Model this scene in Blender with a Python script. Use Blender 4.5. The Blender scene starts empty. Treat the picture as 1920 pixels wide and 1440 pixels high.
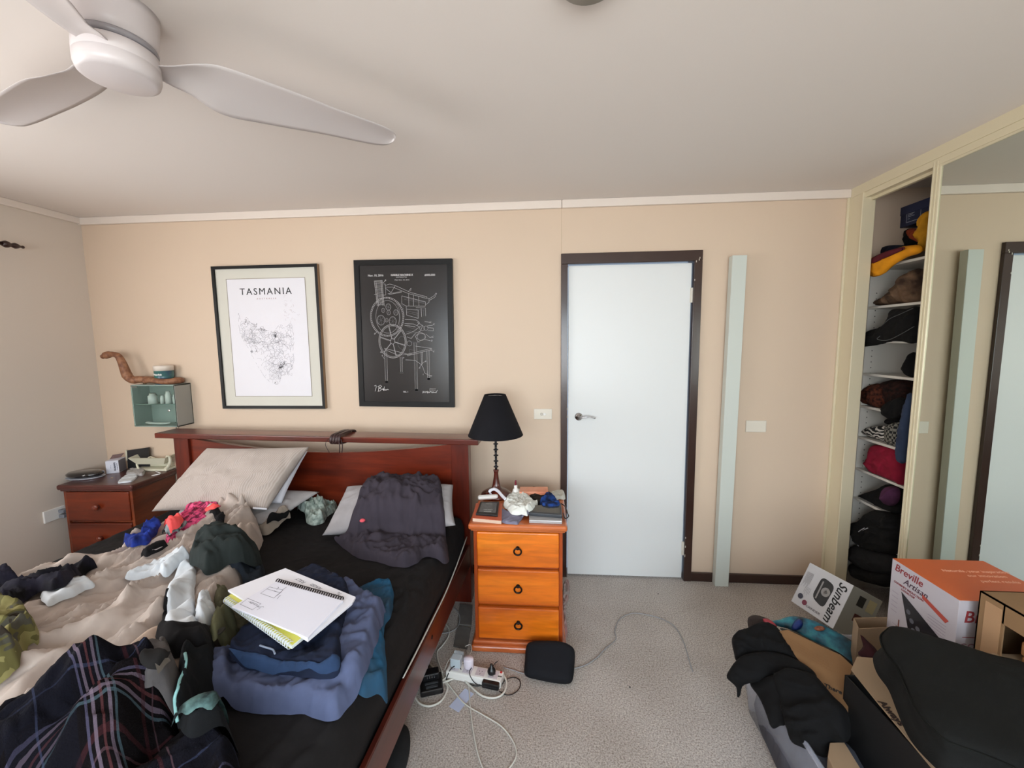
import bpy, bmesh, math, random
import numpy as np
from mathutils import Vector, Matrix, geometry

scene = bpy.context.scene
COL = scene.collection
R = math.radians

# ---------------------------------------------------------------- camera
CAMP = (-0.150, -2.687, 1.5916)
YAW, PITCH, ROLL, FPX = 0.07983, -0.10411, -0.01007, 776.57
def _cam_axes():
    cy, sy = math.cos(YAW), math.sin(YAW)
    f = Vector((-sy*math.cos(PITCH), cy*math.cos(PITCH), math.sin(PITCH)))
    r = Vector((cy, sy, 0.0)); u = r.cross(f)
    c, s = math.cos(ROLL), math.sin(ROLL)
    return c*r+s*u, -s*r+c*u, f
CR, CU, CF = _cam_axes()
cam_data = bpy.data.cameras.new('camera')
cam = bpy.data.objects.new('camera', cam_data); COL.objects.link(cam)
m3 = Matrix((CR, CU, -CF)).transposed()
cam.matrix_world = Matrix.Translation(CAMP) @ m3.to_4x4()
cam_data.sensor_fit = 'HORIZONTAL'; cam_data.sensor_width = 36.0
cam_data.lens = FPX/1920.0*36.0
cam_data.clip_start = 0.02; cam_data.clip_end = 100
scene.camera = cam

# ---------------------------------------------------------------- look
scene.view_settings.view_transform = 'Standard'
scene.view_settings.look = 'None'
scene.view_settings.gamma = 1.0
scene.view_settings.use_curve_mapping = False
scene.view_settings.exposure = -0.42

# ---------------------------------------------------------------- world and daylight
world = bpy.data.worlds.new('world'); scene.world = world; world.use_nodes = True
wb = world.node_tree.nodes['Background']
wb.inputs['Color'].default_value = (0.62, 0.78, 1.0, 1); wb.inputs['Strength'].default_value = 1.6

def area_light(name, loc, direction, sx, sy, power, color, spread=math.pi):
    d = bpy.data.lights.new(name, 'AREA'); d.shape = 'RECTANGLE'; d.size = sx; d.size_y = sy
    d.energy = power; d.color = color
    d.spread = spread
    o = bpy.data.objects.new(name, d); COL.objects.link(o); o.location = loc
    o.rotation_euler = Vector(direction).to_track_quat('-Z', 'Y').to_euler()
    return o
# daylight entering by the wide window behind the photographer, and by the window on the left wall
area_light('sky_daylight', (-0.3, -4.13, 1.45), (-0.12, 1, -0.62), 2.9, 1.25, 80, (0.70, 0.86, 1.0), R(140))      # sky light falling in from above
area_light('garden_daylight', (-0.3, -4.12, 1.40), (0, 1, 0.60), 2.9, 1.15, 58, (1.0, 0.90, 0.77), R(160))    # light thrown up from the ground outside
area_light('side_window_daylight', (-3.26, -2.2, 1.42), (1, 0.15, -0.1), 1.9, 1.15, 66, (0.98, 0.94, 0.91))

# ---------------------------------------------------------------- pixel helpers (photo pixel -> point on a real plane)
def _ray(px, py):
    return CF + CR*((px-960)/FPX) - CU*((py-720)/FPX)
def _on(ax, val, px, py):
    d = _ray(px, py); t = (val-CAMP[ax])/d[ax]
    return Vector(CAMP) + d*t
def Zp(px, py, z): return _on(2, z, px, py)
def Yp(px, py, y): return _on(1, y, px, py)
def Xp(px, py, x): return _on(0, x, px, py)

# ---------------------------------------------------------------- materials
def C(r, g, b):
    f = lambda v: (v/255/12.92) if v/255 <= .04045 else ((v/255+.055)/1.055)**2.4
    return (f(r), f(g), f(b), 1)
class NT:
    def __init__(s, name):
        s.m = bpy.data.materials.new(name); s.m.use_nodes = True
        s.t = s.m.node_tree; s.b = s.t.nodes['Principled BSDF']
    def n(s, typ, **kw):
        o = s.t.nodes.new(typ)
        for k, v in kw.items():
            if k in o.inputs.keys(): o.inputs[k].default_value = v
            else: setattr(o, k, v)
        return o
    def l(s, a, b): s.t.links.new(a, b)
    def coord(s, scale=(1, 1, 1), rot=(0, 0, 0)):
        tc = s.n('ShaderNodeTexCoord'); mp = s.n('ShaderNodeMapping')
        mp.inputs['Scale'].default_value = scale; mp.inputs['Rotation'].default_value = rot
        s.l(tc.outputs['Object'], mp.inputs['Vector']); return mp.outputs['Vector']
    def ramp(s, fac, stops):
        r = s.n('ShaderNodeValToRGB'); e = r.color_ramp.elements
        while len(e) < len(stops): e.new(.5)
        for q, (p, c) in zip(e, stops): q.position = p; q.color = c
        s.l(fac, r.inputs['Fac']); return r.outputs['Color']
    def bump(s, h, strength, dist=.002):
        b = s.n('ShaderNodeBump', Strength=strength, Distance=dist); s.l(h, b.inputs['Height'])
        s.l(b.outputs['Normal'], s.b.inputs['Normal'])
MC = {}
def mat(name, col, rough=.6, metal=0, spec=.5, var=0, vscale=6, bump=0, bscale=200, bdist=.001, coat=0, sheen=0, col2=None, emit=None, alpha=None, trans=0, ior=1.45):
    if name in MC: return MC[name]
    t = NT(name); b = t.b
    b.inputs['Base Color'].default_value = col; b.inputs['Roughness'].default_value = rough
    b.inputs['Metallic'].default_value = metal; b.inputs['Specular IOR Level'].default_value = spec
    b.inputs['Coat Weight'].default_value = coat; b.inputs['Coat Roughness'].default_value = .12
    if sheen: b.inputs['Sheen Weight'].default_value = sheen
    if trans: b.inputs['Transmission Weight'].default_value = trans; b.inputs['IOR'].default_value = ior
    if alpha is not None: b.inputs['Alpha'].default_value = alpha
    if var or col2:
        nz = t.n('ShaderNodeTexNoise', Scale=vscale, Detail=4.0); t.l(t.coord(), nz.inputs['Vector'])
        c2 = col2 or tuple(list(x*(1-var) for x in col[:3])+[1])
        t.l(t.ramp(nz.outputs['Fac'], [(.35, c2), (.65, col)]), b.inputs['Base Color'])
    if bump:
        nb = t.n('ShaderNodeTexNoise', Scale=bscale, Detail=3.0); t.l(t.coord(), nb.inputs['Vector'])
        t.bump(nb.outputs['Fac'], bump, bdist)
    MC[name] = t.m; return t.m
def wood(name, c1, c2, c3, axis='x', scale=9, rough=.3, coat=.25, knots=True):
    if name in MC: return MC[name]
    t = NT(name); st = {'x': (.13, 1, 1), 'y': (1, .13, 1), 'z': (1, 1, .13)}[axis]
    v = t.coord(st)
    n1 = t.n('ShaderNodeTexNoise', Scale=scale, Detail=5.0, Distortion=.6); t.l(v, n1.inputs['Vector'])
    n2 = t.n('ShaderNodeTexNoise', Scale=scale*9, Detail=4.0, Distortion=.3); t.l(v, n2.inputs['Vector'])
    a = t.ramp(n1.outputs['Fac'], [(.3, c1), (.55, c2), (.75, c3)])
    g = t.ramp(n2.outputs['Fac'], [(.35, (.72, .72, .72, 1)), (.6, (1, 1, 1, 1))])
    mx = t.n('ShaderNodeMix', data_type='RGBA', blend_type='MULTIPLY'); mx.inputs['Factor'].default_value = .8
    t.l(a, mx.inputs['A']); t.l(g, mx.inputs['B']); out = mx.outputs['Result']
    if knots:
        vo = t.n('ShaderNodeTexVoronoi', Scale=3.2); t.l(t.coord(tuple(.45 if s < 1 else 1 for s in st)), vo.inputs['Vector'])
        k = t.ramp(vo.outputs['Distance'], [(.02, (.35, .22, .16, 1)), (.11, (1, 1, 1, 1))])
        m2 = t.n('ShaderNodeMix', data_type='RGBA', blend_type='MULTIPLY'); m2.inputs['Factor'].default_value = .75
        t.l(out, m2.inputs['A']); t.l(k, m2.inputs['B']); out = m2.outputs['Result']
    t.l(out, t.b.inputs['Base Color'])
    t.b.inputs['Roughness'].default_value = rough; t.b.inputs['Coat Weight'].default_value = coat; t.b.inputs['Coat Roughness'].default_value = .15
    t.bump(n2.outputs['Fac'], .12, .001)
    MC[name] = t.m; return t.m
def fabric(name, col, rough=.9, var=.12, weave=900, bump=.35, sheen=.0, col2=None, vscale=14, crease=9):
    if name in MC: return MC[name]
    t = NT(name); v = t.coord()
    nz = t.n('ShaderNodeTexNoise', Scale=vscale, Detail=4.0); t.l(v, nz.inputs['Vector'])
    c2 = col2 or tuple(list(x*(1-var*2) for x in col[:3])+[1])
    t.l(t.ramp(nz.outputs['Fac'], [(.35, c2), (.62, col)]), t.b.inputs['Base Color'])
    t.b.inputs['Roughness'].default_value = rough; t.b.inputs['Sheen Weight'].default_value = sheen
    t.b.inputs['Specular IOR Level'].default_value = .25
    nb = t.n('ShaderNodeTexNoise', Scale=weave, Detail=2.0); t.l(v, nb.inputs['Vector'])
    nc = t.n('ShaderNodeTexNoise', Scale=crease, Detail=3.0, Distortion=1.1); nc.noise_type = 'RIDGED_MULTIFRACTAL'; t.l(v, nc.inputs['Vector'])
    ad = t.n('ShaderNodeMath', operation='MULTIPLY_ADD'); ad.inputs[1].default_value = .12
    t.l(nb.outputs['Fac'], ad.inputs[0]); t.l(nc.outputs['Fac'], ad.inputs[2])
    t.bump(ad.outputs[0], bump, .010)
    MC[name] = t.m; return t.m

# ---------------------------------------------------------------- objects
ROOTM = {}
def tag(o, label=None, cat=None, group=None, kind=None):
    if label: o['label'] = label
    if cat: o['category'] = cat
    if group: o['group'] = group
    if kind: o['kind'] = kind
    return o
def thing(name, label, cat, loc=(0, 0, 0), rotz=0, group=None):
    o = bpy.data.objects.new(name, None); COL.objects.link(o)
    o.empty_display_size = .05
    o.location = loc; o.rotation_euler = (0, 0, rotz)
    ROOTM[o.name] = Matrix.Translation(loc) @ Matrix.Rotation(rotz, 4, 'Z')
    return tag(o, label, cat, group)
def link(name, me, m, parent=None, smooth=False, local=False):
    """me: a Mesh or BMesh; world coordinates unless local"""
    if isinstance(me, bmesh.types.BMesh):
        bm = me; me = bpy.data.meshes.new(name); bm.to_mesh(me); bm.free()
    o = bpy.data.objects.new(name, me); COL.objects.link(o)
    for x in (m if isinstance(m, (list, tuple)) else [m]): me.materials.append(x)
    if parent is not None:
        o.parent = parent
        W = ROOTM.get(parent.name)
        if W is None: W = Matrix.Identity(4)
        if not local: me.transform(W.inverted())
        ROOTM[o.name] = W
    if smooth:
        for p in me.polygons: p.use_smooth = True
    return o
def solo(name, me, m, label, cat, group=None, smooth=False, kind=None):
    o = link(name, me, m, smooth=smooth); return tag(o, label, cat, group, kind)

# ---------------------------------------------------------------- bmesh shapes
def NB(): return bmesh.new()
def box(bm, a, b, bevel=0, seg=2, M=None):
    x0, y0, z0 = a; x1, y1, z1 = b
    vs = [bm.verts.new((x, y, z)) for x in (x0, x1) for y in (y0, y1) for z in (z0, z1)]
    fs = [bm.faces.new([vs[i] for i in q]) for q in ((0, 1, 3, 2), (4, 6, 7, 5), (0, 4, 5, 1), (2, 3, 7, 6), (0, 2, 6, 4), (1, 5, 7, 3))]
    bmesh.ops.recalc_face_normals(bm, faces=fs)
    if bevel:
        es = list({e for f in fs for e in f.edges})
        r = bmesh.ops.bevel(bm, geom=es, offset=bevel, segments=seg, profile=.5, affect='EDGES')
        vs = list({v for f in r['faces'] for v in f.verts} | {v for v in vs if v.is_valid})
    if M is not None:
        bmesh.ops.transform(bm, matrix=M, verts=[v for v in vs if v.is_valid])
    return vs
def lathe(bm, prof, seg=40, M=None, cap=True):
    """prof: list of (r, z)"""
    rings = []
    for r, z in prof:
        rings.append([bm.verts.new((r*math.cos(2*math.pi*i/seg), r*math.sin(2*math.pi*i/seg), z)) for i in range(seg)])
    for a, b in zip(rings, rings[1:]):
        for i in range(seg): bm.faces.new((a[i], a[(i+1) % seg], b[(i+1) % seg], b[i]))
    if cap:
        bm.faces.new(rings[0][::-1]); bm.faces.new(rings[-1])
    if M is not None: bmesh.ops.transform(bm, matrix=M, verts=[v for r in rings for v in r])
def crom(pts, n=8, closed=False):
    P = [Vector(p) for p in pts]; out = []
    N = len(P); rng = range(N if closed else N-1)
    for i in rng:
        p1, p2 = P[i], P[(i+1) % N]
        p0 = P[(i-1) % N] if (closed or i > 0) else p1*2-p2
        p3 = P[(i+2) % N] if (closed or i+2 < N) else p2*2-p1
        for k in range(n):
            t = k/n
            out.append(.5*((2*p1)+(-p0+p2)*t+(2*p0-5*p1+4*p2-p3)*t*t+(-p0+3*p1-3*p2+p3)*t**3))
    if not closed: out.append(P[-1])
    return out
def tube(bm, pts, r, seg=8, closed=False, cap=True, flat=1.0):
    """r: number or list; sweeps a round section along pts"""
    P = [Vector(p) for p in pts]; N = len(P)
    rr = r if isinstance(r, (list, tuple)) else [r]*N
    up = Vector((0, 0, 1)); rings = []
    prev = None
    for i in range(N):
        a = P[(i-1) % N] if (closed or i > 0) else P[i]; b = P[(i+1) % N] if (closed or i < N-1) else P[i]
        t = (b-a)
        t = t.normalized() if t.length > 1e-9 else Vector((1, 0, 0))
        if prev is None:
            n = t.cross(up)
            if n.length < 1e-3: n = t.cross(Vector((1, 0, 0)))
        else: n = prev - t*prev.dot(t)
        n.normalize(); prev = n; b2 = t.cross(n)
        rings.append([bm.verts.new(P[i]+(n*math.cos(2*math.pi*k/seg)+b2*flat*math.sin(2*math.pi*k/seg))*rr[i]) for k in range(seg)])
    M_ = N if closed else N-1
    for i in range(M_):
        a, b = rings[i], rings[(i+1) % N]
        for k in range(seg): bm.faces.new((a[k], a[(k+1) % seg], b[(k+1) % seg], b[k]))
    if cap and not closed:
        bm.faces.new(rings[0][::-1]); bm.faces.new(rings[-1])
def prism(bm, poly, ext, bevel=0):
    """poly: 3-D points of a planar outline; ext: extrusion vector"""
    e = Vector(ext); a = [bm.verts.new(Vector(p)) for p in poly]; b = [bm.verts.new(Vector(p)+e) for p in poly]
    fs = [bm.faces.new(a[::-1]), bm.faces.new(b)]
    n = len(a)
    for i in range(n): fs.append(bm.faces.new((a[i], a[(i+1) % n], b[(i+1) % n], b[i])))
    bmesh.ops.recalc_face_normals(bm, faces=fs)
    if bevel: bmesh.ops.bevel(bm, geom=list({x for f in fs for x in f.edges}), offset=bevel, segments=2, profile=.5, affect='EDGES')
def frameM(o, ax, ay):
    """matrix: origin o, local x along ax, local y towards ay"""
    ax = Vector(ax).normalized(); az = ax.cross(Vector(ay)).normalized(); ay = az.cross(ax)
    m = Matrix((ax, ay, az)).transposed().to_4x4(); m.translation = Vector(o); return m
_fontcache = {}
def text(s, size, m, M, parent=None, name='lettering', shear=0, depth=.0004, align='CENTER', spacing=1.0, bold=0, xs=1.0):
    """flat lettering in the local xy plane of M"""
    cu = bpy.data.curves.new('t', 'FONT'); cu.body = s; cu.size = size; cu.align_x = align; cu.align_y = 'CENTER'
    cu.shear = shear; cu.extrude = depth; cu.space_character = spacing; cu.offset = bold; cu.resolution_u = 3
    o = bpy.data.objects.new('t', cu); COL.objects.link(o)
    dg = bpy.context.evaluated_depsgraph_get(); dg.update()
    me = bpy.data.meshes.new_from_object(o.evaluated_get(dg), depsgraph=dg)
    bpy.data.objects.remove(o); bpy.data.curves.remove(cu)
    me.name = name; me.materials.clear()
    me.transform(M @ Matrix.Diagonal((xs, 1, 1, 1)))
    return link(name, me, m, parent)
def strokes(bm, lines, M, w=.001, h=.0004):
    """polylines in the local xy plane of M as thin flat ribbons"""
    for ln in lines:
        ww = w
        if isinstance(ln, tuple): ln, ww = ln
        for a, b in zip(ln, ln[1:]):
            a = Vector((a[0], a[1], h)); b = Vector((b[0], b[1], h)); d = b-a
            if d.length < 1e-7: continue
            n = Vector((-d.y, d.x, 0)).normalized()*ww/2; e = d.normalized()*ww*.3
            bm.faces.new([bm.verts.new(M @ q) for q in (a-n-e, b-n+e, b+n+e, a+n-e)])

# ---------------------------------------------------------------- noise (numpy)
def _h(ix, iy, seed):
    n = (ix.astype(np.int64)*374761393 + iy.astype(np.int64)*668265263 + seed*974711) & 0xffffffff
    n = ((n ^ (n >> 13))*1274126177) & 0xffffffff
    return ((n ^ (n >> 16)) & 0xffff)/65535.0*2*math.pi
def noise2(x, y, seed=0):
    x = np.asarray(x, float); y = np.asarray(y, float)
    ix = np.floor(x); iy = np.floor(y); fx = x-ix; fy = y-iy
    u = fx*fx*fx*(fx*(fx*6-15)+10); v = fy*fy*fy*(fy*(fy*6-15)+10)
    def g(dx, dy):
        a = _h(ix+dx, iy+dy, seed); return np.cos(a)*(fx-dx)+np.sin(a)*(fy-dy)
    return ((g(0, 0)*(1-u)+g(1, 0)*u)*(1-v)+(g(0, 1)*(1-u)+g(1, 1)*u)*v)*1.4
def fold(x, y, ang, wl, aspect=4, seed=0, sharp=1.0):
    """long cloth folds running along angle ang; rounded ridges, creased valleys; about 0..1"""
    c, s = math.cos(ang), math.sin(ang)
    v = (x*c+y*s)/(wl*aspect); u = (-x*s+y*c)/wl
    u = u+.9*noise2(v*1.3, u*.35, seed+7)+.25*noise2(v*4, u*.9, seed+9)
    a = np.abs(noise2(u, v, seed)); b = np.abs(noise2(u*2.3+5, v*2.1, seed+3)); c2 = noise2(u*.6+9, v*.8, seed+5)
    ridge = np.clip(1-a*2.6, 0, 1)**1.7
    return ridge*.62+np.clip(b*1.3, 0, 1)*.30+c2*.22+.12
def crumple(x, y, wl, seed=0):
    """small random dents and creases"""
    u, v = x/wl, y/wl
    u2 = u+.7*noise2(u*.6, v*.6, seed+1); v2 = v+.7*noise2(u*.6+4, v*.6, seed+2)
    a = np.clip(1-np.abs(noise2(u2, v2, seed+3))*2.4, 0, 1)**1.6; b = np.clip(1-np.abs(noise2(u2*1.9+3, v2*1.9, seed+4))*2.4, 0, 1)**1.6
    return a*.7+b*.35+.25*noise2(u, v, seed+6)

# ---------------------------------------------------------------- cloth
class Surf:
    """height map of a bearing surface; things laid on it raise it"""
    def __init__(s, x0, y0, x1, y1, z, h=.01):
        s.x0, s.y0, s.h = x0, y0, h
        s.Z = np.full((int((x1-x0)/h)+1, int((y1-y0)/h)+1), float(z))
    def _s(s, Z, x, y):
        u = np.clip((np.asarray(x)-s.x0)/s.h, 0, Z.shape[0]-1.001); v = np.clip((np.asarray(y)-s.y0)/s.h, 0, Z.shape[1]-1.001)
        i = u.astype(int); j = v.astype(int); a = u-i; b = v-j
        return Z[i, j]*(1-a)*(1-b)+Z[i+1, j]*a*(1-b)+Z[i, j+1]*(1-a)*b+Z[i+1, j+1]*a*b
    def at(s, x, y): return s._s(s.Z, x, y)
    def smooth(s, k=2):
        Z = s.Z.copy()
        def sh(Z, f):
            P = np.pad(Z, 1, mode='edge'); return f([P[a:a+Z.shape[0], b:b+Z.shape[1]] for a in (0, 1, 2) for b in (0, 1, 2)])
        Z = sh(Z, lambda q: np.max(q, 0))
        for _ in range(k): Z = sh(Z, lambda q: np.mean(q, 0))
        return Z
    def put(s, co):
        i = np.round((co[:, 0]-s.x0)/s.h).astype(int); j = np.round((co[:, 1]-s.y0)/s.h).astype(int)
        ok = (i >= 0) & (j >= 0) & (i < s.Z.shape[0]) & (j < s.Z.shape[1])
        np.maximum.at(s.Z, (i[ok], j[ok]), co[ok, 2])
    def put_obj(s, o, dense=.006):
        me = o.data; co = np.zeros(len(me.vertices)*3); me.vertices.foreach_get('co', co); co = co.reshape(-1, 3)
        W = ROOTM.get(o.name)
        if W is not None:
            A = np.array(W); co = co@A[:3, :3].T+A[:3, 3]
        # sample triangles so coarse meshes count too
        out = [co]; me.calc_loop_triangles()
        for t in me.loop_triangles:
            a, b, c = (co[i] for i in t.vertices)
            L = max(np.linalg.norm(b[:2]-a[:2]), np.linalg.norm(c[:2]-a[:2]), np.linalg.norm(c[:2]-b[:2]))
            if L > dense*2:
                n = int(L/dense)+1; g = np.linspace(0, 1, n+1); U, V = np.meshgrid(g, g); k = U+V <= 1.0001
                out.append(a+U[k][:, None]*(b-a)+V[k][:, None]*(c-a))
        s.put(np.vstack(out))

def march(px, py, surf):
    """where the sight line of a photo pixel first meets the surface"""
    d = _ray(px, py); o = Vector(CAMP); hi = float(surf.Z.max())+.02; lo = float(surf.Z.min())
    t0 = (hi-o.z)/d.z; t1 = (lo-o.z)/d.z; n = 260
    ts = np.linspace(t0, t1, n); X = o.x+d.x*ts; Y = o.y+d.y*ts; Z = o.z+d.z*ts
    k = np.nonzero(Z <= surf.at(X, Y))[0]
    t = ts[k[0]] if len(k) else t1
    return o+d*float(t)

def resample(P, d):
    P = [Vector(p) for p in P]; P.append(P[0]); out = []; acc = 0; L = 0
    seg = [(b-a).length for a, b in zip(P, P[1:])]; tot = sum(seg); n = max(8, int(tot/d)); step = tot/n; t = 0; k = 0; pos = 0
    for i in range(n):
        target = i*step
        while pos+seg[k] < target-1e-9: pos += seg[k]; k += 1
        f = (target-pos)/max(seg[k], 1e-9); out.append(P[k].lerp(P[k+1], f))
    return out
def inside(px, py, poly):
    x = np.asarray(px); y = np.asarray(py); r = np.zeros(x.shape, bool); n = len(poly)
    for i in range(n):
        x1, y1 = poly[i][:2]; x2, y2 = poly[(i+1) % n][:2]
        if y1 == y2: continue
        c = ((y1 > y) != (y2 > y)) & (x < (x2-x1)*(y-y1)/(y2-y1)+x1); r ^= c
    return r
def edgedist(X, Y, poly):
    A = np.array([p[:2] for p in poly]); B = np.roll(A, -1, 0); d = np.full(len(X), 1e9)
    P = np.stack([X, Y], 1)
    for a, b in zip(A, B):
        ab = b-a; t = np.clip(((P-a)@ab)/max(ab@ab, 1e-12), 0, 1); q = P-(a+t[:, None]*ab)
        d = np.minimum(d, np.sqrt((q*q).sum(1)))
    return d
def trimesh(poly2, res):
    """poly2: resampled 2-D outline -> (verts Nx2, tris)"""
    A = np.array([p[:2] for p in poly2]); lo = A.min(0); hi = A.max(0)
    gx = np.arange(lo[0], hi[0], res); gy = np.arange(lo[1], hi[1], res*.866)
    X, Y = np.meshgrid(gx, gy); X = X+(np.arange(len(gy)) % 2)[:, None]*res*.5; X = X.ravel(); Y = Y.ravel()
    k = inside(X, Y, poly2); X = X[k]; Y = Y[k]; k = edgedist(X, Y, poly2) > res*.55; X = X[k]; Y = Y[k]
    vs = [Vector((a, b)) for a, b in A]+[Vector((a, b)) for a, b in zip(X, Y)]
    n = len(A)
    v, e, f, *_ = geometry.delaunay_2d_cdt(vs, [], [list(range(n))], 1, 1e-6)
    return np.array([[q.x, q.y] for q in v]), [tuple(t) for t in f]
def fheight(x, y, folds):
    w = 0
    for (ang, wl, amp, *r) in folds:
        asp = r[0] if len(r) > 0 else 4; sd = r[1] if len(r) > 1 else int(wl*1000)+int(ang)
        w = w+amp*fold(x, y, R(ang), wl, asp, sd)
    return w
def mk(name, V, F):
    me = bpy.data.meshes.new(name); me.from_pydata([tuple(v) for v in V], [], [tuple(f) for f in F]); me.update(); return me
def hcloth(name, pts, surf, m, label=None, cat=None, thick=.02, folds=((30, .07, .02),), edge=.03, res=.0068, crump=(.05, .006), jag=.003, group=None,
           parent=None, lump=0, seed=1, sharp=False, fn=None, kind=None, put=True, smooth_base=2, zref=None, zdev=.025, cap=.05):
    """a garment or cover lying on a surface: outline from the photo put on the surface, real thickness and folds"""
    hits = [march(p[0], p[1], surf) for p in pts if len(p) == 2]
    zr = float(np.median([h.z for h in hits])) if hits and zref is None else (zref or 0)
    W = [Zp(*p) if len(p) == 3 else Zp(p[0], p[1], min(max(march(p[0], p[1], surf).z, zr-zdev), zr+zdev)+.006) for p in pts]
    poly = [(p.x, p.y) for p in W]
    c = [Vector((a, b, 0)) for a, b in poly] if sharp else crom([Vector((a, b, 0)) for a, b in poly], 5, True)
    c = resample(c, res*1.1)
    if jag and not sharp:
        jx = noise2(np.array([q.x for q in c])*28, np.array([q.y for q in c])*28, 5)*jag; jy = noise2(np.array([q.x for q in c])*28+9, np.array([q.y for q in c])*28, 6)*jag
        c = [Vector((q.x+a, q.y+b, 0)) for q, a, b in zip(c, jx, jy)]
    V2, F = trimesh(c, res)
    X, Y = V2[:, 0], V2[:, 1]; d = edgedist(X, Y, c)
    edge = edge*.62; t = np.clip(d/edge, 0, 1); prof = np.sqrt(np.clip(1-(1-t)**2, 0, 1))
    base = surf._s(surf.smooth(smooth_base), X, Y)
    if hits: base = np.minimum(base, zr+cap)
    wob = lump*(noise2(X*9, Y*9, seed+20)*.5+.5) if lump else 0
    if thick < .009: crump = (crump[0], crump[1]*.25)
    Z = base+.004+prof*(thick*.75+wob+(1.35*fheight(X, Y, folds)+crump[1]*crumple(X, Y, crump[0], seed+int(X[0]*1000) % 97))*np.clip(d/edge, .3, 1))-(d < res*.3)*.003
    if fn is not None: Z = Z+fn(X, Y, d)*prof
    co = np.stack([X, Y, Z], 1)
    if put: surf.put(co)
    nrm_up = []
    for f in F:
        a, b, c3 = (co[i] for i in f[:3])
        nrm_up.append(f if ((b[0]-a[0])*(c3[1]-a[1])-(b[1]-a[1])*(c3[0]-a[0])) > 0 else f[::-1])
    me = mk(name, co, nrm_up); o = link(name, me, m, parent, smooth=True)
    return tag(o, label, cat, group, kind)
def puff(name, pts3, normal, m, label=None, cat=None, front=.05, back=.03, edge=None, folds=((30, .06, .015),), res=.009,
         parent=None, group=None, sharp=False, smooth=True, kind=None):
    """a soft closed lump whose outline lies on a plane with the given normal (towards the viewer)"""
    n = Vector(normal).normalized(); P = [Vector(p) for p in pts3]; o0 = sum(P, Vector())/len(P)
    ux = Vector((0, 0, 1)).cross(n)
    if ux.length < .05: ux = Vector((1, 0, 0))
    ux.normalize(); uy = n.cross(ux)
    q = [Vector(((p-o0).dot(ux), (p-o0).dot(uy), 0)) for p in P]; off = [(p-o0).dot(n) for p in P]
    c = q if sharp else crom(q, 5, True); c = resample(c, res*1.1)
    V2, F = trimesh(c, res); X, Y = V2[:, 0], V2[:, 1]; d = edgedist(X, Y, c)
    e = edge or max(.01, min(.06, d.max())); t = np.clip(d/e, 0, 1); prof = np.sqrt(np.clip(1-(1-t)**2, 0, 1))
    # plane tilt from the outline's own offsets (least squares)
    A = np.array([[a.x, a.y, 1] for a in q]); k = np.linalg.lstsq(A, np.array(off), rcond=None)[0]
    base = X*k[0]+Y*k[1]+k[2]
    Zf = base+prof*(front+fheight(X, Y, folds)); Zb = base-prof*back
    N = len(X); V = []
    for i in range(N): V.append(o0+ux*X[i]+uy*Y[i]+n*float(Zf[i]))
    for i in range(N): V.append(o0+ux*X[i]+uy*Y[i]+n*float(Zb[i]))
    FF = []
    for f in F:
        a, b, c3 = (V2[i] for i in f[:3])
        if (b[0]-a[0])*(c3[1]-a[1])-(b[1]-a[1])*(c3[0]-a[0]) < 0: f = f[::-1]
        FF.append(f); FF.append(tuple(i+N for i in f[::-1]))
    me = mk(name, V, FF)
    bm = bmesh.new(); bm.from_mesh(me); bmesh.ops.remove_doubles(bm, verts=bm.verts, dist=.0006); bm.to_mesh(me); bm.free()
    o = link(name, me, m, parent, smooth=smooth); return tag(o, label, cat, group, kind)
def slabcloth(name, pts, z0, m, label=None, cat=None, thick=.02, **kw):
    """thin cloth on a plain level surface at height z0"""
    P = [Zp(*p, z0) if len(p) == 2 else Zp(*p) for p in pts]
    xs = [p.x for p in P]; ys = [p.y for p in P]
    s = Surf(min(xs)-.05, min(ys)-.05, max(xs)+.05, max(ys)+.05, z0)
    return hcloth(name, [(a[0], a[1], z0) for a in pts], s, m, label, cat, thick=thick, **kw)
def pillow_mesh(TL, TR, BR, BL, thick, n=44, seed=3, wr=.012, pinch=.035, normal=None):
    TL, TR, BR, BL = map(Vector, (TL, TR, BR, BL)); nn = (TR-TL).cross(TL-BL).normalized()
    if normal is not None and nn.dot(Vector(normal)) < 0: nn = -nn
    g = np.linspace(-1, 1, n); V = []; idx = {}
    w = ((TR-TL).length+(BR-BL).length)/2; h = ((TL-BL).length+(TR-BR).length)/2
    for side in (1, -1):
        for i, u in enumerate(g):
            for j, v in enumerate(g):
                if side < 0 and (i in (0, n-1) or j in (0, n-1)): idx[(side, i, j)] = idx[(1, i, j)]; continue
                uu = u*(1-pinch*(1-v*v)); vv = v*(1-pinch*1.3*(1-u*u))
                a, b = (uu+1)/2, (vv+1)/2
                p = (BL*(1-a)+BR*a)*(1-b)+(TL*(1-a)+TR*a)*b
                pr = ((1-u*u)*(1-v*v)); t = max(pr, 0)**.42*thick/2
                # creases radiate from the edges and the corners
                f = fold(np.array([u*w/2]), np.array([v*h/2]), math.atan2(v, u+.01)*.9, .055, 3, seed)[0]
                f2 = float(noise2(u*2.2, v*2.2, seed+5))
                t += wr*(f-.4)*min(1, pr*4)+wr*1.3*f2*pr
                idx[(side, i, j)] = len(V); V.append(p+nn*(t*side))
    F = []
    for side in (1, -1):
        for i in range(n-1):
            for j in range(n-1):
                q = (idx[(side, i, j)], idx[(side, i+1, j)], idx[(side, i+1, j+1)], idx[(side, i, j+1)])
                F.append(q if side > 0 else q[::-1])
    me = mk('pillow', V, F); return me
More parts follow.
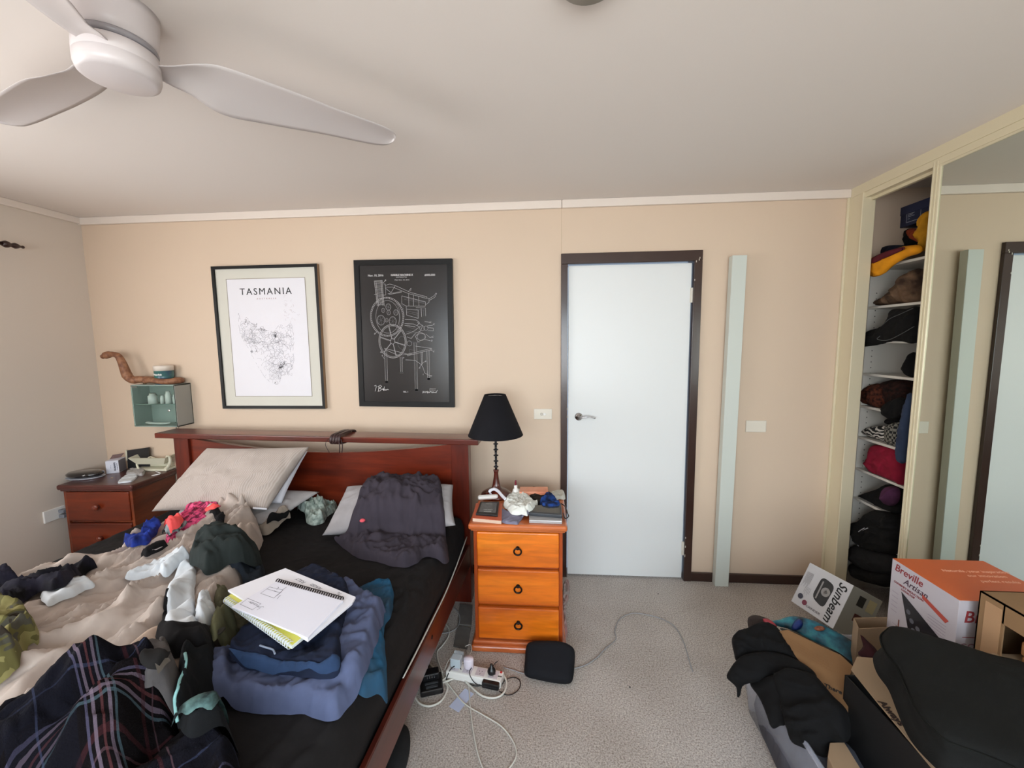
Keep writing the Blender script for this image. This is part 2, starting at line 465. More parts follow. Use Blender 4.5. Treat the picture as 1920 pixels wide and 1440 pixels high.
def sheet3(name, rows, m, parent=None, thick=.004, sub=6, folds=(), label=None, cat=None, group=None, amp_fn=None):
    """a draped sheet through a grid of control points (rows of equal length), given thickness"""
    G = [crom([Vector(p) for p in r], sub) for r in rows]
    cols = list(zip(*G)); G2 = [crom(list(c), sub) for c in cols]      # G2[col][row]
    nx, ny = len(G2), len(G2[0]); P = np.array([[list(p) for p in c] for c in G2])
    du = np.gradient(P, axis=0); dv = np.gradient(P, axis=1); N = np.cross(du, dv); N /= np.maximum(np.linalg.norm(N, axis=2), 1e-9)[..., None]
    lu = np.cumsum(np.linalg.norm(du, axis=2), 0); lv = np.cumsum(np.linalg.norm(dv, axis=2), 1)
    f = fheight(lu.ravel(), lv.ravel(), folds) if folds else 0
    if folds:
        P = P+N*(f.reshape(nx, ny))[..., None]
    V = [tuple(P[i, j]) for i in range(nx) for j in range(ny)]+[tuple(P[i, j]-N[i, j]*thick) for i in range(nx) for j in range(ny)]
    K = nx*ny; F = []
    for i in range(nx-1):
        for j in range(ny-1):
            a, b, c, d = i*ny+j, (i+1)*ny+j, (i+1)*ny+j+1, i*ny+j+1
            F.append((a, b, c, d)); F.append((d+K, c+K, b+K, a+K))
    bd = [(i, 0) for i in range(nx)]+[(nx-1, j) for j in range(1, ny)]+[(i, ny-1) for i in range(nx-2, -1, -1)]+[(0, j) for j in range(ny-2, 0, -1)]
    for (i, j), (k, l) in zip(bd, bd[1:]+bd[:1]): F.append((i*ny+j+K, k*ny+l+K, k*ny+l, i*ny+j))
    me = mk(name, V, F)
    bm = bmesh.new(); bm.from_mesh(me); bmesh.ops.recalc_face_normals(bm, faces=bm.faces); bm.to_mesh(me); bm.free()
    o = link(name, me, m, parent, smooth=True); return tag(o, label, cat, group)

# ================================================================ MATERIALS
wall_m = mat('wall_paint', C(214, 192, 170), rough=.55, spec=.35, var=.03, vscale=1.2, bump=.12, bscale=90, bdist=.001)
wall_left_m = mat('side_wall_lit_paint', C(214, 202, 190), rough=.55, spec=.35, bump=.12, bscale=90, bdist=.001)  # wall paint in a paler, cooler tone, imitating window light on this wall
ceil_m = mat('ceiling_paint', C(228, 220, 214), rough=.8, spec=.2, bump=.08, bscale=60, bdist=.001)
trim_m = mat('cornice_paint', C(226, 214, 204), rough=.4)
cream_m = mat('cream_trim', C(214, 203, 174), rough=.4)
brown_m = mat('brown_gloss_paint', C(54, 34, 28), rough=.3, coat=.3)
door_m = mat('door_paint', C(224, 226, 226), rough=.40, spec=.4, bump=.03, bscale=40)
strip_m = mat('pale_board', C(202, 207, 200), rough=.45)
white_pl = mat('white_plastic', C(232, 230, 226), rough=.3)
cream_pl = mat('cream_plastic', C(214, 210, 188), rough=.35)
black_pl = mat('black_plastic', C(22, 22, 24), rough=.35)
black_matte = mat('black_frame', C(12, 12, 13), rough=.45, spec=.3)
chrome = mat('brushed_chrome', C(200, 200, 202), rough=.22, metal=1)
dark_iron = mat('dark_iron', C(30, 22, 22), rough=.35, metal=.6)
mirror_m = mat('mirror', C(214, 220, 212), rough=.0, metal=1)
alu_m = mat('cream_aluminium', C(216, 206, 178), rough=.32, metal=.15)
melamine = mat('white_melamine', C(206, 202, 194), rough=.45)
cherry = wood('cherry_wood', C(58, 18, 10), C(108, 36, 16), C(140, 54, 26), 'x', 7, knots=False)
cherry_z = wood('cherry_wood_post', C(58, 18, 10), C(100, 32, 16), C(124, 44, 22), 'z', 7, knots=False)
cherry_y = wood('cherry_wood_rail', C(58, 20, 14), C(92, 34, 22), C(112, 46, 30), 'y', 7, knots=False)
pine = wood('amber_pine', C(180, 78, 12), C(226, 116, 22), C(240, 142, 40), 'x', 6)
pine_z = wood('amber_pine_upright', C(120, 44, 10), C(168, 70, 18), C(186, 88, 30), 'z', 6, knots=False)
pine_red = wood('red_pine', C(150, 66, 30), C(200, 106, 54), C(220, 130, 76), 'x', 6, knots=False)
dpine = wood('dark_pine', C(66, 18, 8), C(112, 42, 18), C(128, 52, 24), 'x', 6)
dpine_y = wood('dark_pine_side', C(72, 26, 12), C(124, 56, 28), C(140, 68, 36), 'y', 6, knots=False)
card_m = mat('cardboard', C(150, 126, 100), rough=.85, var=.08, vscale=10, bump=.1, bscale=150)
card_d = mat('brown_cardboard', C(130, 96, 62), rough=.85, var=.1, vscale=10)
paper_m = mat('white_paper', C(232, 232, 240), rough=.7)
ink_m = mat('ink', C(20, 20, 22), rough=.6)
pencil_m = mat('pencil_line', C(92, 92, 104), rough=.7)
glass_m = mat('clear_glass', (.93, .97, .95, 1), rough=.02, trans=1, ior=1.1)

# carpet
t = NT('carpet'); v = t.coord()
n1 = t.n('ShaderNodeTexNoise', Scale=150.0, Detail=3.0, Roughness=.7); n2 = t.n('ShaderNodeTexNoise', Scale=2.2, Detail=4.0); n3 = t.n('ShaderNodeTexNoise', Scale=420.0, Detail=2.0)
for n in (n1, n2, n3): t.l(v, n.inputs['Vector'])
a = t.ramp(n1.outputs['Fac'], [(.34, C(150, 136, 126)), (.5, C(198, 190, 184)), (.68, C(230, 221, 212))])
b = t.ramp(n2.outputs['Fac'], [(.36, (.80, .78, .76, 1)), (.62, (1, 1, 1, 1))])
mx = t.n('ShaderNodeMix', data_type='RGBA', blend_type='MULTIPLY'); mx.inputs['Factor'].default_value = .8
t.l(a, mx.inputs['A']); t.l(b, mx.inputs['B']); t.l(mx.outputs['Result'], t.b.inputs['Base Color'])
t.b.inputs['Roughness'].default_value = .95; t.b.inputs['Specular IOR Level'].default_value = .1
ad = t.n('ShaderNodeMath', operation='ADD'); t.l(n1.outputs['Fac'], ad.inputs[0]); t.l(n3.outputs['Fac'], ad.inputs[1])
t.bump(ad.outputs[0], .7, .006); carpet_m = t.m

# ================================================================ THE ROOM
H = 2.451; XL = -3.308; XR = 1.635; YF = -4.2
def struct(name, bm, m, parent=None):
    o = link(name, bm, m, parent)
    if parent is None: o['kind'] = 'structure'
    return o
bm = NB(); box(bm, (XL-.1, YF-.1, -.08), (2.4, .1, 0)); struct('floor', bm, carpet_m)
bm = NB(); box(bm, (XL-.1, YF-.1, H), (2.4, .1, H+.1)); struct('ceiling', bm, ceil_m)
# back wall with the doorway cut out
DX0, DX1, DZ = -.004, .758, 2.062
bm = NB()
box(bm, (XL-.1, 0, 0), (DX0-.02, .1, H)); box(bm, (DX1+.02, 0, 0), (2.4, .1, H)); box(bm, (DX0-.02, 0, DZ+.02), (DX1+.02, .1, H))
bmesh.ops.remove_doubles(bm, verts=bm.verts, dist=1e-5)
struct('wall_back', bm, wall_m)
# left wall with its window opening
WY0, WY1, WZ0, WZ1 = -3.15, -1.25, .85, 2.0
bm = NB(); box(bm, (XL-.1, YF, 0), (XL, WY0, H)); box(bm, (XL-.1, WY1, 0), (XL, 0, H)); box(bm, (XL-.1, WY0, 0), (XL, WY1, WZ0)); box(bm, (XL-.1, WY0, WZ1), (XL, WY1, H))
struct('wall_left', bm, wall_left_m)
# wall behind the photographer with the wide window
FX0, FX1, FZ0, FZ1 = -1.8, 1.2, .80, 2.10
bm = NB(); box(bm, (XL-.1, YF-.1, 0), (FX0, YF, H)); box(bm, (FX1, YF-.1, 0), (2.4, YF, H)); box(bm, (FX0, YF-.1, 0), (FX1, YF, FZ0)); box(bm, (FX0, YF-.1, FZ1), (FX1, YF, H))
struct('wall_front', bm, wall_m)
# wardrobe cavity behind the sliding doors
bm = NB(); box(bm, (2.3, YF, 0), (2.4, 0, H)); struct('wall_right', bm, melamine)
bm = NB(); box(bm, (XR, YF, 2.40), (XR+.03, -.0, H)); struct('trim_1', bm, cream_m)                     # header board over the doors
bm = NB(); box(bm, (XR+.006, YF, 2.37), (XR+.095, -.115, 2.40)); box(bm, (XR+.04, YF, 2.355), (XR+.055, -.115, 2.375)); struct('trim_2', bm, cream_m)  # sliding track
bm = NB(); box(bm, (XR, -.115, 0), (XR+.06, 0, 2.40), .002); struct('trim_3', bm, cream_m)               # jamb
bm = NB(); box(bm, (XR-.012, -.014, 0), (XR+.001, 0, 2.405), .003); struct('trim_4', bm, cream_m)         # corner bead
bm = NB(); box(bm, (XR-.006, -.122, 0), (XR+.064, -.110, 2.40), .003); struct('trim_5', bm, cream_m)
# cornice
def cornice(name, a, b, M=None):
    bm = NB(); box(bm, a, b, .004); return struct(name, bm, trim_m)
cornice('trim_6', (XL, -.022, H-.048), (-.045, 0, H)); cornice('trim_7', (-.043, -.022, H-.048), (XR, 0, H))
cornice('trim_8', (XL, YF, H-.042), (XL+.02, -.02, H))
# baseboards
bm = NB(); box(bm, (.808, -.02, 0), (XR-.01, 0, .058), .004); struct('baseboard_back', bm, brown_m)
bm = NB(); box(bm, (XL, -.02, 0), (-.05, 0, .058), .004); struct('baseboard_rear', bm, brown_m)
bm = NB(); box(bm, (XL, YF, 0), (XL+.02, -.02, .058), .004); struct('baseboard_left', bm, brown_m)
# fine vertical joint lines in the wall lining
bm = NB(); box(bm, (-.047, -.0012, 2.125), (-.0455, .001, 2.41)); struct('trim_9', bm, mat('joint', C(186, 164, 134), rough=.7))

# windows (out of the picture, they bring the light)
def window(name, axis, p0, p1, z0, z1, at, n):
    root = thing(name, None, None, ((p0+p1)/2, at, z0) if axis == 'x' else (at, (p0+p1)/2, z0)); root['kind'] = 'structure'
    f = NB(); g = NB(); w = .05
    def bar(a, b, c, d):
        if axis == 'x': box(f, (a, at-.04, c), (b, at+.0, d), .003)
        else: box(f, (at-.04, a, c), (at, b, d), .003)
    bar(p0, p1, z0, z0+w); bar(p0, p1, z1-w, z1)
    for i in range(n+1):
        x = p0+(p1-p0-w)*i/n; bar(x, x+w, z0+w, z1-w)
    link('window_frame', f, white_pl, root)
    if axis == 'x': box(g, (p0+.01, at-.024, z0+.01), (p1-.01, at-.018, z1-.01))
    else: box(g, (at-.024, p0+.01, z0+.01), (at-.018, p1-.01, z1-.01))
    link('window_pane', g, glass_m, root)
window('window_1', 'x', FX0, FX1, FZ0, FZ1, YF-.03, 3)
window('window_2', 'y', WY0, WY1, WZ0, WZ1, XL-.03, 2)

# ---------------------------------------------------------------- door
root = thing('door_1', None, None, (.377, 0, 0)); root['kind'] = 'structure'
bm = NB()
F0, F1 = -.048, .808
box(bm, (F0, -.022, 0), (DX0-.002, 0, 2.064), .002); box(bm, (DX1+.002, -.022, 0), (F1, 0, 2.064), .002); box(bm, (F0-.0, -.023, 2.064), (F1+.0, 0, 2.128), .003)
box(bm, (DX0-.02, -.0, 0), (DX0-.002, .1, 2.07)); box(bm, (DX1+.002, 0, 0), (DX1+.02, .1, 2.07)); box(bm, (DX0-.02, 0, 2.064), (DX1+.02, .1, 2.08))
link('door_frame', bm, brown_m, root)
bm = NB(); box(bm, (DX0+.003, .0, .012), (DX1-.006, .038, 2.056), .002); leaf = link('door_leaf', bm, door_m, root)
# lever handle
c = Yp(1085, 781, 0); bm = NB()
lathe(bm, [(.0, .0), (.026, .0), (.026, .004), (.022, .009), (.010, .011), (.010, .03), (.0, .03)], 32, Matrix.Translation((c.x, -.0, c.z)) @ Matrix.Rotation(R(90), 4, 'X'), cap=False)
tube(bm, crom([(c.x, -.03, c.z), (c.x+.02, -.042, c.z+.002), (c.x+.055, -.043, c.z+.006), (c.x+.088, -.041, c.z+.001), (c.x+.102, -.040, c.z-.004)], 6), [.0085]*12+[.0078]*13, 10, flat=.75)
link('door_handle', bm, chrome, leaf, smooth=True)
for zc in (1.86, .22):
    bm = NB(); box(bm, (DX1-.012, -.006, zc-.045), (DX1+.004, .0, zc+.045), .001)
    for k in range(5): lathe(bm, [(.0055, -.009), (.0055, .009)], 12, Matrix.Translation((DX1-.002, -.007, zc-.036+k*.018)))
    link('hinge', bm, mat('painted_hinge', C(214, 208, 196), rough=.4), root)
# paint chips on the frame
bm = NB()
random.seed(4)
for (x, z_) in ((.786, 2.07), (.79, 2.08), (.77, 2.061), (.764, 1.95), (.7635, .30), (.764, .24), (.7625, .18), (-.006, 1.10), (-.0065, 1.15)):
    box(bm, (x-.002, -.0235, z_-.008*random.random()-.003), (x+.002, -.0205, z_+.006))
link('paint_chips', bm, mat('chip', C(206, 200, 190)), root)

# ---------------------------------------------------------------- plates on the walls
def plate(name, label, cat, x0, x1, z0, z1, y=0.0):
    r = thing(name, label, cat, ((x0+x1)/2, y, (z0+z1)/2))
    bm = NB(); box(bm, (x0, -.009, z0), (x1, -.0, z1), .003, 3); link('cover', bm, mat('plate_plastic', C(222, 214, 200), rough=.35), r)
    return r
a = Yp(1001, 766, 0); b = Yp(1035, 786, 0)
sw = plate('light_switch', 'white light switch plate with two round buttons left of the door', 'light switch', a.x, b.x, b.z, a.z)
for k, dx in enumerate((-.008, .012)):
    bm = NB(); lathe(bm, [(.0095, 0), (.0095, .004), (.007, .006)], 20, Matrix.Translation(((a.x+b.x)/2+dx, -.009, (a.z+b.z)/2)) @ Matrix.Rotation(R(90), 4, 'X')); link('switch_button', bm, mat('button', C(196, 190, 180), rough=.4) if k == 0 else white_pl, sw)
a = Yp(1398, 788, 0); b = Yp(1435, 810, 0)
plate('wall_plate', 'blank cream wall plate right of the leaning pale board', 'wall plate', a.x, b.x, b.z, a.z)
# power outlet on the left wall
a = Xp(83, 955, XL); b = Xp(124, 985, XL)
y0, y1 = -.42, -.30; zc = .51
r = thing('power_outlet', 'white double power outlet low on the left wall with grey plugs', 'power outlet', (XL, -.36, zc))
bm = NB(); box(bm, (XL, y0, zc-.038), (XL+.012, y1, zc+.038), .003); link('cover', bm, white_pl, r)
for k, zz in enumerate((zc+.010, zc-.022)):
    bm = NB(); box(bm, (XL+.012, -.345, zz-.011), (XL+.05, -.318, zz+.011), .003); link('plug', bm, mat('grey_plug', C(120, 124, 132), rough=.5), r)
    bm = NB(); tube(bm, crom([(XL+.045, -.33, zz), (XL+.075, -.30, zz-.01), (XL+.08, -.25, zz-.06), (XL+.03, -.12, zz-.20), (XL+.025, -.06, .06)], 8), .0032, 8)
    o = solo('mains_cable', bm, mat('grey_cable', C(150, 150, 152), rough=.5), ('upper' if k == 0 else 'lower')+' grey power cord running from the outlet behind the dark nightstand', 'cord', smooth=True)

# ---------------------------------------------------------------- pale board leaning beside the door
bm = NB()
def sect(x, z_, y=-.068): return [bm.verts.new(p) for p in ((x, y, z_), (x+.083, y, z_), (x+.083, y+.05, z_), (x, y+.05, z_))]
q0 = sect(.943, .001); q1 = sect(.962, 2.082)
bm.faces.new(q0[::-1]); bm.faces.new(q1)
for i in range(4): bm.faces.new((q0[i], q0[(i+1) % 4], q1[(i+1) % 4], q1[i]))
bmesh.ops.bevel(bm, geom=bm.edges[:], offset=.0015, segments=2, affect='EDGES')
solo('pale_board', bm, strip_m, 'tall narrow pale grey boxed board standing on the carpet right of the door', 'board')

# ================================================================ CEILING FAN
fan_m = mat('fan_white', C(214, 206, 206), rough=.35, bump=.02)
fan_b = mat('fan_blade', C(200, 192, 190), rough=.4)
FC = Vector((-1.256, -1.611, 0)); ZH = 2.28
fan = thing('ceiling_fan', 'white three-blade ceiling fan with round motor housing, top left of the photo', 'ceiling fan', (FC.x, FC.y, H))
T = Matrix.Translation((FC.x, FC.y, 0))
bm = NB(); lathe(bm, [(.094, H), (.092, 2.43), (.088, 2.39), (.083, 2.367)], 64, T); link('canopy', bm, fan_m, fan, smooth=True)
bm = NB(); lathe(bm, [(.0, 2.352), (.080, 2.352), (.086, 2.348), (.087, 2.33), (.0872, 2.318), (.0866, 2.317), (.0874, 2.316), (.087, 2.296), (.083, 2.284), (.072, 2.279), (.0, 2.277)], 64, T); link('motor_housing', bm, fan_m, fan, smooth=True)
bm = NB(); lathe(bm, [(.0, 2.368), (.083, 2.368), (.086, 2.362), (.084, 2.354), (.0, 2.352)], 64, T, cap=False); link('housing_ring', bm, mat('fan_ring', C(150, 146, 150), rough=.3), fan, smooth=True)
def blade(ang):
    L = [(.078, .030, .036, 2), (.11, .042, .046, 8), (.15, .060, .052, 16), (.20, .076, .080, 21), (.25, .082, .094, 19), (.32, .082, .092, 16), (.42, .078, .085, 13), (.52, .070, .076, 10), (.62, .064, .070, 8), (.68, .058, .064, 7), (.706, .052, .058, 6), (.724, .042, .048, 6), (.736, .026, .030, 6), (.742, .004, .005, 6)]
    V = []; F = []; n = 12
    P = crom([(a, b, c) for a, b, c, d in L], 4); TW = crom([(d, 0, 0) for a, b, c, d in L], 4)
    for side in (1, -1):
        for p, tw in zip(P, TW):
            for k in range(n+1):
                u = k/n; w = -p.y+(p.y+p.z)*u             # straight leading edge on one side, belly on the other
                camber = .010*math.sin(math.pi*u); th = .0045*math.sin(math.pi*min(1, max(0, u)))**.5+.0008
                y = w; z_ = camber+side*th/2; a = R(-tw.x)
                V.append((p.x, y*math.cos(a)-z_*math.sin(a), y*math.sin(a)+z_*math.cos(a)))
    K = len(P)*(n+1)
    for i in range(len(P)-1):
        for k in range(n):
            q = (i*(n+1)+k, (i+1)*(n+1)+k, (i+1)*(n+1)+k+1, i*(n+1)+k+1)
            F.append(q); F.append(tuple(x+K for x in q[::-1]))
    for i in range(len(P)-1):
        for k in (0, n):
            q = (i*(n+1)+k, (i+1)*(n+1)+k, (i+1)*(n+1)+k+K, i*(n+1)+k+K); F.append(q if k else q[::-1])
    F.append(tuple(range(n+1))+tuple(K+k for k in range(n, -1, -1))); j = (len(P)-1)*(n+1)
    F.append(tuple(j+k for k in range(n, -1, -1))+tuple(K+j+k for k in range(n+1)))
    me = mk('blade', V, F); me.transform(Matrix.Translation((FC.x, FC.y, 2.327)) @ Matrix.Rotation(R(ang), 4, 'Z'))
    link('blade', me, fan_b, fan, smooth=True)
for a in (41, 161, 281): blade(a)
# round fitting on the ceiling, only its near rim shows at the top edge of the photo
c = Zp(1105, -66, H)
bm = NB(); lathe(bm, [(.0, H), (.085, H), (.088, H-.012), (.07, H-.035), (.0, H-.042)], 40, Matrix.Translation((c.x, c.y, 0)))
solo('ceiling_fitting', bm, mat('fitting', C(150, 146, 136), rough=.4), 'round ceiling fitting cut off by the top edge of the photo', 'ceiling fitting', smooth=True)

# ================================================================ CURTAIN ROD on the left wall
e = Xp(46, 464, XL+.085)
rod = thing('curtain_rod', 'dark turned wooden curtain rod end high on the left wall', 'curtain rod', (XL, e.y-.2, e.z))
rw = wood('rod_wood', C(34, 16, 12), C(56, 26, 20), C(66, 30, 22), 'y', 9, knots=False)
Mr = Matrix.Translation((XL+.085, e.y, e.z)) @ Matrix.Rotation(R(90), 4, 'X')
bm = NB(); lathe(bm, [(.0015, 0), (.007, .003), (.009, .009), (.006, .016), (.0075, .022), (.013, .032), (.017, .045), (.012, .058), (.009, .064), (.017, .075), (.02, .088), (.015, .1), (.011, .104)], 20, Mr, cap=True); link('finial', bm, rw, rod, smooth=True)
bm = NB(); lathe(bm, [(.011, .1), (.011, 3.0)], 16, Mr); link('rod', bm, rw, rod, smooth=True)
for yy in (.16, 2.9):
    bm = NB(); box(bm, (XL, e.y-yy-.012, e.z-.012), (XL+.09, e.y-yy+.012, e.z-.008), .002); box(bm, (XL, e.y-yy-.015, e.z-.05), (XL+.008, e.y-yy+.015, e.z+.03), .002); link('bracket', bm, rw, rod)

# ================================================================ POSTERS
def poster(name, label, x0, x1, z0, z1, fw, depth, frame_mat, side_mat, rot=0):
    r = thing(name, label, 'picture', ((x0+x1)/2, 0, (z0+z1)/2))
    W, Hh = x1-x0, z1-z0
    M = Matrix.Translation(((x0+x1)/2, -depth, (z0+z1)/2)) @ Matrix.Rotation(R(90), 4, 'X') @ Matrix.Rotation(R(rot), 4, 'Z')   # local x right, y up, z to the room
    f = NB()
    for a, b in (((-W/2, -Hh/2), (W/2, -Hh/2+fw)), ((-W/2, Hh/2-fw), (W/2, Hh/2)), ((-W/2, -Hh/2+fw), (-W/2+fw, Hh/2-fw)), ((W/2-fw, -Hh/2+fw), (W/2, Hh/2-fw))):
        box(f, (a[0], a[1], -depth+.001), (b[0], b[1], 0), 0, M=M)
    o = link('frame', f, [frame_mat, side_mat], r)
    me = o.data
    for p in me.polygons:
        c_ = Matrix(M).inverted() @ (Vector(ROOTM[r.name].translation)+p.center); nn = (M.to_3x3().inverted() @ p.normal)
        p.material_index = 1 if (abs(nn.z) < .5 and (abs(abs(c_.x)-W/2) < .001)) else 0
    return r, M, W, Hh
# Tasmania map
P1, M1, W, Hh = poster('map_poster', 'framed white street map poster headed TASMANIA over the bed', -2.367, -1.630, 1.146, 2.104, .019, .03, black_matte, mat('frame_side', C(140, 112, 84), rough=.6), rot=0.1)
bm = NB(); box(bm, (-W/2+.012, -Hh/2+.012, -.026), (W/2-.012, Hh/2-.012, -.012), M=M1); link('mat_board', bm, mat('mat_board', C(206, 203, 192), rough=.6), P1)
bm = NB(); box(bm, (-.272, -.392, -.0125), (.272, .392, -.0105), M=M1); link('print', bm, mat('print_paper', C(222, 220, 226), rough=.5), P1)
bm = NB()
for q in (((-.275, -.395), (.275, -.395)), ((-.275, .395), (.275, .395)), ((-.275, -.395), (-.275, .395)), ((.275, -.395), (.275, .395))): strokes(bm, [list(q)], M1, .003, -.0104)
link('mat_bevel', bm, mat('mat_bevel', C(150, 140, 128)), P1)
text('TASMANIA', .062, ink_m, M1 @ Matrix.Translation((-.003, .308, -.0095)), P1, 'map_title', spacing=1.28)
text('A U S T R A L I A', .014, mat('pale_red_ink', C(190, 160, 160)), M1 @ Matrix.Translation((0, .262, -.0095)), P1, 'map_subtitle', spacing=1.3)
random.seed(11)
coast = [(-.205, .17), (-.19, .115), (-.15, .12), (-.10, .085), (-.05, .055), (.0, .05), (.03, .04), (.05, .06), (.08, .088), (.12, .075), (.158, .094), (.17, .03), (.168, -.03), (.16, -.10), (.165, -.14), (.15, -.19), (.14, -.25), (.10, -.245), (.07, -.26), (.045, -.305), (.01, -.31), (-.03, -.285), (-.06, -.25), (-.09, -.20), (-.115, -.15), (-.14, -.094), (-.17, -.04), (-.2, .018), (-.21, .09)]
thin = []; dark = []
cc = crom([(a, b, 0) for a, b in coast], 4, True)
def wander(x, y, a, n, st, jit):
    ln = [(x, y)]
    for _ in range(n):
        a += random.gauss(0, jit); x += math.cos(a)*st; y += math.sin(a)*st
        if not inside(np.array([x]), np.array([y]), [(p.x, p.y) for p in cc])[0]: break
        ln.append((x, y))
    return ln
for i in range(len(cc)):
    if random.random() < .62: thin.append(([(cc[i].x+random.gauss(0, .002), cc[i].y+random.gauss(0, .002)), (cc[(i+1) % len(cc)].x, cc[(i+1) % len(cc)].y)], .0011))
poly = [(p.x, p.y) for p in cc]
n_ = 0
while n_ < 320:
    x = random.uniform(-.21, .18); y = random.uniform(-.32, .17)
    dens = 1.0 if (x > -.02 or y > -.04) else .18
    if x < -.03 and y < -.1: dens = .10
    if random.random() < dens and inside(np.array([x]), np.array([y]), poly)[0]:
        l = wander(x, y, random.uniform(0, 6.3), random.randint(4, 16), .006, .55)
        if len(l) > 2: thin.append((l, .0009)); n_ += 1
for (cx_, cy_, rr, k) in ((-.15, .115, .022, 18), (-.10, .085, .016, 16), (-.055, .058, .018, 26), (-.03, .052, .014, 14), (.042, .014, .012, 34), (.05, .03, .012, 10), (.075, -.19, .02, 50), (.06, -.20, .014, 24), (.095, -.175, .014, 16), (-.13, -.09, .010, 14), (-.10, -.09, .008, 6), (.02, -.30, .008, 6)):
    for _ in range(k):
        a = random.uniform(0, 6.3); x = cx_+random.gauss(0, rr*.5); y = cy_+random.gauss(0, rr*.5)
        dark.append(([(x, y), (x+math.cos(a)*.008, y+math.sin(a)*.008)], .0014))
isl = []
for _ in range(26):
    x = .145+random.gauss(0, .02); y = .19+random.gauss(0, .035); a = random.uniform(0, 6.3); isl.append(([(x, y), (x+.01*math.cos(a), y+.01*math.sin(a)), (x+.018*math.cos(a+.6), y+.016*math.sin(a+.6))], .0010))
bm = NB(); strokes(bm, thin, M1, h=-.0100); link('road_lines', bm, mat('grey_road', C(150, 148, 156)), P1)
bm = NB(); strokes(bm, dark, M1, h=-.0098); link('town_streets', bm, mat('dark_road', C(70, 68, 74)), P1)
bm = NB(); strokes(bm, isl, M1, h=-.0099); link('island_lines', bm, mat('pale_road', C(190, 178, 182)), P1)

# machine print on black
P2, M2, W, Hh = poster('machine_poster', 'framed black poster with a white line drawing of a wheeled machine', -1.388, -.741, 1.161, 2.118, .034, .028, black_matte, black_matte, rot=-.5)
bm = NB(); box(bm, (-W/2+.03, -Hh/2+.03, -.02), (W/2-.03, Hh/2-.03, -.006), M=M2); link('print', bm, mat('charcoal_print', C(27, 26, 28), rough=.25, spec=.6), P2)
wl = mat('white_line', C(176, 172, 172)); wl2 = mat('soft_line', C(112, 110, 112))
def U(x, y): return ((x-497)/943*.664+.0, -(y-722)/1385*.976)     # detail-crop pixel -> print plane
def arc(cx_, cy_, rx, ry, a0=0, a1=360, n=40): return [U(cx_+rx*math.cos(R(a0+(a1-a0)*i/n)), cy_+ry*math.sin(R(a0+(a1-a0)*i/n))) for i in range(n+1)]
def pl(*p): return [U(*q) for q in p]
A = []; B = []
# tower with rungs
A += [pl((225, 232), (300, 228)), pl((225, 232), (245, 462)), pl((300, 228), (312, 462)), pl((240, 232), (258, 460)), pl((288, 230), (300, 460))]
for i in range(21): A.append((pl((228+i*.8, 240+i*10.6), (300+i*.6, 236+i*10.6)), .0016))
# big wheel
A += [(arc(335, 560, 160, 180), .0016), (arc(335, 560, 148, 168), .0012), (arc(340, 560, 112, 150), .0014), (arc(420, 560, 38, 120, -90, 90), .001)]
for k in range(64):
    a = k/64*2*math.pi; A.append((pl((335+149*math.cos(a), 560+169*math.sin(a)), (335+158*math.cos(a), 560+178*math.sin(a))), .0022))
for (cx_, cy_, r_) in ((276, 590, 46), (350, 470, 30), (388, 600, 42), (352, 520, 22), (420, 520, 26), (330, 590, 18), (300, 500, 20)):
    A.append((arc(cx_, cy_, r_*.8, r_), .0016)); B.append((arc(cx_, cy_, r_*.66, r_*.84), .001))
    for k in range(6): a = k*math.pi/3+.3; B.append((pl((cx_, cy_), (cx_+r_*.76*math.cos(a), cy_+r_*.95*math.sin(a))), .0012))
# front flywheel
A += [(arc(380, 785, 132, 156), .0022), (arc(380, 785, 118, 142), .0014), (arc(380, 785, 125, 149), .001), (arc(380, 785, 22, 26), .002)]
for a in (15, 75, 135, 195, 255, 315):
    for da in (-3, 3): A.append((pl((380+18*math.cos(R(a+da)), 785+22*math.sin(R(a+da))), (380+119*math.cos(R(a+da*.5)), 785+143*math.sin(R(a+da*.5)))), .0016))
B += [(arc(345, 730, 58, 50, 0, 180, 20), .001), (arc(470, 800, 40, 60), .001)]
# top deck and guitar-like body
A += [pl((325, 275), (370, 262), (420, 275), (560, 338), (715, 380), (715, 392)), pl((330, 290), (400, 290), (545, 350), (700, 392)), pl((480, 370), (700, 425), (700, 460)), pl((480, 370), (478, 440), (520, 462), (700, 465)), pl((545, 350), (545, 460)), pl((590, 360), (588, 465)), pl((640, 372), (640, 462)), pl((700, 392), (735, 395), (735, 430), (705, 450)), pl((735, 400), (785, 370), (800, 348), (808, 352), (790, 385), (740, 412)), pl((520, 462), (522, 545), (630, 575), (632, 500), (525, 490)), pl((610, 478), (700, 482), (700, 555)), pl((660, 485), (662, 560)), pl((330, 300), (380, 340), (420, 280)), pl((310, 250), (330, 230)), pl((312, 260), (328, 262), (330, 360), (300, 362)), pl((350, 350), (480, 330)), pl((360, 356), (480, 338)), pl((545, 330), (570, 300), (565, 325))]
B += [pl((560, 345), (700, 384)), pl((500, 385), (690, 430)), pl((500, 400), (690, 440)), pl((520, 505), (630, 530)), pl((520, 520), (630, 548)), pl((440, 420), (500, 470)), pl((430, 430), (495, 490)), pl((495, 480), (500, 560)), pl((610, 495), (695, 500)), pl((620, 510), (620, 560)), pl((680, 500), (684, 556))]
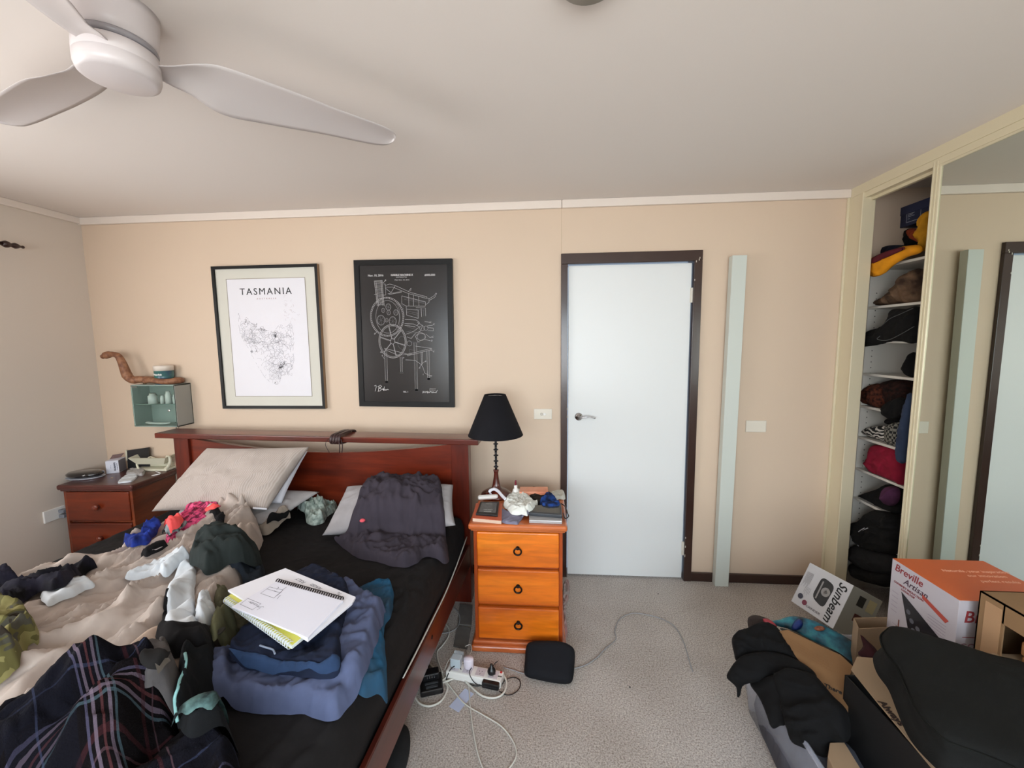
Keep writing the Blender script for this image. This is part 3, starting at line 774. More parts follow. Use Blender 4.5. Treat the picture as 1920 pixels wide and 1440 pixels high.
# lower bodies
A += [pl((500, 622), (580, 626), (640, 652), (590, 690), (510, 720)), pl((500, 640), (600, 650)), pl((505, 585), (610, 590), (640, 612), (620, 640)), pl((620, 612), (670, 640), (650, 690), (600, 710), (560, 760), (520, 745)), pl((640, 700), (690, 720), (690, 760), (620, 790), (600, 740), (640, 700)), arc(665, 665, 24, 22), arc(700, 665, 20, 20), arc(540, 805, 22, 24), arc(655, 745, 40, 32)]
B += [pl((520, 632), (620, 668)), pl((520, 650), (600, 676)), pl((540, 760), (610, 720)), pl((540, 790), (640, 800)), pl((510, 700), (560, 690)), pl((530, 720), (600, 700)), pl((540, 860), (590, 870), (580, 905), (545, 900), (540, 860))]
# table and legs
A += [pl((300, 850), (520, 905), (750, 850), (600, 830)), pl((520, 905), (520, 920), (750, 864), (750, 850)), pl((430, 915), (560, 905)), pl((300, 850), (310, 865), (430, 915))]
for (x, y0_, y1_, w_) in ((310, 880, 1160, 12), (458, 930, 1075, 10), (596, 800, 1235, 13), (715, 870, 1130, 11), (655, 880, 1000, 6)):
    A += [(pl((x-w_, y0_), (x-w_+2, y1_)), .0016), (pl((x+w_, y0_), (x+w_-2, y1_)), .0016)]; B.append((pl((x, y0_), (x, y1_)), .001))
    if w_ > 6: A += [(arc(x, y1_+6, w_+3, 7), .003), (arc(x, y1_+6, w_-4, 3), .004)]
# leaders with letters
A += [pl((690, 605), (740, 612)), pl((712, 645), (760, 640), (775, 630)), pl((700, 720), (735, 750), (760, 745)), pl((690, 770), (740, 780)), pl((735, 860), (765, 880)), pl((265, 885), (285, 895)), pl((275, 915), (295, 948)), pl((215, 715), (240, 690)), pl((500, 958), (590, 962), (650, 1002), (670, 980), (690, 970)), pl((650, 1005), (665, 1030), (680, 1080), (730, 1108)), pl((630, 1030), (650, 1000)), pl((220, 355), (250, 352)), pl((715, 660), (770, 665), (770, 690), (720, 688))]
bm = NB(); strokes(bm, [(l if isinstance(l, tuple) else (l, .0017)) for l in A], M2, h=-.0052); link('line_drawing', bm, wl, P2)
bm = NB(); strokes(bm, B, M2, h=-.0054); link('shading_lines', bm, wl2, P2)
def pt(s, x, y, size, m_=wl, **kw): 
    u = U(x, y); text(s, size, m_, M2 @ Matrix.Translation((u[0], u[1], -.0052)), P2, 'print_text', **kw)
pt('Nov. 10, 2016', 240, 184, .018, bold=.0006); pt('MARBLE MACHINE X', 487, 183, .0175, bold=.0008, xs=.9); pt('WINTERGATAN', 482, 202, .010); pt('Filed Oct. 10, 2016', 487, 226, .0125); pt('#000,000', 748, 186, .018, bold=.0006)
pt('FIG. 1', 493, 1260, .014, bold=.0004); pt('INVENTOR', 752, 1228, .0085); pt('M. MOLIN', 750, 1241, .0095)
for s_, x, y in (('H', 742, 612), ('K', 775, 630), ('C', 762, 745), ('D', 752, 780), ('E', 768, 880), ('B', 210, 716), ('G', 264, 886), ('F', 276, 918), ('V', 690, 972), ('D', 630, 1034), ('L', 664, 1092), ('M', 736, 1108), ('A', 330, 228), ('P', 480, 940)): pt(s_, x, y, .0145, shear=.25)
sig = [[(190, 1205), (205, 1198), (208, 1215), (195, 1255)], [(235, 1205), (228, 1252)], [(222, 1212), (250, 1198), (262, 1210), (236, 1226), (255, 1232), (250, 1250), (222, 1256)], [(262, 1240), (272, 1230), (276, 1246), (288, 1208), (280, 1250), (292, 1236), (296, 1248), (304, 1236), (308, 1246), (316, 1234), (326, 1242)]]
sg2 = [[(655, 1270), (660, 1250), (668, 1268), (674, 1252)], [(680, 1268), (684, 1254), (694, 1256), (696, 1268)], [(700, 1250), (702, 1270), (712, 1254), (716, 1268)], [(722, 1266), (726, 1252), (738, 1256), (742, 1268)], [(746, 1252), (750, 1268), (760, 1254), (764, 1268), (778, 1256), (782, 1268), (796, 1240)]]
bm = NB(); strokes(bm, [(pl(*l), .0024) for l in sig+sg2], M2, h=-.0050); link('signatures', bm, mat('bright_line', C(214, 210, 208)), P2)

# ================================================================ BED
BO = Vector((-.600, -.335, 0)); BT = R(-2.75)
BM = Matrix.Translation(BO) @ Matrix.Rotation(BT, 4, 'Z')
bed = thing('bed', 'dark cherry wood bed frame with tall headboard and a bowed panel', 'bed', BO, BT)
for x0, x1 in ((-.105, 0), (-1.95, -1.845)):
    bm = NB(); box(bm, (x0, 0, 0), (x1, .07, .995), .004); link('headboard_post', bm, cherry_z, bed, local=True)
bm = NB(); box(bm, (-2.035, -.045, .995), (.07, .11, 1.028), .005, 3); link('top_rail', bm, cherry, bed, local=True)
bm = NB()                                                               # panel with a bowed upper edge
n = 40; f = [bm.verts.new((-1.85+1.75*i/n, .018, .985-.072*math.sin(math.pi*i/n)**.9)) for i in range(n+1)]
b = [bm.verts.new((v.co.x, .05, v.co.z)) for v in f]
f2 = [bm.verts.new((v.co.x, .018, .36)) for v in f]; b2 = [bm.verts.new((v.co.x, .05, .36)) for v in f]
for i in range(n):
    bm.faces.new((f2[i], f2[i+1], f[i+1], f[i])); bm.faces.new((b[i], b[i+1], b2[i+1], b2[i])); bm.faces.new((f[i], f[i+1], b[i+1], b[i])); bm.faces.new((f2[i], b2[i], b2[i+1], f2[i+1]))
link('headboard_panel', bm, cherry, bed, local=True)
for x0, x1 in ((-.024, -.002), (-1.948, -1.926)):
    bm = NB(); box(bm, (x0, -2.13, .235), (x1, .0, .372), .004); sr = link('side_rail', bm, cherry_y, bed, local=True)
    if x0 > -1:
        bm = NB(); lathe(bm, [(0, 0), (.009, 0), (.009, .002), (.006, .0035), (0, .0035)], 20, Matrix.Translation((-.002, -.725, .325)) @ Matrix.Rotation(R(90), 4, 'Y')); link('bolt_cover', bm, dark_iron, sr, local=True)
bm = NB(); box(bm, (-1.95, -2.19, .12), (0, -2.13, .45), .006); link('footboard', bm, cherry, bed, local=True)
for x0 in (-1.95, -.105):
    bm = NB(); box(bm, (x0, -2.20, 0), (x0+.105, -2.12, .48), .004); link('foot_post', bm, cherry_z, bed, local=True)
for k in range(12):
    bm = NB(); box(bm, (-1.92, -.22-.165*k, .275), (-.03, -.14-.165*k, .293)); link('slat', bm, mat('slat_wood', C(150, 120, 84)), bed, local=True)
# brown strap wound over the rail
cc_ = Yp(627, 812, -.36); lx = (BM.inverted() @ cc_).x
st = thing('strap', 'dark brown leather strap wound around the headboard top rail', 'strap', (cc_.x, cc_.y, 1.03))
sm = mat('brown_leather', C(56, 34, 34), rough=.45, bump=.2, bscale=60)
bm = NB()
for k, dx in enumerate((-.030, -.012, .006, .022)):
    pts = [(lx+dx, -.052, .990), (lx+dx+.004, -.053, 1.034), (lx+dx+.006, .0, 1.042+.004*(k % 2)), (lx+dx+.008, .116, 1.036), (lx+dx+.006, .117, .990), (lx+dx+.003, .03, .982)]
    tube(bm, [BM @ v for v in crom(pts, 5, True)], .0085, 8, closed=True, flat=.45)
link('windings', bm, sm, st, smooth=True)
bm = NB()
for (a, b_, c_) in ((-.045, -.062, -.058), (.02, .028, -.06), (.035, .046, -.056)):
    tube(bm, [BM @ v for v in crom([(lx+a, -.056, 1.02), (lx+b_, -.062, .985), (lx+a+.004, -.060, .935)], 5)], .003, 6, flat=.5)
link('loose_ends', bm, sm, st, smooth=True)

# mattress with its black sheet
sheet_m = fabric('black_sheet', C(27, 25, 26), rough=.9, var=.1, sheen=0, weave=700, bump=.3)
MT = .575
bs = Surf(-3.0, -2.75, -.4, -.2, .30)
def local_poly(pts): return [BM @ Vector((x, y, 0)) for x, y in pts]
mp = local_poly([(-.016, -.02), (-.03, -2.10), (-1.90, -2.10), (-1.90, -.02)])
c = []
for i in range(4):                                                       # rounded corners
    a, b_, d = mp[i-1], mp[i], mp[(i+1) % 4]
    u = (a-b_).normalized()*.07; w = (d-b_).normalized()*.07
    for k in range(7): t = k/6; c.append((b_+u)*(1-t)**2+b_*2*t*(1-t)+(b_+w)*t*t)
c = resample(c, .012)
V2, F = trimesh(c, .012); X, Y = V2[:, 0], V2[:, 1]; d = edgedist(X, Y, c)
t = np.clip(d/.05, 0, 1); pr = np.sqrt(np.clip(1-(1-t)**2, 0, 1))
def sheetf(X, Y):
    right = np.clip((X+1.25)/.45, 0, 1); near = np.clip((-.9-Y)/.6, 0, 1)
    f = .024*fold(X, Y, R(78), .15, 5, 12)*np.clip((X+1.15)/.3, 0, 1)*np.clip((-.75-Y)/.3, 0, 1)
    f += .012*fold(X, Y, R(70), .06, 6, 5)*np.clip((X+.95)/.2, 0, 1)
    f += .006*fold(X, Y, R(20), .12, 4, 8)+.003*fold(X, Y, R(-25), .05, 3, 18)
    return f
Z = MT-.014+sheetf(X, Y)*np.clip(d/.03, 0, 1)
Z = Z-(1-pr)*.05
co = np.stack([X, Y, Z], 1); bs.put(co)
for k in range(3):                                                       # fill holes of the height map
    bs.Z = np.where(bs.Z < .4, np.maximum(bs.Z, np.roll(bs.Z, 1, 0)), bs.Z) if k < 1 else bs.Z
V = [tuple(v) for v in co]; nb = len(V); FF = [f if ((V[f[1]][0]-V[f[0]][0])*(V[f[2]][1]-V[f[0]][1])-(V[f[1]][1]-V[f[0]][1])*(V[f[2]][0]-V[f[0]][0])) > 0 else f[::-1] for f in F]
rim = [i for i in range(nb) if d[i] < 1e-5]
ctr = co[rim].mean(0); order = sorted(rim, key=lambda i: math.atan2((V[i][1]-ctr[1])/1.05, (V[i][0]-ctr[0])))
prev = order
for lev, bulge in ((.50, .004), (.43, .004), (.36, -.012), (.30, -.02)):
    ring = []
    for i in order:
        v = Vector(V[i]); dirn = (v-Vector(ctr)); dirn.z = 0; dirn.normalize()
        w = .006*float(noise2(v.x*9, v.y*9+lev*5, 4)); ring.append(len(V)); V.append(tuple((v.x+dirn.x*(bulge+w), v.y+dirn.y*(bulge+w), lev)))
    N_ = len(order)
    for k in range(N_): FF.append((prev[k], ring[k], ring[(k+1) % N_], prev[(k+1) % N_]))
    prev = ring
FF.append(tuple(prev[::-1]))
mme = mk('mattress', V, FF)
bmt = bmesh.new(); bmt.from_mesh(mme); bmesh.ops.recalc_face_normals(bmt, faces=bmt.faces); bmt.to_mesh(mme); bmt.free()
mattress = solo('mattress', mme, sheet_m, 'mattress in a creased black fitted sheet on the wooden bed frame', 'mattress', smooth=True)
bm = NB(); tube(bm, [BM @ v for v in crom([(-.010, -.04, .44), (-.006, -.3, .405), (-.008, -.5, .380), (-.012, -.7, .376), (-.02, -1.0, .37)], 8)], .0035, 8)
link('sheet_piping', bm, mat('white_piping', C(200, 198, 190), rough=.6), mattress, smooth=True)
# the height map: plain top inside the mattress outline
gx = np.arange(bs.Z.shape[0])*bs.h+bs.x0; gy = np.arange(bs.Z.shape[1])*bs.h+bs.y0
GX, GY = np.meshgrid(gx, gy, indexing='ij')
ins = inside(GX.ravel(), GY.ravel(), c).reshape(GX.shape)
dd = edgedist(GX.ravel(), GY.ravel(), c).reshape(GX.shape)
bs.Z = np.where(ins, MT-.012+sheetf(GX, GY)*.9, np.where(dd < .05, MT-.03, .36))

# ---------------------------------------------------------------- pillows
pg = None
t = NT('striped_pillow'); v = t.coord()
def stripe_mat(name, col, dark, scale, direction, rough=.85):
    t = NT(name); v = t.coord(rot=direction)
    w = t.n('ShaderNodeTexWave', Scale=scale, Distortion=.6, Detail=1.0); w.bands_direction = 'X'; t.l(v, w.inputs['Vector'])
    t.l(t.ramp(w.outputs['Fac'], [(.3, dark), (.7, col)]), t.b.inputs['Base Color'])
    t.b.inputs['Roughness'].default_value = rough; t.b.inputs['Sheen Weight'].default_value = .15
    nc = t.n('ShaderNodeTexNoise', Scale=30.0, Detail=3.0, Distortion=.8); t.l(v, nc.inputs['Vector'])
    ad = t.n('ShaderNodeMath', operation='MULTIPLY_ADD'); ad.inputs[1].default_value = .12; t.l(w.outputs['Fac'], ad.inputs[0]); t.l(nc.outputs['Fac'], ad.inputs[2])
    t.bump(ad.outputs[0], .35, .006); return t.m
pil_m = stripe_mat('cream_striped_cotton', C(176, 164, 156), C(162, 150, 142), 34, (0, 0, R(28)))
grey_cot = fabric('grey_cotton', C(160, 156, 158), var=.05, bump=.3, weave=600)
white_cot = fabric('white_cotton', C(214, 214, 222), var=.03, bump=.25)
# lower left pillow, mostly under the big one
lp = thing('pillow', 'pale grey pillow lying flat beneath the big cream pillow', 'pillow', (-2.0, -.62, .6), group=None)
me = pillow_mesh(Yp(362, 912, -.40), Yp(600, 922, -.40), Zp(505, 986, .612), Zp(322, 978, .612), .085, seed=9, wr=.014, normal=(0, -.3, 1))
o = link('pillowcase', me, fabric('pale_grey_cotton', C(178, 174, 174), var=.06, bump=.3), lp, smooth=True); bs.put_obj(o)
bm = NB()
o = hcloth('pillow_flap', [(478, 990), (500, 976), (512, 966), (530, 958), (545, 962), (535, 972), (520, 985), (500, 993)], bs, fabric('beige_cotton', C(158, 146, 134), var=.08), parent=lp, thick=.012, edge=.012, folds=((30, .03, .012),))
o = hcloth('black_trim', [(507, 968), (522, 962), (544, 960), (533, 968), (515, 975), (500, 981)], bs, fabric('black_trim', C(16, 16, 18), sheen=0), parent=lp, thick=.004, edge=.01, folds=((30, .03, .003),), smooth_base=1)
# big pillow leaning on the headboard
bp = thing('pillow', 'big cream striped pillow leaning against the left half of the headboard', 'pillow', (-2.0, -.55, .72))
TL, TR, BR, BL = Yp(388, 840, -.41), Yp(580, 838, -.41), Yp(502, 955, -.64), Yp(284, 959, -.60)
me = pillow_mesh(TL, TR, BR, BL, .17, n=60, seed=3, wr=.013, normal=(0, -.6, .6))
o = link('pillowcase', me, pil_m, bp, smooth=True)
me = pillow_mesh(Yp(420, 850, -.385), Yp(577, 846, -.375), Yp(528, 944, -.55), Yp(350, 948, -.52), .12, n=40, seed=5, wr=.006, normal=(0, -.6, .6))
o = link('inner_pillow', me, white_cot, bp, smooth=True)
bm = NB(); prism(bm, [Yp(474, 951, -.66), Yp(500, 953, -.665), Yp(500, 956, -.665), Yp(474, 954, -.66)], (0, .004, 0)); link('label_tag', bm, paper_m, bp)
# right pillow
rp = thing('pillow', 'light grey pillow on the right half of the bed under a dark shirt', 'pillow', (-.95, -.5, .6))
me = pillow_mesh(Yp(651, 912, -.43), Yp(850, 909, -.46), Zp(854, 985, .65), Zp(604, 1004, .60), .15, n=50, seed=21, wr=.012, normal=(0, -.4, 1))
o = link('pillowcase', me, grey_cot, rp, smooth=True); bs.put_obj(o)

# ---------------------------------------------------------------- clothes on the bed, in the order they lie
duvet_m = fabric('beige_duvet', C(188, 174, 165), var=.04, bump=.35, weave=900, sheen=.1)
du = [(400, 984), (440, 979), (470, 984), (488, 998), (493, 1014), (482, 1040), (462, 1075), (455, 1100), (436, 1125), (425, 1180), (420, 1250), (400, 1340), (300, 1440), (200, 1560), (-200, 1620), (-420, 1500), (-330, 1290), (-60, 1165), (30, 1133), (90, 1113), (190, 1086), (240, 1056), (300, 1018), (350, 992)]
def duvetfn(X, Y, d):
    return .045*np.clip(noise2(X*2.6, Y*2.6, 31)+.3, 0, 1)+.030*fold(X, Y, R(80), .30, 3, 41)
duvet = hcloth('duvet', du, bs, duvet_m, 'crumpled beige duvet spread across the left and middle of the bed', 'duvet', thick=.028, edge=.06, res=.0082, crump=(.11, .004),
       folds=((84, .13, .058, 7, 2), (74, .06, .028, 8, 14), (94, .09, .022, 6, 6), (86, .035, .006, 8, 66)), fn=duvetfn)
hcloth('folded_corner', [(352, 1172), (380, 1190), (376, 1222), (330, 1262), (300, 1310), (230, 1340), (150, 1385), (100, 1400), (130, 1360), (200, 1275), (270, 1205), (310, 1180)], bs,
       fabric('beige_underside', C(190, 170, 156), var=.03, bump=.12), parent=duvet, thick=.020, edge=.02, crump=(.1, .002), folds=((85, .20, .010, 4, 3),), fn=None)
W = fabric('bright_white_cotton', C(208, 214, 220), var=.02, bump=.25)
hcloth('white_shirt', [(234, 1084), (250, 1074), (282, 1064), (305, 1050), (320, 1042), (331, 1039), (345, 1041), (356, 1050), (354, 1060), (332, 1073), (306, 1086), (290, 1080), (268, 1085)], bs, W,
       'crumpled white cotton shirt on the duvet beside the dark green shirt', 'clothing', thick=.012, edge=.015, folds=((45, .05, .018, 3, 5), (100, .05, .010)))
ws = hcloth('white_sleeve', [(330, 1084), (338, 1066), (352, 1058), (364, 1062), (368, 1078), (365, 1120), (369, 1183), (340, 1188), (310, 1182), (313, 1130), (316, 1103)], bs, W,
       'white sleeve with a black edge stripe lying on the duvet left of the notebooks', 'clothing', thick=.020, edge=.02, crump=(.05, .003), folds=((80, .06, .008, 3, 4),))
bm = NB(); z_ = lambda px, py: march(px, py, bs)+Vector((0, 0, .003))
tube(bm, crom([z_(315, 1106), z_(311, 1130), z_(309, 1155), z_(307, 1182)], 6), .006, 8); link('edge_stripe', bm, fabric('black_trim', C(16, 16, 18), sheen=0), ws, smooth=True)
hcloth('white_cloth', [(76, 1121), (100, 1112), (118, 1102), (134, 1089), (152, 1086), (168, 1087), (178, 1098), (160, 1107), (139, 1117), (110, 1127), (87, 1136)], bs, W,
       'smooth white cloth piece at the left edge of the duvet', 'clothing', thick=.016, edge=.02, folds=((30, .1, .008),))
hcloth('dark_garment', [(-40, 1090), (0, 1082), (35, 1090), (60, 1082), (87, 1078), (120, 1070), (145, 1062), (170, 1056), (182, 1064), (160, 1075), (134, 1088), (104, 1112), (69, 1122), (40, 1135), (0, 1147), (-60, 1165), (-120, 1150)], bs,
       fabric('navy_black', C(30, 28, 42), col2=C(10, 10, 14), var=.2), 'black and navy crumpled garment at the left edge of the bed', 'clothing', thick=.02, edge=.02, folds=((40, .05, .03, 3, 7), (20, .11, .02)))
# camouflage
t = NT('camouflage'); v = t.coord()
n1 = t.n('ShaderNodeTexNoise', Scale=11.0, Detail=2.0, Distortion=1.2); t.l(v, n1.inputs['Vector'])
r_ = t.ramp(n1.outputs['Fac'], [(.38, C(46, 38, 28)), (.40, C(70, 68, 58)), (.50, C(92, 88, 46)), (.60, C(132, 126, 78))]); r_.node.color_ramp.interpolation = 'CONSTANT'
t.l(r_, t.b.inputs['Base Color']); t.b.inputs['Roughness'].default_value = .9; camo_m = t.m
hcloth('camouflage_garment', [(-60, 1150), (0, 1152), (24, 1147), (46, 1154), (58, 1164), (74, 1188), (62, 1208), (50, 1222), (40, 1245), (25, 1268), (10, 1282), (-40, 1300), (-120, 1310), (-150, 1200)], bs, camo_m,
       'olive camouflage garment bunched at the left edge of the photo', 'clothing', thick=.045, edge=.03, folds=((60, .07, .03, 3, 9), (10, .06, .02)))
# plaid throw
t = NT('plaid_fleece')
def band(sock, lo, hi):
    a = t.n('ShaderNodeMath', operation='GREATER_THAN'); a.inputs[1].default_value = lo; b = t.n('ShaderNodeMath', operation='LESS_THAN'); b.inputs[1].default_value = hi
    t.l(sock, a.inputs[0]); t.l(sock, b.inputs[0]); m = t.n('ShaderNodeMath', operation='MULTIPLY'); t.l(a.outputs[0], m.inputs[0]); t.l(b.outputs[0], m.inputs[1]); return m.outputs[0]
v = t.coord(rot=(0, 0, R(33)), scale=(1, 1, 1)); nzd = t.n('ShaderNodeTexNoise', Scale=3.0); t.l(v, nzd.inputs['Vector'])
mxv = t.n('ShaderNodeVectorMath', operation='MULTIPLY_ADD'); mxv.inputs[1].default_value = (.06, .06, 0); t.l(nzd.outputs['Color'], mxv.inputs[0]); t.l(v, mxv.inputs[2])
sx = t.n('ShaderNodeSeparateXYZ'); t.l(mxv.outputs[0], sx.inputs[0])
cur = None
base = t.n('ShaderNodeRGB'); base.outputs[0].default_value = C(13, 10, 12); cur = base.outputs[0]
def period(sock, p):
    m = t.n('ShaderNodeMath', operation='FRACT'); s = t.n('ShaderNodeMath', operation='MULTIPLY'); s.inputs[1].default_value = 1/p; t.l(sock, s.inputs[0]); t.l(s.outputs[0], m.inputs[0]); return m.outputs[0]
U_, V_ = period(sx.outputs['X'], .26), period(sx.outputs['Y'], .26)
for sock in (U_, V_):
    for lo, hi, col, k in ((.05, .40, C(15, 16, 25), .5), (.44, .455, C(84, 80, 104), .5), (.475, .495, C(128, 112, 128), .45), (.525, .54, C(104, 60, 62), .4), (.565, .585, C(128, 112, 128), .4), (.60, .615, C(80, 100, 110), .45), (.20, .212, C(60, 66, 92), .35), (.76, .785, C(60, 30, 34), .5), (.83, .84, C(76, 56, 62), .6)):
        m = t.n('ShaderNodeMix', data_type='RGBA'); m.inputs['B'].default_value = col
        s = t.n('ShaderNodeMath', operation='MULTIPLY'); s.inputs[1].default_value = k; t.l(band(sock, lo, hi), s.inputs[0]); t.l(s.outputs[0], m.inputs['Factor']); t.l(cur, m.inputs['A']); cur = m.outputs['Result']
t.l(cur, t.b.inputs['Base Color']); t.b.inputs['Roughness'].default_value = 1; t.b.inputs['Specular IOR Level'].default_value = .1
nb = t.n('ShaderNodeTexNoise', Scale=260.0, Detail=2.0); t.l(v, nb.inputs['Vector']); t.bump(nb.outputs['Fac'], .5, .004); plaid_m = t.m
hcloth('plaid_blanket', [(-60, 1440), (0, 1412), (46, 1389), (92, 1362), (115, 1353), (131, 1351), (160, 1334), (215, 1313), (248, 1297), (289, 1284), (318, 1296), (330, 1318), (333, 1352), (350, 1378), (380, 1384), (420, 1382), (445, 1400), (452, 1440), (440, 1540), (300, 1640), (-150, 1680), (-200, 1560)], bs, plaid_m,
       'dark plaid fleece blanket bunched at the bottom left of the bed', 'blanket', thick=.06, edge=.05, folds=((15, .16, .05, 2, 8), (70, .10, .02), (40, .05, .008)), fn=lambda X, Y, d: .075*np.clip(noise2(X*4, Y*4, 50)+.25, 0, 1))
dk_green = fabric('dark_green_cotton', C(42, 48, 47), var=.08, sheen=0); slate = fabric('slate_cotton', C(42, 48, 57), var=.08, sheen=0)
hcloth('slate_shirt', [(404, 1070), (412, 1060), (430, 1052), (455, 1042), (478, 1040), (493, 1053), (496, 1070), (492, 1084), (478, 1094), (462, 1096), (452, 1088), (447, 1076), (430, 1075), (418, 1078)], bs, slate,
       'slate grey shirt end poking out below the dark green shirt', 'clothing', thick=.03, edge=.025, folds=((60, .06, .025, 3, 3),))
hcloth('dark_green_shirt', [(393, 1012), (421, 1005), (445, 1008), (462, 1020), (480, 1024), (490, 1032), (478, 1046), (450, 1052), (425, 1062), (404, 1074), (386, 1082), (370, 1068), (355, 1056), (361, 1044), (376, 1026)], bs, dk_green,
       'dark green shirt crumpled on the end of the beige duvet', 'clothing', thick=.05, edge=.035, folds=((55, .09, .03, 3, 4), (20, .05, .012)))
# small bright garments near the left pillow
t = NT('pink_heather'); v = t.coord(scale=(1, .25, 1), rot=(0, 0, R(-40))); n1 = t.n('ShaderNodeTexNoise', Scale=95.0, Detail=2.0); t.l(v, n1.inputs['Vector'])
t.l(t.ramp(n1.outputs['Fac'], [(.42, C(110, 30, 60)), (.52, C(216, 70, 120)), (.7, C(238, 96, 140))]), t.b.inputs['Base Color']); t.b.inputs['Roughness'].default_value = .8; pink_m = t.m
coral = fabric('coral_fabric', C(248, 92, 92), var=.03, bump=.1)
pk = hcloth('pink_sports_top', [(338, 985), (350, 972), (364, 962), (384, 956), (397, 951), (408, 951), (418, 958), (422, 975), (406, 985), (376, 993), (352, 1002), (337, 1011), (318, 1028), (311, 1021), (322, 1005), (332, 994)], bs, pink_m,
       'pink and black heather sports top below the big pillow', 'clothing', zref=.635, zdev=.02, thick=.028, edge=.02, folds=((50, .05, .022, 3, 5), (10, .04, .01)))
hcloth('black_panel', [(392, 962), (402, 952), (412, 953), (421, 965), (422, 978), (408, 983), (402, 972)], bs, fabric('black_knit', C(15, 14, 17), sheen=0), parent=pk, thick=.005, edge=.01, folds=((50, .05, .004),), smooth_base=1)
hcloth('coral_waistband', [(384, 956), (392, 949), (404, 948), (412, 951), (400, 954), (392, 960), (386, 961)], bs, coral, parent=pk, thick=.006, edge=.008, folds=((50, .05, .003),), smooth_base=1)
bk = hcloth('grey_black_top', [(306, 993), (318, 987), (332, 985), (345, 978), (350, 984), (336, 996), (331, 1003), (314, 1001), (305, 1000)], bs, fabric('grey_black_print', C(150, 158, 162), col2=C(16, 16, 18), vscale=30),
       'small black and grey patterned garment under the coral cap', 'clothing', thick=.012, edge=.012, folds=((50, .04, .012),))
hcloth('coral_garment', [(307, 981), (314, 975), (328, 973), (342, 973), (343, 981), (334, 986), (325, 990), (316, 986)], bs, coral,
       'small bright coral garment between the blue and the pink ones', 'clothing', thick=.016, edge=.012, folds=((60, .05, .014),))
hcloth('blue_sports_top', [(229, 1018), (243, 1006), (264, 998), (282, 986), (294, 987), (304, 991), (298, 1003), (280, 1017), (261, 1022), (248, 1027), (237, 1025)], bs,
       fabric('royal_blue', C(34, 58, 150), col2=C(22, 32, 84), vscale=20), 'crumpled royal blue sports top on the black sheet near the dark nightstand', 'clothing', thick=.022, edge=.015, folds=((45, .035, .022, 3, 5),))
bkc = hcloth('black_garment', [(265, 1038), (282, 1031), (300, 1023), (314, 1022), (318, 1028), (308, 1036), (290, 1040), (272, 1042)], bs, fabric('black_knit', C(15, 14, 17), sheen=0),
       'small black garment with a pale edge beside the beige duvet below the pink top', 'clothing', thick=.014, edge=.012, folds=((45, .04, .012),))
hcloth('pale_edge', [(284, 1031), (292, 1027), (304, 1023), (303, 1026), (293, 1030), (286, 1032)], bs, fabric('pale_trim', C(170, 160, 160)), parent=bkc, thick=.004, edge=.006, folds=((45, .04, .002),), res=.006, smooth_base=1)
hcloth('mint_cloth', [(557, 943), (562, 934), (572, 931), (587, 938), (600, 932), (613, 928), (628, 929), (635, 936), (628, 950), (614, 960), (606, 972), (590, 977), (577, 974), (570, 960), (560, 953)], bs,
       fabric('mint_print', C(184, 198, 190), col2=C(112, 128, 120), vscale=40), 'mint and grey patterned cloth crumpled between the pillows', 'clothing', cap=.01, zref=.60, zdev=.01, thick=.03, edge=.02, folds=((50, .045, .03, 2, 5), (110, .04, .015)))
# dark shirt over the right pillow
shirt_m = fabric('charcoal_purple_cotton', C(58, 52, 61), var=.07, sheen=0, bump=.25)
dsh = hcloth('dark_shirt', [(627, 1013), (638, 998), (655, 978), (673, 960), (703, 933), (730, 930), (752, 924), (775, 922), (800, 914), (820, 916), (827, 938), (832, 962), (836, 1000), (842, 1048), (834, 1058), (818, 1048), (800, 1044), (780, 1056), (757, 1064), (730, 1060), (705, 1052), (680, 1048), (662, 1040), (640, 1024)], bs, shirt_m,
       'charcoal shirt crumpled over the right pillow', 'shirt', zdev=.09, cap=.2, crump=(.07, .018), thick=.022, edge=.03, res=.008, folds=((140, .12, .022, 3, 4), (50, .10, .016, 3, 6), (160, .04, .006, 4, 16)), fn=lambda X, Y, d: .03*np.exp(-(((X+.98)/.12)**2+((Y+.68)/.1)**2)))
q = march(680, 981, bs)
bm = NB(); bmesh.ops.create_icosphere(bm, subdivisions=3, radius=.014, matrix=Matrix.Translation((q.x, q.y, float(bs.at(q.x, q.y))+.010)) @ Matrix.Diagonal((1, 1, .6, 1)))
solo('hair_tie', bm, mat('coral_felt', C(232, 92, 104), rough=.8, bump=.3), 'small round coral hair tie on the charcoal shirt', 'hair tie', smooth=True)
# watch
q = Zp(578, 1076, .60); z0 = float(bs.at(q.x, q.y))
wt = thing('wrist_watch', 'small brown strapped wrist watch on the black sheet above the notebooks', 'watch', (q.x, q.y, z0))
bm = NB(); lathe(bm, [(0, .004), (.018, .004), (.02, .009), (.018, .014), (0, .015)], 28, Matrix.Translation((q.x, q.y, z0)) @ Matrix.Rotation(.2, 4, 'Y')); link('watch_case', bm, mat('watch_metal', C(120, 100, 92), rough=.3, metal=.7), wt, smooth=True)
bm = NB(); tube(bm, crom([(q.x-.016, q.y+.0, z0+.012), (q.x-.035, q.y+.012, z0+.03), (q.x-.03, q.y+.045, z0+.034), (q.x, q.y+.055, z0+.012)], 6), .009, 8, flat=.25); tube(bm, crom([(q.x+.016, q.y, z0+.012), (q.x+.035, q.y-.004, z0+.02), (q.x+.06, q.y-.02, z0+.008)], 6), .009, 8, flat=.25)
link('watch_strap', bm, mat('watch_strap', C(74, 48, 44), rough=.4), wt, smooth=True)
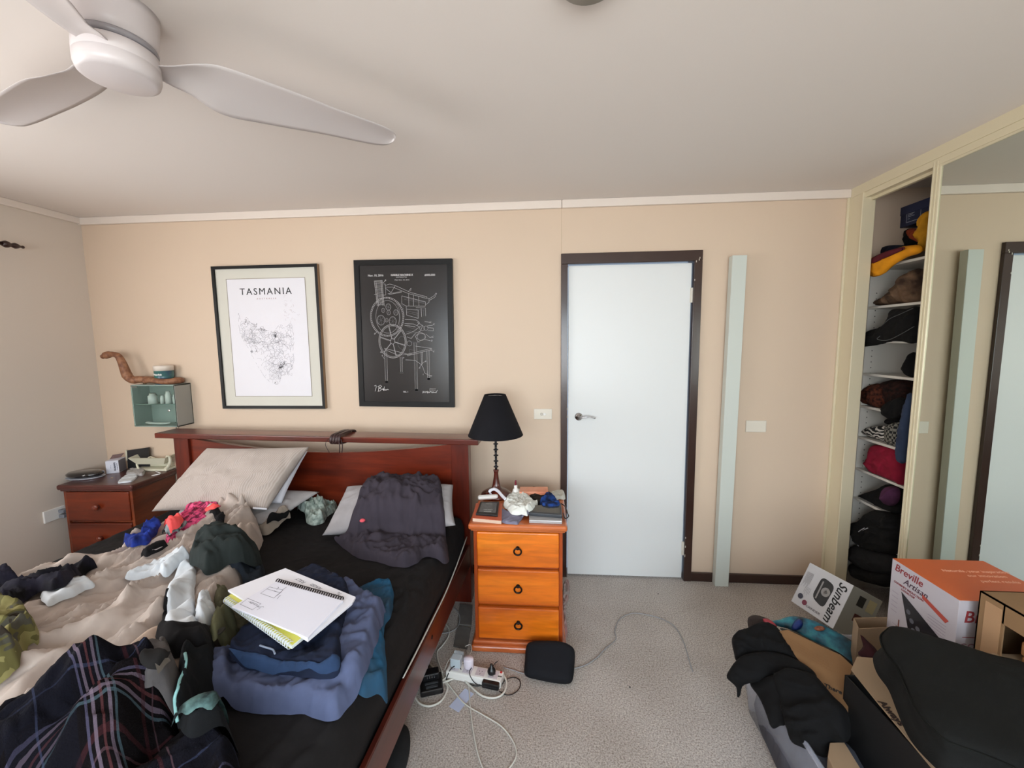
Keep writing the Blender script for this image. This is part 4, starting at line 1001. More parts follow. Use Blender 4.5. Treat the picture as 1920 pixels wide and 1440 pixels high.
# olive things
olive = fabric('olive_cotton', C(96, 94, 74), var=.1)
hcloth('olive_shirt', [(394, 1126), (406, 1120), (422, 1117), (433, 1136), (452, 1152), (470, 1168), (464, 1188), (446, 1204), (430, 1205), (412, 1190), (404, 1170), (402, 1148)], bs, olive,
       'olive green crumpled shirt tucked beside the notebooks', 'clothing', thick=.03, edge=.025, folds=((60, .05, .02),))
hcloth('white_sock', [(385, 1123), (391, 1121), (396, 1130), (396, 1139), (404, 1149), (406, 1170), (394, 1181), (382, 1182), (371, 1178), (367, 1161), (372, 1140), (379, 1131)], bs, W,
       'balled white sock between the white sleeve and the olive sock', 'sock', thick=.04, edge=.025, folds=((70, .03, .018, 4, 5),))
hcloth('dark_roll', [(292, 1194), (297, 1184), (312, 1181), (340, 1184), (370, 1184), (396, 1184), (400, 1205), (396, 1222), (372, 1224), (351, 1224), (326, 1234), (305, 1222), (296, 1206)], bs, fabric('black_knit', C(15, 14, 17), sheen=0),
       'rolled black sock below the white sleeve', 'sock', thick=.055, edge=.04, folds=((10, .06, .012),))
os_ = hcloth('olive_sock', [(395, 1194), (400, 1180), (408, 1168), (418, 1158), (430, 1154), (442, 1160), (446, 1178), (444, 1196), (434, 1212), (420, 1219), (404, 1219), (396, 1208)], bs, fabric('olive_knit', C(112, 112, 84), var=.1),
       'balled olive green sock left of the folded jeans', 'sock', thick=.055, edge=.035, folds=((60, .06, .014),))
q = march(413, 1183, bs); bm = NB(); bmesh.ops.create_icosphere(bm, subdivisions=3, radius=.013, matrix=Matrix.Translation((q.x, q.y, float(bs.at(q.x, q.y))-.002)) @ Matrix.Diagonal((.8, 1.4, .4, 1)))
link('sock_opening', bm, mat('dark_hollow', C(34, 30, 22)), os_, smooth=True)
# grey beanie with dark opening
gb = hcloth('grey_beanie', [(245, 1238), (256, 1224), (272, 1215), (300, 1212), (325, 1224), (338, 1244), (342, 1275), (334, 1302), (300, 1304), (275, 1290), (262, 1272), (250, 1256)], bs, fabric('grey_knit', C(84, 80, 80), var=.1),
       'grey beanie with a dark opening lying above the plaid blanket', 'hat', cap=.02, thick=.05, edge=.04, folds=((20, .08, .01),))
hcloth('beanie_opening_shade', [(262, 1236), (266, 1224), (278, 1218), (298, 1217), (314, 1228), (322, 1240), (308, 1254), (290, 1259), (272, 1252)], bs, fabric('opening_shade', C(28, 26, 26)), parent=gb, thick=.004, edge=.01, folds=((20, .08, .004),), smooth_base=1)  # darker overlay patch, colours in the shade inside the opening
hcloth('beanie_cuff', [(292, 1248), (300, 1238), (312, 1236), (322, 1240), (312, 1250), (298, 1257)], bs, fabric('taupe_cuff', C(92, 84, 76)), parent=gb, thick=.006, edge=.01, folds=((20, .08, .004),), smooth_base=1)
# black boxer shorts with teal band
bx = hcloth('black_boxers', [(340, 1226), (356, 1220), (376, 1219), (400, 1230), (410, 1262), (392, 1290), (398, 1312), (432, 1324), (440, 1345), (400, 1368), (350, 1380), (332, 1364), (324, 1320), (335, 1282), (334, 1250)], bs, fabric('black_jersey', C(14, 16, 19), var=.1, sheen=0),
       'black boxer shorts with a teal waistband left of the grey-blue jeans', 'clothing', cap=.02, thick=.03, edge=.025, folds=((70, .05, .02, 3, 8),))
teal = fabric('teal_band', C(92, 122, 120), col2=C(20, 26, 28), vscale=26)
bm = NB(); zz = lambda px, py: march(px, py, bs)+Vector((0, 0, .003))
tube(bm, crom([zz(347, 1226), zz(349, 1240), zz(346, 1258), zz(338, 1275), zz(334, 1292), zz(328, 1310), zz(329, 1332), zz(333, 1356)], 6), .0035, 8, flat=.6); link('teal_piping', bm, mat('teal_thread', C(124, 170, 168)), bx, smooth=True)
hcloth('waistband', [(352, 1328), (370, 1318), (388, 1311), (406, 1314), (426, 1322), (400, 1332), (374, 1338), (352, 1350), (334, 1360), (322, 1372), (330, 1354), (342, 1340)], bs, teal, parent=bx, thick=.008, edge=.008, folds=((30, .06, .005),), smooth_base=1)

# ---------------------------------------------------------------- folded jeans and notebooks
tealc = fabric('teal_denim', C(30, 82, 116), col2=C(44, 66, 84), vscale=6, var=.1)
hcloth('teal_shorts', [(650, 1112), (672, 1106), (700, 1096), (728, 1088), (736, 1097), (738, 1115), (733, 1145), (720, 1170), (722, 1205), (724, 1240), (724, 1258), (704, 1270), (676, 1288), (650, 1270), (630, 1200)], bs, tealc,
       'teal blue shorts at the right underneath the folded jeans', 'clothing', zref=.60, zdev=.005, thick=.03, edge=.02, folds=((75, .06, .016), (20, .08, .008)))
denim = fabric('grey_blue_denim', C(84, 92, 122), var=.08, weave=1100, bump=.35)
jn = hcloth('grey_blue_jeans', [(398, 1238), (416, 1238), (440, 1235), (480, 1200), (540, 1120), (600, 1085), (640, 1096), (675, 1117), (720, 1141), (721, 1160), (708, 1200), (692, 1245), (676, 1288), (655, 1320), (629, 1348), (588, 1345), (550, 1338), (515, 1336), (470, 1332), (427, 1325), (395, 1313), (368, 1296), (372, 1284)], bs, denim,
       'folded grey-blue jeans under the navy jeans on the bed', 'jeans', cap=.02, zref=.60, zdev=.02, thick=.055, edge=.035, res=.008, folds=((20, .10, .014, 3, 5), (80, .05, .008), (-30, .14, .012)))
navy = fabric('navy_denim', C(24, 32, 54), var=.1, weave=1100)
nj = hcloth('navy_jeans', [(430, 1231), (444, 1208), (474, 1170), (520, 1110), (590, 1072), (640, 1090), (656, 1112), (650, 1157), (644, 1186), (638, 1244), (631, 1272), (615, 1275), (580, 1270), (544, 1268), (500, 1262), (457, 1253)], bs, navy,
       'folded dark navy jeans topmost of the jeans under the notebooks', 'jeans', cap=.02, thick=.042, edge=.022, res=.008, folds=((20, .09, .008, 3, 5), (-20, .05, .006)))
hcloth('waistband', [(430, 1232), (442, 1214), (470, 1221), (500, 1228), (560, 1240), (600, 1242), (636, 1238), (632, 1272), (600, 1273), (544, 1268), (500, 1262), (457, 1252)], bs, fabric('blue_denim', C(40, 60, 92), var=.1, weave=1100), parent=nj, thick=.007, edge=.010, folds=((20, .06, .004),), smooth_base=1)
bm = NB(); ztop = lambda px, py, up=.003: march(px, py, bs)+Vector((0, 0, up))
tube(bm, crom([ztop(487, 1212), ztop(500, 1216), ztop(512, 1220), ztop(516, 1228)], 6), .003, 6); link('seam_thread', bm, mat('grey_thread', C(130, 140, 160)), nj, smooth=True)
ZN = max(float(bs.at(*Zp(x, y, .72).xy)) for x, y in ((520, 1100), (560, 1140), (600, 1150), (480, 1160), (540, 1200), (620, 1120), (580, 1180), (500, 1130)))
print('notebook height', ZN)
def slab(bm, px4, z0, h, M=None):
    P = [Zp(x, y, z0+h) for x, y in px4]; prism(bm, [Vector((p.x, p.y, z0)) for p in P], (0, 0, h), .0008); return P
def coil(bm, a, b, r, n, wire=.0009):
    a = Vector(a); b = Vector(b); d = (b-a)
    ax = d.normalized(); up = Vector((0, 0, 1)); sd = ax.cross(up)
    for i in range(n):
        c_ = a+d*((i+.5)/n)
        for s_ in (-.0012, .0012):
            tube(bm, [c_+ax*s_+(sd*math.cos(q)+up*math.sin(q))*r for q in [2*math.pi*k/10 for k in range(10)]], wire, 5, closed=True)
# yellow notebook at the bottom of the pile
yn = thing('spiral_notebook', 'yellow covered spiral notebook with white coil under the white pads', 'notebook', tuple(Zp(540, 1165, ZN)))
bm = NB(); PY = slab(bm, [(418, 1126), (545, 1216), (598, 1176), (470, 1092)], ZN+.001, .002); link('back_cover', bm, mat('yellow_card', C(206, 204, 92), rough=.5), yn)
bm = NB(); slab(bm, [(421, 1124), (547, 1212), (596, 1173), (471, 1091)], ZN+.003, .009); link('pages', bm, mat('page_edges', C(222, 228, 226), rough=.7), yn)
bm = NB(); slab(bm, [(422, 1121), (548, 1209), (596, 1171), (471, 1089)], ZN+.012, .0015); link('front_cover', bm, mat('yellow_card', C(206, 204, 92)), yn)
a = Zp(424, 1124, ZN+.008); b = Zp(546, 1211, ZN+.008)
bm = NB(); coil(bm, a, b, .0105, 34); link('coil', bm, mat('white_wire', C(214, 218, 222), rough=.3), yn)
# loose pad with notes
pp = thing('paper_pad', 'stack of white paper with faint writing under the open pad', 'paper', tuple(Zp(560, 1110, ZN+.014)))
z1 = ZN+.0145
bm = NB(); slab(bm, [(427, 1106), (577, 1200), (660, 1131), (667, 1119), (535, 1065)], z1, .007); link('sheets', bm, paper_m, pp)
def onplane(px, py, z): return Zp(px, py, z)
def wrt(s, px, py, size, z, d, par, m_=pencil_m, **kw):
    o0 = Zp(px, py, z); o1 = Zp(px+d[0], py+d[1], z); ax = (o1-o0).normalized(); text(s, size, m_, frameM(o0+Vector((0, 0, .0004)), ax, Vector((0, 0, 1)).cross(ax)), par, 'handwriting', shear=.2, depth=.0001, **kw)
wrt('FULLY', 564, 1089, .018, z1+.007, (-10, -5), pp); wrt('PLACED', 593, 1100, .016, z1+.007, (-10, -5), pp); wrt('Tu.', 636, 1113, .016, z1+.007, (-10, -5), pp)
# top pad
z2 = z1+.0072
tp = thing('spiral_notebook', 'open white spiral sketch pad with two pencil drawings on top of the pile', 'notebook', tuple(Zp(540, 1140, z2)))
bm = NB(); slab(bm, [(518, 1090), (643, 1126), (577, 1196), (435, 1137)], z2, .006); link('pages', bm, mat('pad_page', C(226, 226, 238), rough=.7), tp)
a = Zp(519, 1089, z2+.004); b = Zp(643, 1124, z2+.004); bm = NB(); coil(bm, a, b, .0075, 30, .0011); link('coil', bm, mat('dark_wire', C(40, 32, 36), rough=.35, metal=.5), tp)
bm = NB(); zt = z2+.0063
def pstroke(lines, w=.0012):
    for ln in lines:
        P = [Zp(410+x*.1406, 1040+y*.1406, zt) for x, y in ln]
        for p, q in zip(P, P[1:]):
            d_ = q-p; n_ = Vector((-d_.y, d_.x, 0)).normalized()*w/2
            bm.faces.new([bm.verts.new(v_) for v_ in (p-n_, q-n_, q+n_, p+n_)])
pstroke([[(560, 515), (680, 430), (740, 445), (860, 470), (735, 578), (560, 515)], [(640, 455), (820, 510), (860, 470)], [(820, 510), (735, 578)], [(770, 470), (800, 440), (790, 430)], [(840, 470), (870, 455), (905, 432)], [(780, 590), (815, 545), (830, 550)], [(740, 480), (790, 500)],
         [(285, 660), (390, 583), (565, 655), (450, 735), (285, 660)], [(400, 625), (435, 650), (425, 620)], [(430, 640), (545, 700)], [(445, 632), (520, 668)], [(520, 700), (590, 690), (600, 700)], [(510, 738), (560, 705)]])
link('pencil_drawing', bm, pencil_m, tp)

# ================================================================ NIGHTSTANDS
def nightstand(label, loc, rot, face, face_top, side, ring=True):
    r = thing('nightstand', label, 'nightstand', loc, rot)
    W2, D = .225, .43
    bm = NB(); box(bm, (-W2, .006, .03), (-W2+.02, D, .652), .002); box(bm, (W2-.02, .006, .03), (W2, D, .652), .002); box(bm, (-W2+.02, D-.01, .03), (W2-.02, D, .65)); box(bm, (-W2+.02, .012, .04), (W2-.02, D-.01, .06)); box(bm, (-W2+.02, .012, .44), (W2-.02, D-.02, .452)); box(bm, (-W2+.02, .012, .235), (W2-.02, D-.02, .247))
    box(bm, (-W2, .0, .03), (-W2+.018, .008, .652), .002); box(bm, (W2-.018, .0, .03), (W2, .008, .652), .002)
    link('body', bm, side, r, local=True)
    bm = NB(); box(bm, (-.247, -.028, .652), (.247, D+.01, .683), .011, 4); box(bm, (-.236, -.012, .641), (.236, D, .654), .004, 2); link('top_board', bm, face_top, r, smooth=False, local=True)
    bm = NB(); box(bm, (-.245, -.036, 0), (.245, D, .036), .014, 4); box(bm, (-.235, -.018, .034), (.235, D, .052), .006, 2); link('base', bm, face_top, r, local=True)
    for z0, z1 in ((.060, .231), (.249, .437), (.454, .636)):
        bm = NB(); vs = box(bm, (-W2+.018, -.010, z0), (W2-.018, .35, z1), .007, 3); d = link('drawer', bm, face, r, local=True)
        bm = NB(); zc = (z0+z1)/2; M = Matrix.Translation((0, -.010, zc+.012)) @ Matrix.Rotation(R(90), 4, 'X')
        if ring:
            lathe(bm, [(0, 0), (.010, 0), (.010, .004), (.006, .007), (.006, .012), (0, .013)], 20, M)
            tube(bm, [(.0185*math.sin(2*math.pi*k/28), -.0165-.002*math.cos(2*math.pi*k/28), zc-.005+.0185*math.cos(2*math.pi*k/28)) for k in range(28)], .0042, 8, closed=True)
            link('ring_pull', bm, dark_iron, d, smooth=True, local=True)
        else:
            lathe(bm, [(0, 0), (.012, 0), (.010, .006), (.013, .014), (.019, .022), (.018, .030), (.010, .035), (0, .036)], 24, Matrix.Translation((0, -.010, zc)) @ Matrix.Rotation(R(90), 4, 'X'))
            link('knob', bm, dpine, d, smooth=True, local=True)
    return r
nightstand('amber pine three-drawer nightstand with iron ring pulls between bed and door', (-.288, -.70, 0), 0, pine, pine_red, pine_z)
n2_ = nightstand('dark red wooden nightstand with round knobs in the left corner', (-2.99, -.352, 0), R(3), dpine, wood('dark_pine_top', C(60, 28, 24), C(84, 40, 34), C(96, 50, 42), 'x', 6, rough=.35, knots=False), dpine_y, ring=False)
n2_.scale = (1, .76, .71/.683)
NT1 = .683; NT2 = .710

# ---------------------------------------------------------------- lamp
LC = Vector((-.437, -.335, NT1))
lamp = thing('table_lamp', 'table lamp with black cone shade and beaded stem on the pine nightstand', 'lamp', LC)
T = Matrix.Translation((LC.x, LC.y, 0))
red_w = wood('lamp_wood', C(56, 18, 12), C(92, 34, 24), C(110, 44, 30), 'z', 12, knots=False, rough=.2)
bm = NB(); lathe(bm, [(0, NT1), (.088, NT1), (.092, NT1+.006), (.086, NT1+.018), (.06, NT1+.034), (.034, NT1+.043), (.026, NT1+.052), (.021, NT1+.075), (.015, NT1+.11), (.0125, NT1+.135), (.0155, NT1+.150), (.0165, NT1+.156), (0, NT1+.157)], 48, T); link('base', bm, red_w, lamp, smooth=True)
zs = NT1+.157; bm = NB(); prof = [(.0, zs), (.007, zs)]
for k in range(6):
    z = zs+.018+k*.034; prof += [(.007, z-.004), (.014, z-.002), (.015, z), (.014, z+.002), (.007, z+.004)]
prof += [(.007, 1.09), (.012, 1.092), (.012, 1.13), (0, 1.131)]
lathe(bm, prof, 24, T); link('stem', bm, mat('lamp_iron', C(44, 42, 44), rough=.4, metal=.4), lamp, smooth=True)
bm = NB(); lathe(bm, [(.160, 1.048), (.062, 1.284), (.060, 1.284), (.158, 1.048), (.160, 1.048)], 64, T, cap=False); link('lamp_shade', bm, fabric('black_shade', C(20, 20, 25), var=.03, weave=1500, bump=.15, sheen=0), lamp, smooth=True)
bm = NB(); tube(bm, [(LC.x+.0605*math.cos(a), LC.y+.0605*math.sin(a), 1.272) for a in [2*math.pi*k/32 for k in range(32)]], .0015, 6, closed=True)
for k in range(3): a = k*2.094; tube(bm, [(LC.x+.0605*math.cos(a), LC.y+.0605*math.sin(a), 1.272), (LC.x, LC.y, 1.262)], .0015, 6)
tube(bm, [(LC.x, LC.y, 1.13), (LC.x, LC.y, 1.264)], .003, 6)
link('shade_carrier', bm, chrome, lamp, smooth=True)
bm = NB(); bmesh.ops.create_icosphere(bm, subdivisions=3, radius=.028, matrix=Matrix.Translation((LC.x, LC.y, 1.165))); link('bulb', bm, mat('bulb_glass', C(240, 238, 230), rough=.3), lamp, smooth=True)

# ---------------------------------------------------------------- things on the pine nightstand
def quadbox(bm, px4, z0, h, bev=.001):
    P = [Zp(x, y, z0+h) for x, y in px4]; prism(bm, [Vector((p.x, p.y, z0)) for p in P], (0, 0, h), bev)
    return P
k = Zp(923, 992, NT1)
bk_ = thing('paperback_book', 'orange-red paperback book under the e-reader', 'book', (-.47, -.62, NT1))
bm = NB(); P = quadbox(bm, [(886, 972), (893, 944), (941, 944), (940, 977)], NT1, .016); link('pages', bm, mat('book_pages', C(206, 180, 160), rough=.8), bk_)
bm = NB(); quadbox(bm, [(885.5, 971), (892.5, 943.5), (941.5, 943.5), (940.5, 976)], NT1+.0161, .0015, 0); link('cover', bm, mat('orange_cover', C(196, 96, 66), rough=.5), bk_)
er = thing('e_reader', 'black e-reader with a grey screen on the orange-red book', 'e-reader', (-.46, -.6, NT1+.0175))
bm = NB(); quadbox(bm, [(892, 963), (901, 940), (936, 940), (933, 966)], NT1+.018, .010, .002); link('casing', bm, black_pl, er)
bm = NB(); quadbox(bm, [(897.5, 959.5), (903.5, 942.5), (932, 942.5), (929.5, 961.5)], NT1+.0281, .0004, 0); link('screen', bm, mat('e_ink_screen', C(98, 100, 102), rough=.35, var=.25, vscale=60), er)
for (s_, a_, b_, sz) in (('THE ONLY', 915, 955.5, .010), ('CHARLIE', 914, 959, .010), ('......................', 917, 944.5, .007)):
    o0 = Zp(a_, b_, NT1+.0288); ax = (Zp(a_+10, b_+.4, NT1+.0288)-o0).normalized(); text(s_, sz, mat('e_ink_text', C(168, 168, 164)), frameM(o0, ax, Vector((0, 0, 1)).cross(ax)), er, 'screen_text', bold=.0004)
wc = thing('earbud_case', 'white oblong case behind the e-reader', 'case', (-.47, -.5, NT1))
P = [Zp(x, y, NT1+.02) for x, y in ((896, 933), (934, 931))]
bm = NB(); tube(bm, [P[0].lerp(P[1], t_) for t_ in (0, .03, .1, .9, .97, 1)], [.006, .014, .017, .017, .014, .006], 16, flat=.8); link('shell', bm, white_pl, wc, smooth=True)
# white strap curl
bm = NB(); pts = [Zp(x, y, NT1+z) for x, y, z in ((920, 926, .03), (918, 921, .05), (926, 917, .06), (934, 921, .055), (941, 929, .045), (948, 936, .04))]
tube(bm, crom(pts, 6), .009, 8, flat=.25); solo('white_strap', bm, mat('white_band', C(222, 222, 230), rough=.5), 'curled white strap with dark underside in front of the lamp base', 'strap', smooth=True)
# bottle
bp_ = Yp(967, 921, -.36); bx_, by_ = bp_.x, -.36
bt = thing('nozzle_bottle', 'small white bottle with a dark red pointed cap beside the lamp', 'bottle', (bx_, by_, NT1)); T = Matrix.Translation((bx_, by_, 0))
bm = NB(); lathe(bm, [(0, NT1), (.0175, NT1), (.018, NT1+.004), (.018, NT1+.042), (.015, NT1+.050), (.010, NT1+.054), (.010, NT1+.07), (.008, NT1+.074), (0, NT1+.075)], 28, T); link('bottle_body', bm, white_pl, bt, smooth=True)
bm = NB(); lathe(bm, [(.0, NT1+.074), (.006, NT1+.074), (.0055, NT1+.1), (.004, NT1+.103), (0, NT1+.103)], 20, T); link('cap', bm, mat('dark_red_plastic', C(112, 24, 44), rough=.35), bt, smooth=True)
bm = NB(); lathe(bm, [(.0183, NT1+.01), (.0183, NT1+.036)], 28, T, cap=False); link('bottle_label', bm, mat('bottle_label', C(206, 206, 208), rough=.5), bt, smooth=True)
# orange box at the back
ob = thing('flat_box', 'flat orange box lying at the back of the pine nightstand', 'box', (-.2, -.31, NT1))
bm = NB(); quadbox(bm, [(974, 922), (975, 912.5), (1027, 912.5), (1028, 922)], NT1, .045, .002); link('carton', bm, mat('salmon_box', C(214, 130, 96), rough=.5, col2=C(232, 168, 140), vscale=8), ob)
# cloth layers
ns = Surf(-.56, -.78, -.02, -.24, NT1)
ns.Z[(np.arange(ns.Z.shape[0])*.01+ns.x0 > .0), :] = NT1
tb = thing('laptop', 'closed silver laptop under the dark tablet at the front of the pine nightstand', 'laptop', (-.13, -.58, NT1))
bm = NB(); quadbox(bm, [(992, 975), (992, 962), (1052, 960), (1054, 977)], NT1, .017, .003); o = link('casing', bm, mat('silver_shell', C(176, 176, 178), rough=.35, metal=.3), tb); ns.put_obj(o)
td = thing('tablet', 'dark grey tablet in a grey-blue case on top of the silver laptop', 'tablet', (-.13, -.56, NT1+.018))
bm = NB(); quadbox(bm, [(989, 961), (1001, 947), (1052, 944), (1054, 966)], NT1+.018, .016, .003); o = link('casing', bm, mat('dark_case', C(52, 56, 62), rough=.4), td); ns.put_obj(o)
bm = NB(); quadbox(bm, [(993, 958.5), (1003, 948), (1049, 945.5), (1051, 963)], NT1+.0343, .0006, 0); link('screen', bm, mat('dark_glass', C(60, 66, 66), rough=.15), td)
bm = NB(); P = [Zp(x, y, NT1+.012) for x, y in ((1052, 944), (1060, 950), (1064, 962), (1066, 968), (1060, 972), (1056, 962))]; tube(bm, crom(P, 6), .003, 8)
solo('black_cable', bm, black_pl, 'short black cable loop at the right edge of the pine nightstand', 'cable', smooth=True)
grey_rag = fabric('grey_rag', C(128, 126, 146), var=.06)
hcloth('grey_cloth', [(929, 969), (934, 958), (946, 956), (958, 960), (984, 957), (991, 963), (982, 970), (974, 978), (970, 982), (955, 981), (944, 979)], ns, grey_rag, 'thin blue-grey cloth under the white crumpled cloth', 'cloth', thick=.006, edge=.008, folds=((60, .05, .006),), crump=(.03, .003), res=.005, smooth_base=1)
hcloth('dark_clothing', [(985, 921), (1000, 918), (1014, 921), (1030, 926), (1038, 932), (1030, 940), (1008, 946), (996, 940), (988, 932)], ns, fabric('black_brown', C(40, 34, 30), var=.1), 'small black-brown garment behind the white crumpled cloth', 'clothing', thick=.022, edge=.02, folds=((40, .06, .010),), crump=(.03, .004), cap=.01, jag=.002, res=.005)
hcloth('blue_cloth', [(1018, 932), (1024, 926), (1034, 928), (1044, 937), (1050, 944), (1038, 948), (1018, 946), (1012, 940)], ns, fabric('bright_blue_cloth', C(36, 74, 150), col2=C(20, 24, 40), vscale=30), 'small bright blue cloth behind the tablet', 'cloth', thick=.012, edge=.012, folds=((40, .05, .008),), crump=(.03, .004), cap=.004, jag=.002, res=.005)
hcloth('plastic_pouch', [(1026, 924), (1040, 922), (1056, 922), (1060, 934), (1050, 936), (1036, 932)], ns, mat('pouch_plastic', C(186, 184, 174), rough=.25), 'crinkled clear-grey pouch at the back right of the pine nightstand', 'pouch', thick=.014, edge=.012, folds=((40, .05, .006),), crump=(.03, .003), cap=.006, jag=.001, res=.005)
wcl = hcloth('white_crumpled_cloth', [(944, 946), (948, 936), (956, 929), (968, 925), (984, 923), (990, 930), (1002, 940), (1008, 946), (1000, 954), (990, 958), (988, 964), (974, 966), (958, 962), (950, 955)], ns, fabric('white_rag', C(226, 228, 222), var=.04), 'crumpled white cloth in the middle of the pine nightstand', 'cloth', thick=.026, edge=.035, cap=.012, jag=.003, crump=(.03, .010),
       folds=((40, .05, .010, 3, 5), (100, .05, .006)), res=.004)

# ---------------------------------------------------------------- things on the dark nightstand
dk = thing('glass_dish', 'black glossy oval dish on a silver tray at the left of the dark nightstand', 'dish', (-3.13, -.16, NT2))
c0 = Zp(160, 890, NT2+.02)
T = Matrix.Translation((c0.x, c0.y, NT2)) @ Matrix.Rotation(.15, 4, 'Z') @ Matrix.Diagonal((1, .62, 1, 1))
bm = NB(); lathe(bm, [(0, 0), (.10, 0), (.112, .008), (.108, .010), (0, .010)], 48, T); link('tray', bm, mat('tray_silver', C(176, 180, 190), rough=.3, metal=.4), dk, smooth=True)
bm = NB(); lathe(bm, [(0, .010), (.09, .010), (.107, .022), (.109, .032), (.095, .042), (.05, .047), (0, .048)], 48, T); link('dish_body', bm, mat('black_gloss', C(12, 12, 16), rough=.08, coat=1), dk, smooth=True)
# medicine box
mb = thing('medicine_box', 'small open white medicine carton standing on the dark nightstand', 'box', (-3.0, -.1, NT2))
b0, b1, b2 = Zp(206, 888, NT2), Zp(224, 886, NT2), Zp(237, 879, NT2)
b0 = b1+(b0-b1)*1.35
hh = .088
bm = NB(); ex = (b0-b1); ey = (b2-b1); prism(bm, [b1, b1+ex, b1+ex+ey, b1+ey], (0, 0, hh), .001); link('carton', bm, mat('white_card', C(212, 214, 226), rough=.6), mb)
bm = NB(); prism(bm, [b1+ey*.02+Vector((0, -.0005, .004)), b1+ey*.98+Vector((.0006, 0, .004)), b1+ey*.98+Vector((.0006, 0, hh-.004)), b1+Vector((0, -.0005, hh-.004))], ex.normalized()*-.0006); link('side_panel', bm, mat('grey_card', C(150, 142, 146), rough=.6), mb)
bm = NB(); q0, q1 = b1+ex+ey*.6+Vector((0, 0, hh)), b1+ex*.35+ey+Vector((0, 0, hh))
prism(bm, [q0, q1, q1+Vector((.02, .01, .028)), q0+Vector((.018, .008, .03)), ], (.001, -.001, 0)); link('open_flap', bm, mat('taupe_flap', C(136, 112, 108), rough=.6), mb)
Mx = frameM((b1+b1+ex)/2+Vector((0, -.0006, hh*.5)), Vector((0, 0, -1)), (-ex)*-1)
ax = Vector((0, 0, -1)); nfront = Vector((0, 0, 1)).cross(b1-(b1+ex)).normalized()
if nfront.y > 0: nfront = -nfront
ay = nfront.cross(ax)
Mx = frameM(b1+ex*.32+Vector((0, 0, hh*.52))+nfront*.0006, ax, ay)
text('GABAPENTIN', .0125, mat('blue_black_ink', C(40, 42, 66)), Mx, mb, 'box_title', bold=.0005, xs=.78)
Mx = frameM(b1+ex*.12+Vector((0, 0, hh*.52))+nfront*.0006, ax, ay); text('capsules 300 mg', .007, mat('blue_black_ink', C(40, 42, 66)), Mx, mb, 'box_text')
Mx = frameM(b1+ex*.62+Vector((0, 0, hh*.52))+nfront*.0006, ax, ay); text('100 capsules', .005, mat('faint_ink', C(150, 154, 178)), Mx, mb, 'box_text')
# dark picture frame leaning at the back
fr = thing('photo_frame', 'black framed panel leaning against the wall behind the cream appliance', 'photo frame', (-2.9, -.02, NT2))
bm = NB(); y_ = -.035
P = [Yp(237, 845, y_), Yp(278, 839, y_), Yp(281, 885, y_), Yp(241, 889, y_)]
for p in P[2:]: p.z = max(p.z, NT2+.002)
P[2].z = P[3].z = NT2+.002
prism(bm, P, (0, .012, 0), .001); link('panel', bm, mat('dark_panel', C(40, 40, 42), rough=.4), fr)
bm = NB(); prism(bm, [P[0]+Vector((-.008, -.002, .004)), P[0]+Vector((.004, -.002, .004)), P[3]+Vector((.004, -.002, .06)), P[3]+Vector((-.006, -.002, .06))], (0, .015, 0), .001); link('pale_edge_strip', bm, cream_pl, fr)
# cream appliance: tray over a base with a bowed arm
ap = thing('cream_cradle', 'cream plastic cradle with open tray and curved arm on the dark nightstand', 'appliance', (-2.83, -.1, NT2))
TA = [Zp(243, 856, NT2+.105), Zp(318, 853, NT2+.105), Zp(322, 843, NT2+.105), Zp(268, 843, NT2+.105)]
cx0 = Zp(250, 880, NT2).x
A0 = Zp(253, 884, NT2); A1 = Zp(303, 884, NT2)
fx = (A1-A0).normalized(); bx0 = A0.x; wv = (A1-A0).length+.035
T = frameM(A0, fx, Vector((0, 0, 1)).cross(fx))
bm = NB(); box(bm, (-.005, 0, 0), (wv, .105, .018), .005, 3, M=T); box(bm, (.0, .06, .018), (wv-.01, .10, .05), .006, 3, M=T); link('base', bm, cream_pl, ap)
bm = NB()                                                      # sloping open tray
o_ = [(-.030, -.012, .098), (wv+.012, -.012, .098), (wv+.012, .105, .112), (-.030, .105, .112)]; i_ = [(.008, .012, .048), (wv-.025, .012, .048), (wv-.025, .085, .062), (.008, .085, .062)]
O = [bm.verts.new(T @ Vector(p)) for p in o_]; I = [bm.verts.new(T @ Vector(p)) for p in i_]; I2 = [bm.verts.new(T @ (Vector(p)+Vector((0, 0, .006)))) for p in i_]
sh = [(.008, .008), (-.008, .008), (-.008, -.008), (.008, -.008)]
O2 = [bm.verts.new(T @ (Vector(p)+Vector((s[0], s[1], 0)))) for p, s in zip(o_, sh)]
for a_ in range(4):
    b_ = (a_+1) % 4; bm.faces.new((O[a_], O[b_], I[b_], I[a_])); bm.faces.new((O[b_], O[a_], O2[a_], O2[b_])); bm.faces.new((O2[a_], O2[b_], I2[b_], I2[a_]))
bm.faces.new(I2); bm.faces.new(I[::-1]); bmesh.ops.recalc_face_normals(bm, faces=bm.faces[:]); link('tray', bm, cream_pl, ap)
bm = NB(); tube(bm, [T @ Vector(p) for p in crom([(wv-.015, .03, .095), (wv+.008, .022, .097), (wv+.016, .02, .075), (wv+.008, .018, .04), (wv-.018, .012, .014)], 6)], [.010]*25, 12); link('arm', bm, cream_pl, ap, smooth=True)
bm = NB(); tube(bm, [T @ Vector(p) for p in crom([(.0, .02, .05), (.008, .015, .03), (.02, .012, .012)], 6)], .007, 10); link('front_leg', bm, cream_pl, ap, smooth=True)
bm = NB(); tube(bm, [T @ Vector(p) for p in crom([(.06, .03, .075), (.075, .05, .09), (.11, .05, .075), (.15, .03, .075)], 6)], .009, 10, flat=.5); link('inner_grip', bm, cream_pl, ap, smooth=True)
